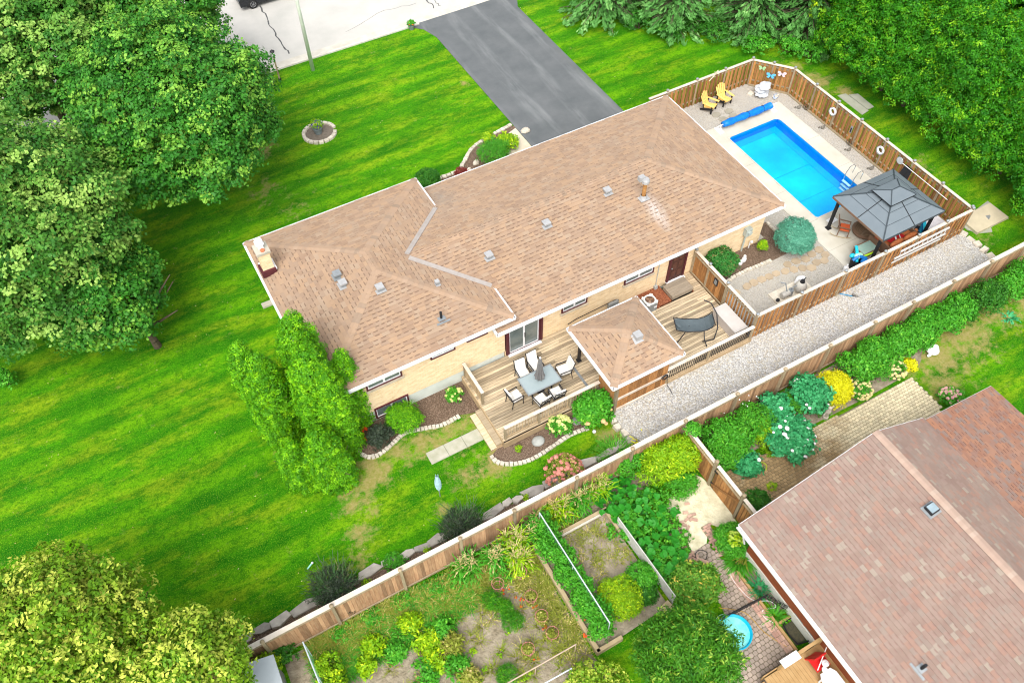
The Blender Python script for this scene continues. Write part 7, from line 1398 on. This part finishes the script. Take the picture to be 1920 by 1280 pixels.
# corn and weeds
CN = [((5.34, 11.71), 'corn stalks with dried tassels by the fifth fence post'), ((6.44, 11.97), 'corn stalks with husks right of the fifth fence post'), ((7.36, 12.09), 'corn stalks near the top end of the pole trellis'), ((8.61, 12.32), 'corn stalks with tan husks behind the raised bed'), ((9.67, 12.39), 'corn stalks with drooping husks beside the fence post'), ((10.46, 12.22), 'corn stalks at the right end of the corn row'), ((4.38, 11.88), 'corn stalks at the left end of the corn row'), ((6.34, 11.36), 'corn stalks bent over toward the raised bed')]
for i, (p, lab) in enumerate(CN):
    t = thing('corn_plants', lab, 'corn', (*p, 0), group='corn row along the fence'); g2 = random.Random(i); pts = [(p[0]+g2.uniform(-.35, .35), p[1]+g2.uniform(-.3, .3)) for _ in range(7)]
    blades('leaf_blade', [(x, y, z, .04) for x, y in pts for z in (.1, .5, .9)], 7, .75, .035, LM['lime' if i % 2 else 'green'], t, 200+i, .8, .6, kind='stuff'); blades('tassel', [(x, y, 1.25, .05) for x, y in pts], 8, .28, .02, LM['tan'], t, 220+i, .7, .35, kind='stuff')
    blades('husk', [(x, y, .8, .08) for x, y in pts[:4]], 5, .45, .05, LM['tan'], t, 240+i, .9, .7, kind='stuff')
    sb = MB(); [sb.cyl((x, y, 0), (x, y, 1.35), .016, .01, 5) for x, y in pts]; sb.build('stalk', LM['green'], t, kind='stuff')
g = random.Random(41); wt = [(g.uniform(5.9, 7.0), g.uniform(6.8, 11.3), 0, .12) for _ in range(90)]+[(g.uniform(-2, 6), g.uniform(7, 11.5), 0, .1) for _ in range(110)]
for i in range(520):
    u = g.random(); x = -2.2+11.5*u; y = 12.35-abs(g.gauss(0, .55))-(.5 if 2 < x < 6 else 0)*g.random()
    wt.append((x, y, .0, .12))
o = blades('garden_weeds', wt, 26, .42, .02, LM['olive'], None, 51, .7, .5, kind='stuff', label='tangled grassy weeds along the foot of the boundary fence', cat='weeds')
o = blades('garden_grass', [(g.uniform(-2.3, 4.5), g.uniform(10.6, 12.2), 0, .12) for _ in range(520)], 24, .36, .02, LM['green'], None, 52, .7, .5, kind='stuff', label='bright green grass growing over the vegetable soil', cat='grass')
foliage('garden_ground_cover', [(x_, y_, .0, .5, .4, .3) for x_, y_ in ((0.33, 12.14), (1.66, 12.11), (-0.97, 12.18), (2.97, 11.97), (0.97, 11.09), (3.84, 11.85), (7.78, 11.93), (8.84, 12.00), (5.41, 11.21), (9.66, 12.08))], 560, 12, .14, .09, LM['green'], None, 53, kind='stuff', label='low mixed leafy weeds below the corn row', cat='weeds')
foliage('vegetable_growth', [(7.5, 10.3, .3, .5, .5, .3), (7.6, 9.0, .3, .4, 1.2, .5)], 10, 8, .1, .1, LM['deep'], None, 54, kind='stuff', label='sparse seedlings beneath the trellis bean row', cat='seedlings')
t = thing('bean_row', 'dense climbing bean row growing under the tall pole trellis', 'bean plants', (7.6, 9.5, 0)); foliage('foliage', [(7.62+.12*math.sin(i*2.1), 12.0-i*.42, .75, .42, .35, .72) for i in range(12)], 1300, 13, .17, .10, LM['green'], t, 55, amp=.2)
t = thing('bean_row', 'bright bean row under the white pole trellis at lower left', 'bean plants', (-2, 10.5, 0)); foliage('foliage', [(-1.85, 11.3-i*.45, .4, .42, .35, .5) for i in range(5)], 330, 13, .15, .09, LM['lime'], t, 56, amp=.2)
shrub('herb_mound', 'round lime green herb mound inside the raised bed', (8.87, 8.11), .92, .95, LM['lime'], .075, 1100, asp=.4, amp=.06); shrub('parsley_mound', 'dark leafy mound behind the lime herb in the raised bed', (10.11, 8.37), .62, .7, LM['green'], .09, 280); shrub('parsley_mound', 'leafy mound touching the lower lattice end', (9.87, 7.82), .5, .6, LM['deep'], .09, 180)
blades('onion_tops', [(g.uniform(8.1, 10.3), g.uniform(9.2, 11.2), .14, .07) for _ in range(60)], 9, .36, .02, LM['olive'], None, 57, .9, .7, kind='stuff', label='withering onion tops in the raised bed soil', cat='onions')
for i, (p, lab) in enumerate((((4.65, 10.46), 'feathery asparagus clump nearest the tomato cages, upper end'), ((4.78, 9.85), 'feathery asparagus clump in the middle of its row'), ((4.88, 9.33), 'feathery asparagus clump at the lower end of its row'), ((3.77, 7.73), 'feathery clump below the thin pole frame'))):
    shrub('asparagus', lab, p, .42, .7, LM['hedge'], .07, 300, cat='plant', group='feathery asparagus clumps', asp=.16, along=.9, amp=.1)
VG = [((1.75, 10.35), .45, 'lime'), ((2.45, 10.41), .4, 'green'), ((2.53, 9.68), .42, 'olive'), ((1.75, 9.46), .5, 'lime'), ((2.35, 8.90), .45, 'green'), ((1.12, 9.27), .5, 'green'), ((-0.07, 11.15), .35, 'lime'), ((0.50, 10.49), .3, 'green'), ((-0.55, 10.54), .28, 'lime'), ((1.52, 11.28), .35, 'lime'), ((2.52, 8.37), .4, 'olive')]
for i, (p, r, m) in enumerate(VG): shrub('leafy_vegetable', 'leafy vegetable plant in the soil, '+('leftmost of the thick double row', 'upper end of the thick double row', 'reddish one in the thick double row', 'centre left of the thick double row', 'right side low in the double row', 'lowest left of the double row', 'small one between trellis and double row', 'small one just left of the double row', 'small one near the bottom edge', 'one above the double row', 'reddish one at the bottom edge')[i], p, r, .5, LM[m], .15, 60, cat='vegetable', group='leafy vegetables', per=12, asp=.45, along=.5)
g = random.Random(61); t = thing('seedling_rows', 'scattered rows of small lime seedlings on bare soil', 'seedlings', (4.5, 7.8, 0))
for i in range(26):
    x, y = g.uniform(2.2, 5.0), g.uniform(6.6, 9.2); foliage('seedling', [(x, y, .08, .13, .13, .1)], 8, 9, .06, .07, LM['lime'], t, 300+i)
for i, (x, y) in enumerate(((6.03, 10.78), (5.91, 9.76), (5.88, 8.91), (5.9, 8.17), (4.83, 8.11))): shrub('tomato_plant', 'yellowing tomato plant inside '+('the cage nearest the raised bed', 'the middle pink cage', 'the cage above the fallen tomatoes', 'the cage nearest the thin pole frame', 'the faint far cage')[i], (x, y), .24, .6, LM['olive' if i else 'lime'], .08, 34, cat='tomato plant', group='tomato plants in cages')
shrub('peony_bush', 'green bush with orange-yellow tips beside the pink pavers', (11.58, 6.97), .95, 1.3, leafmat('peony_leaf', (.03, .14, .01), (.12, .26, .02), (.50, .34, .06), tipf=.7), .15, 380, asp=.38, along=.5)
shrub('boxwood', 'round boxwood between the sand patch and the pink roof', (14.00, 7.84), .72, 1.0, LM['green'], .07, 800, amp=.05); s_ = shrub('sedum', 'small pale sedum in front of the round boxwood', (13.92, 7.69), .34, .35, LM['lime'], .07, 30, z0=.85); blooms(s_, (13.92, 7.69), .32, .3, 26, .07, LM['lime'] if False else mat('lime_bloom', (.40, .52, .08), (.32, .46, .05), 8, .8), .85, 13)
tuft('daylily', 'arching daylily clump below the round boxwood', (13.90, 7.07), .25, .75, .03, LM['green'], 240, spread=.8, arch=.6); tuft('daylily', 'brownish daylily blades between boxwood and timber edging', (14.26, 7.12), .18, .7, .03, LM['olive'], 110, spread=.8, arch=.6)
tuft('iris_clump', 'blue-green iris clump beside the wire fence', (13.90, 5.85), .16, .55, .03, LM['teal'], 80, spread=.9); tuft('daylily', 'small green daylily clump below the wire fence', (13.74, 4.70), .16, .5, .03, LM['green'], 90, spread=.9)
shrub('leafy_shrub', 'light green bush at the bottom edge beside the plum tree', (6.28, 5.68), 1.1, 1.3, LM['bl'], .12, 420); shrub('leafy_shrub', 'dark growth at the lower left between shed and fence', (-3.09, 12.52), .5, .8, LM['deep'], .1, 120); shrub('leafy_shrub', 'lime plant among the small shed roof edge', (-3.81, 11.93), .6, 1.6, LM['lime'], .1, 120)
shrub('underbrush', 'green tangle between the plum tree and raised bed', (11.16, 8.37), .6, .5, LM['green'], .1, 130, ry=1.3); shrub('leafy_shrub', 'small sapling leaves at the left edge of the lawn', (-9.97, 30.39), .5, .9, LM['green'], .12, 60)
# scattered pale leaves on the lawn
g = np.random.default_rng(5); n_ = 420; C = np.stack([g.uniform(-12, 30, n_), g.uniform(14.4, 46, n_), np.full(n_, .03)], 1); ok = ~((C[:, 0] > 1.8) & (C[:, 0] < 36) & (C[:, 1] > 15) & (C[:, 1] < 31)); C = C[ok]; a_ = g.random(len(C))*6.28
U = np.stack([np.cos(a_), np.sin(a_), .2+0*a_], 1)*.034; V = np.stack([-np.sin(a_), np.cos(a_), 0*a_], 1)*.02
quads('fallen_leaves', C, U, V, g.random(len(C)), LM['tan'], None, kind='stuff', label='tiny pale fallen leaves scattered over the lawn', cat='leaves')
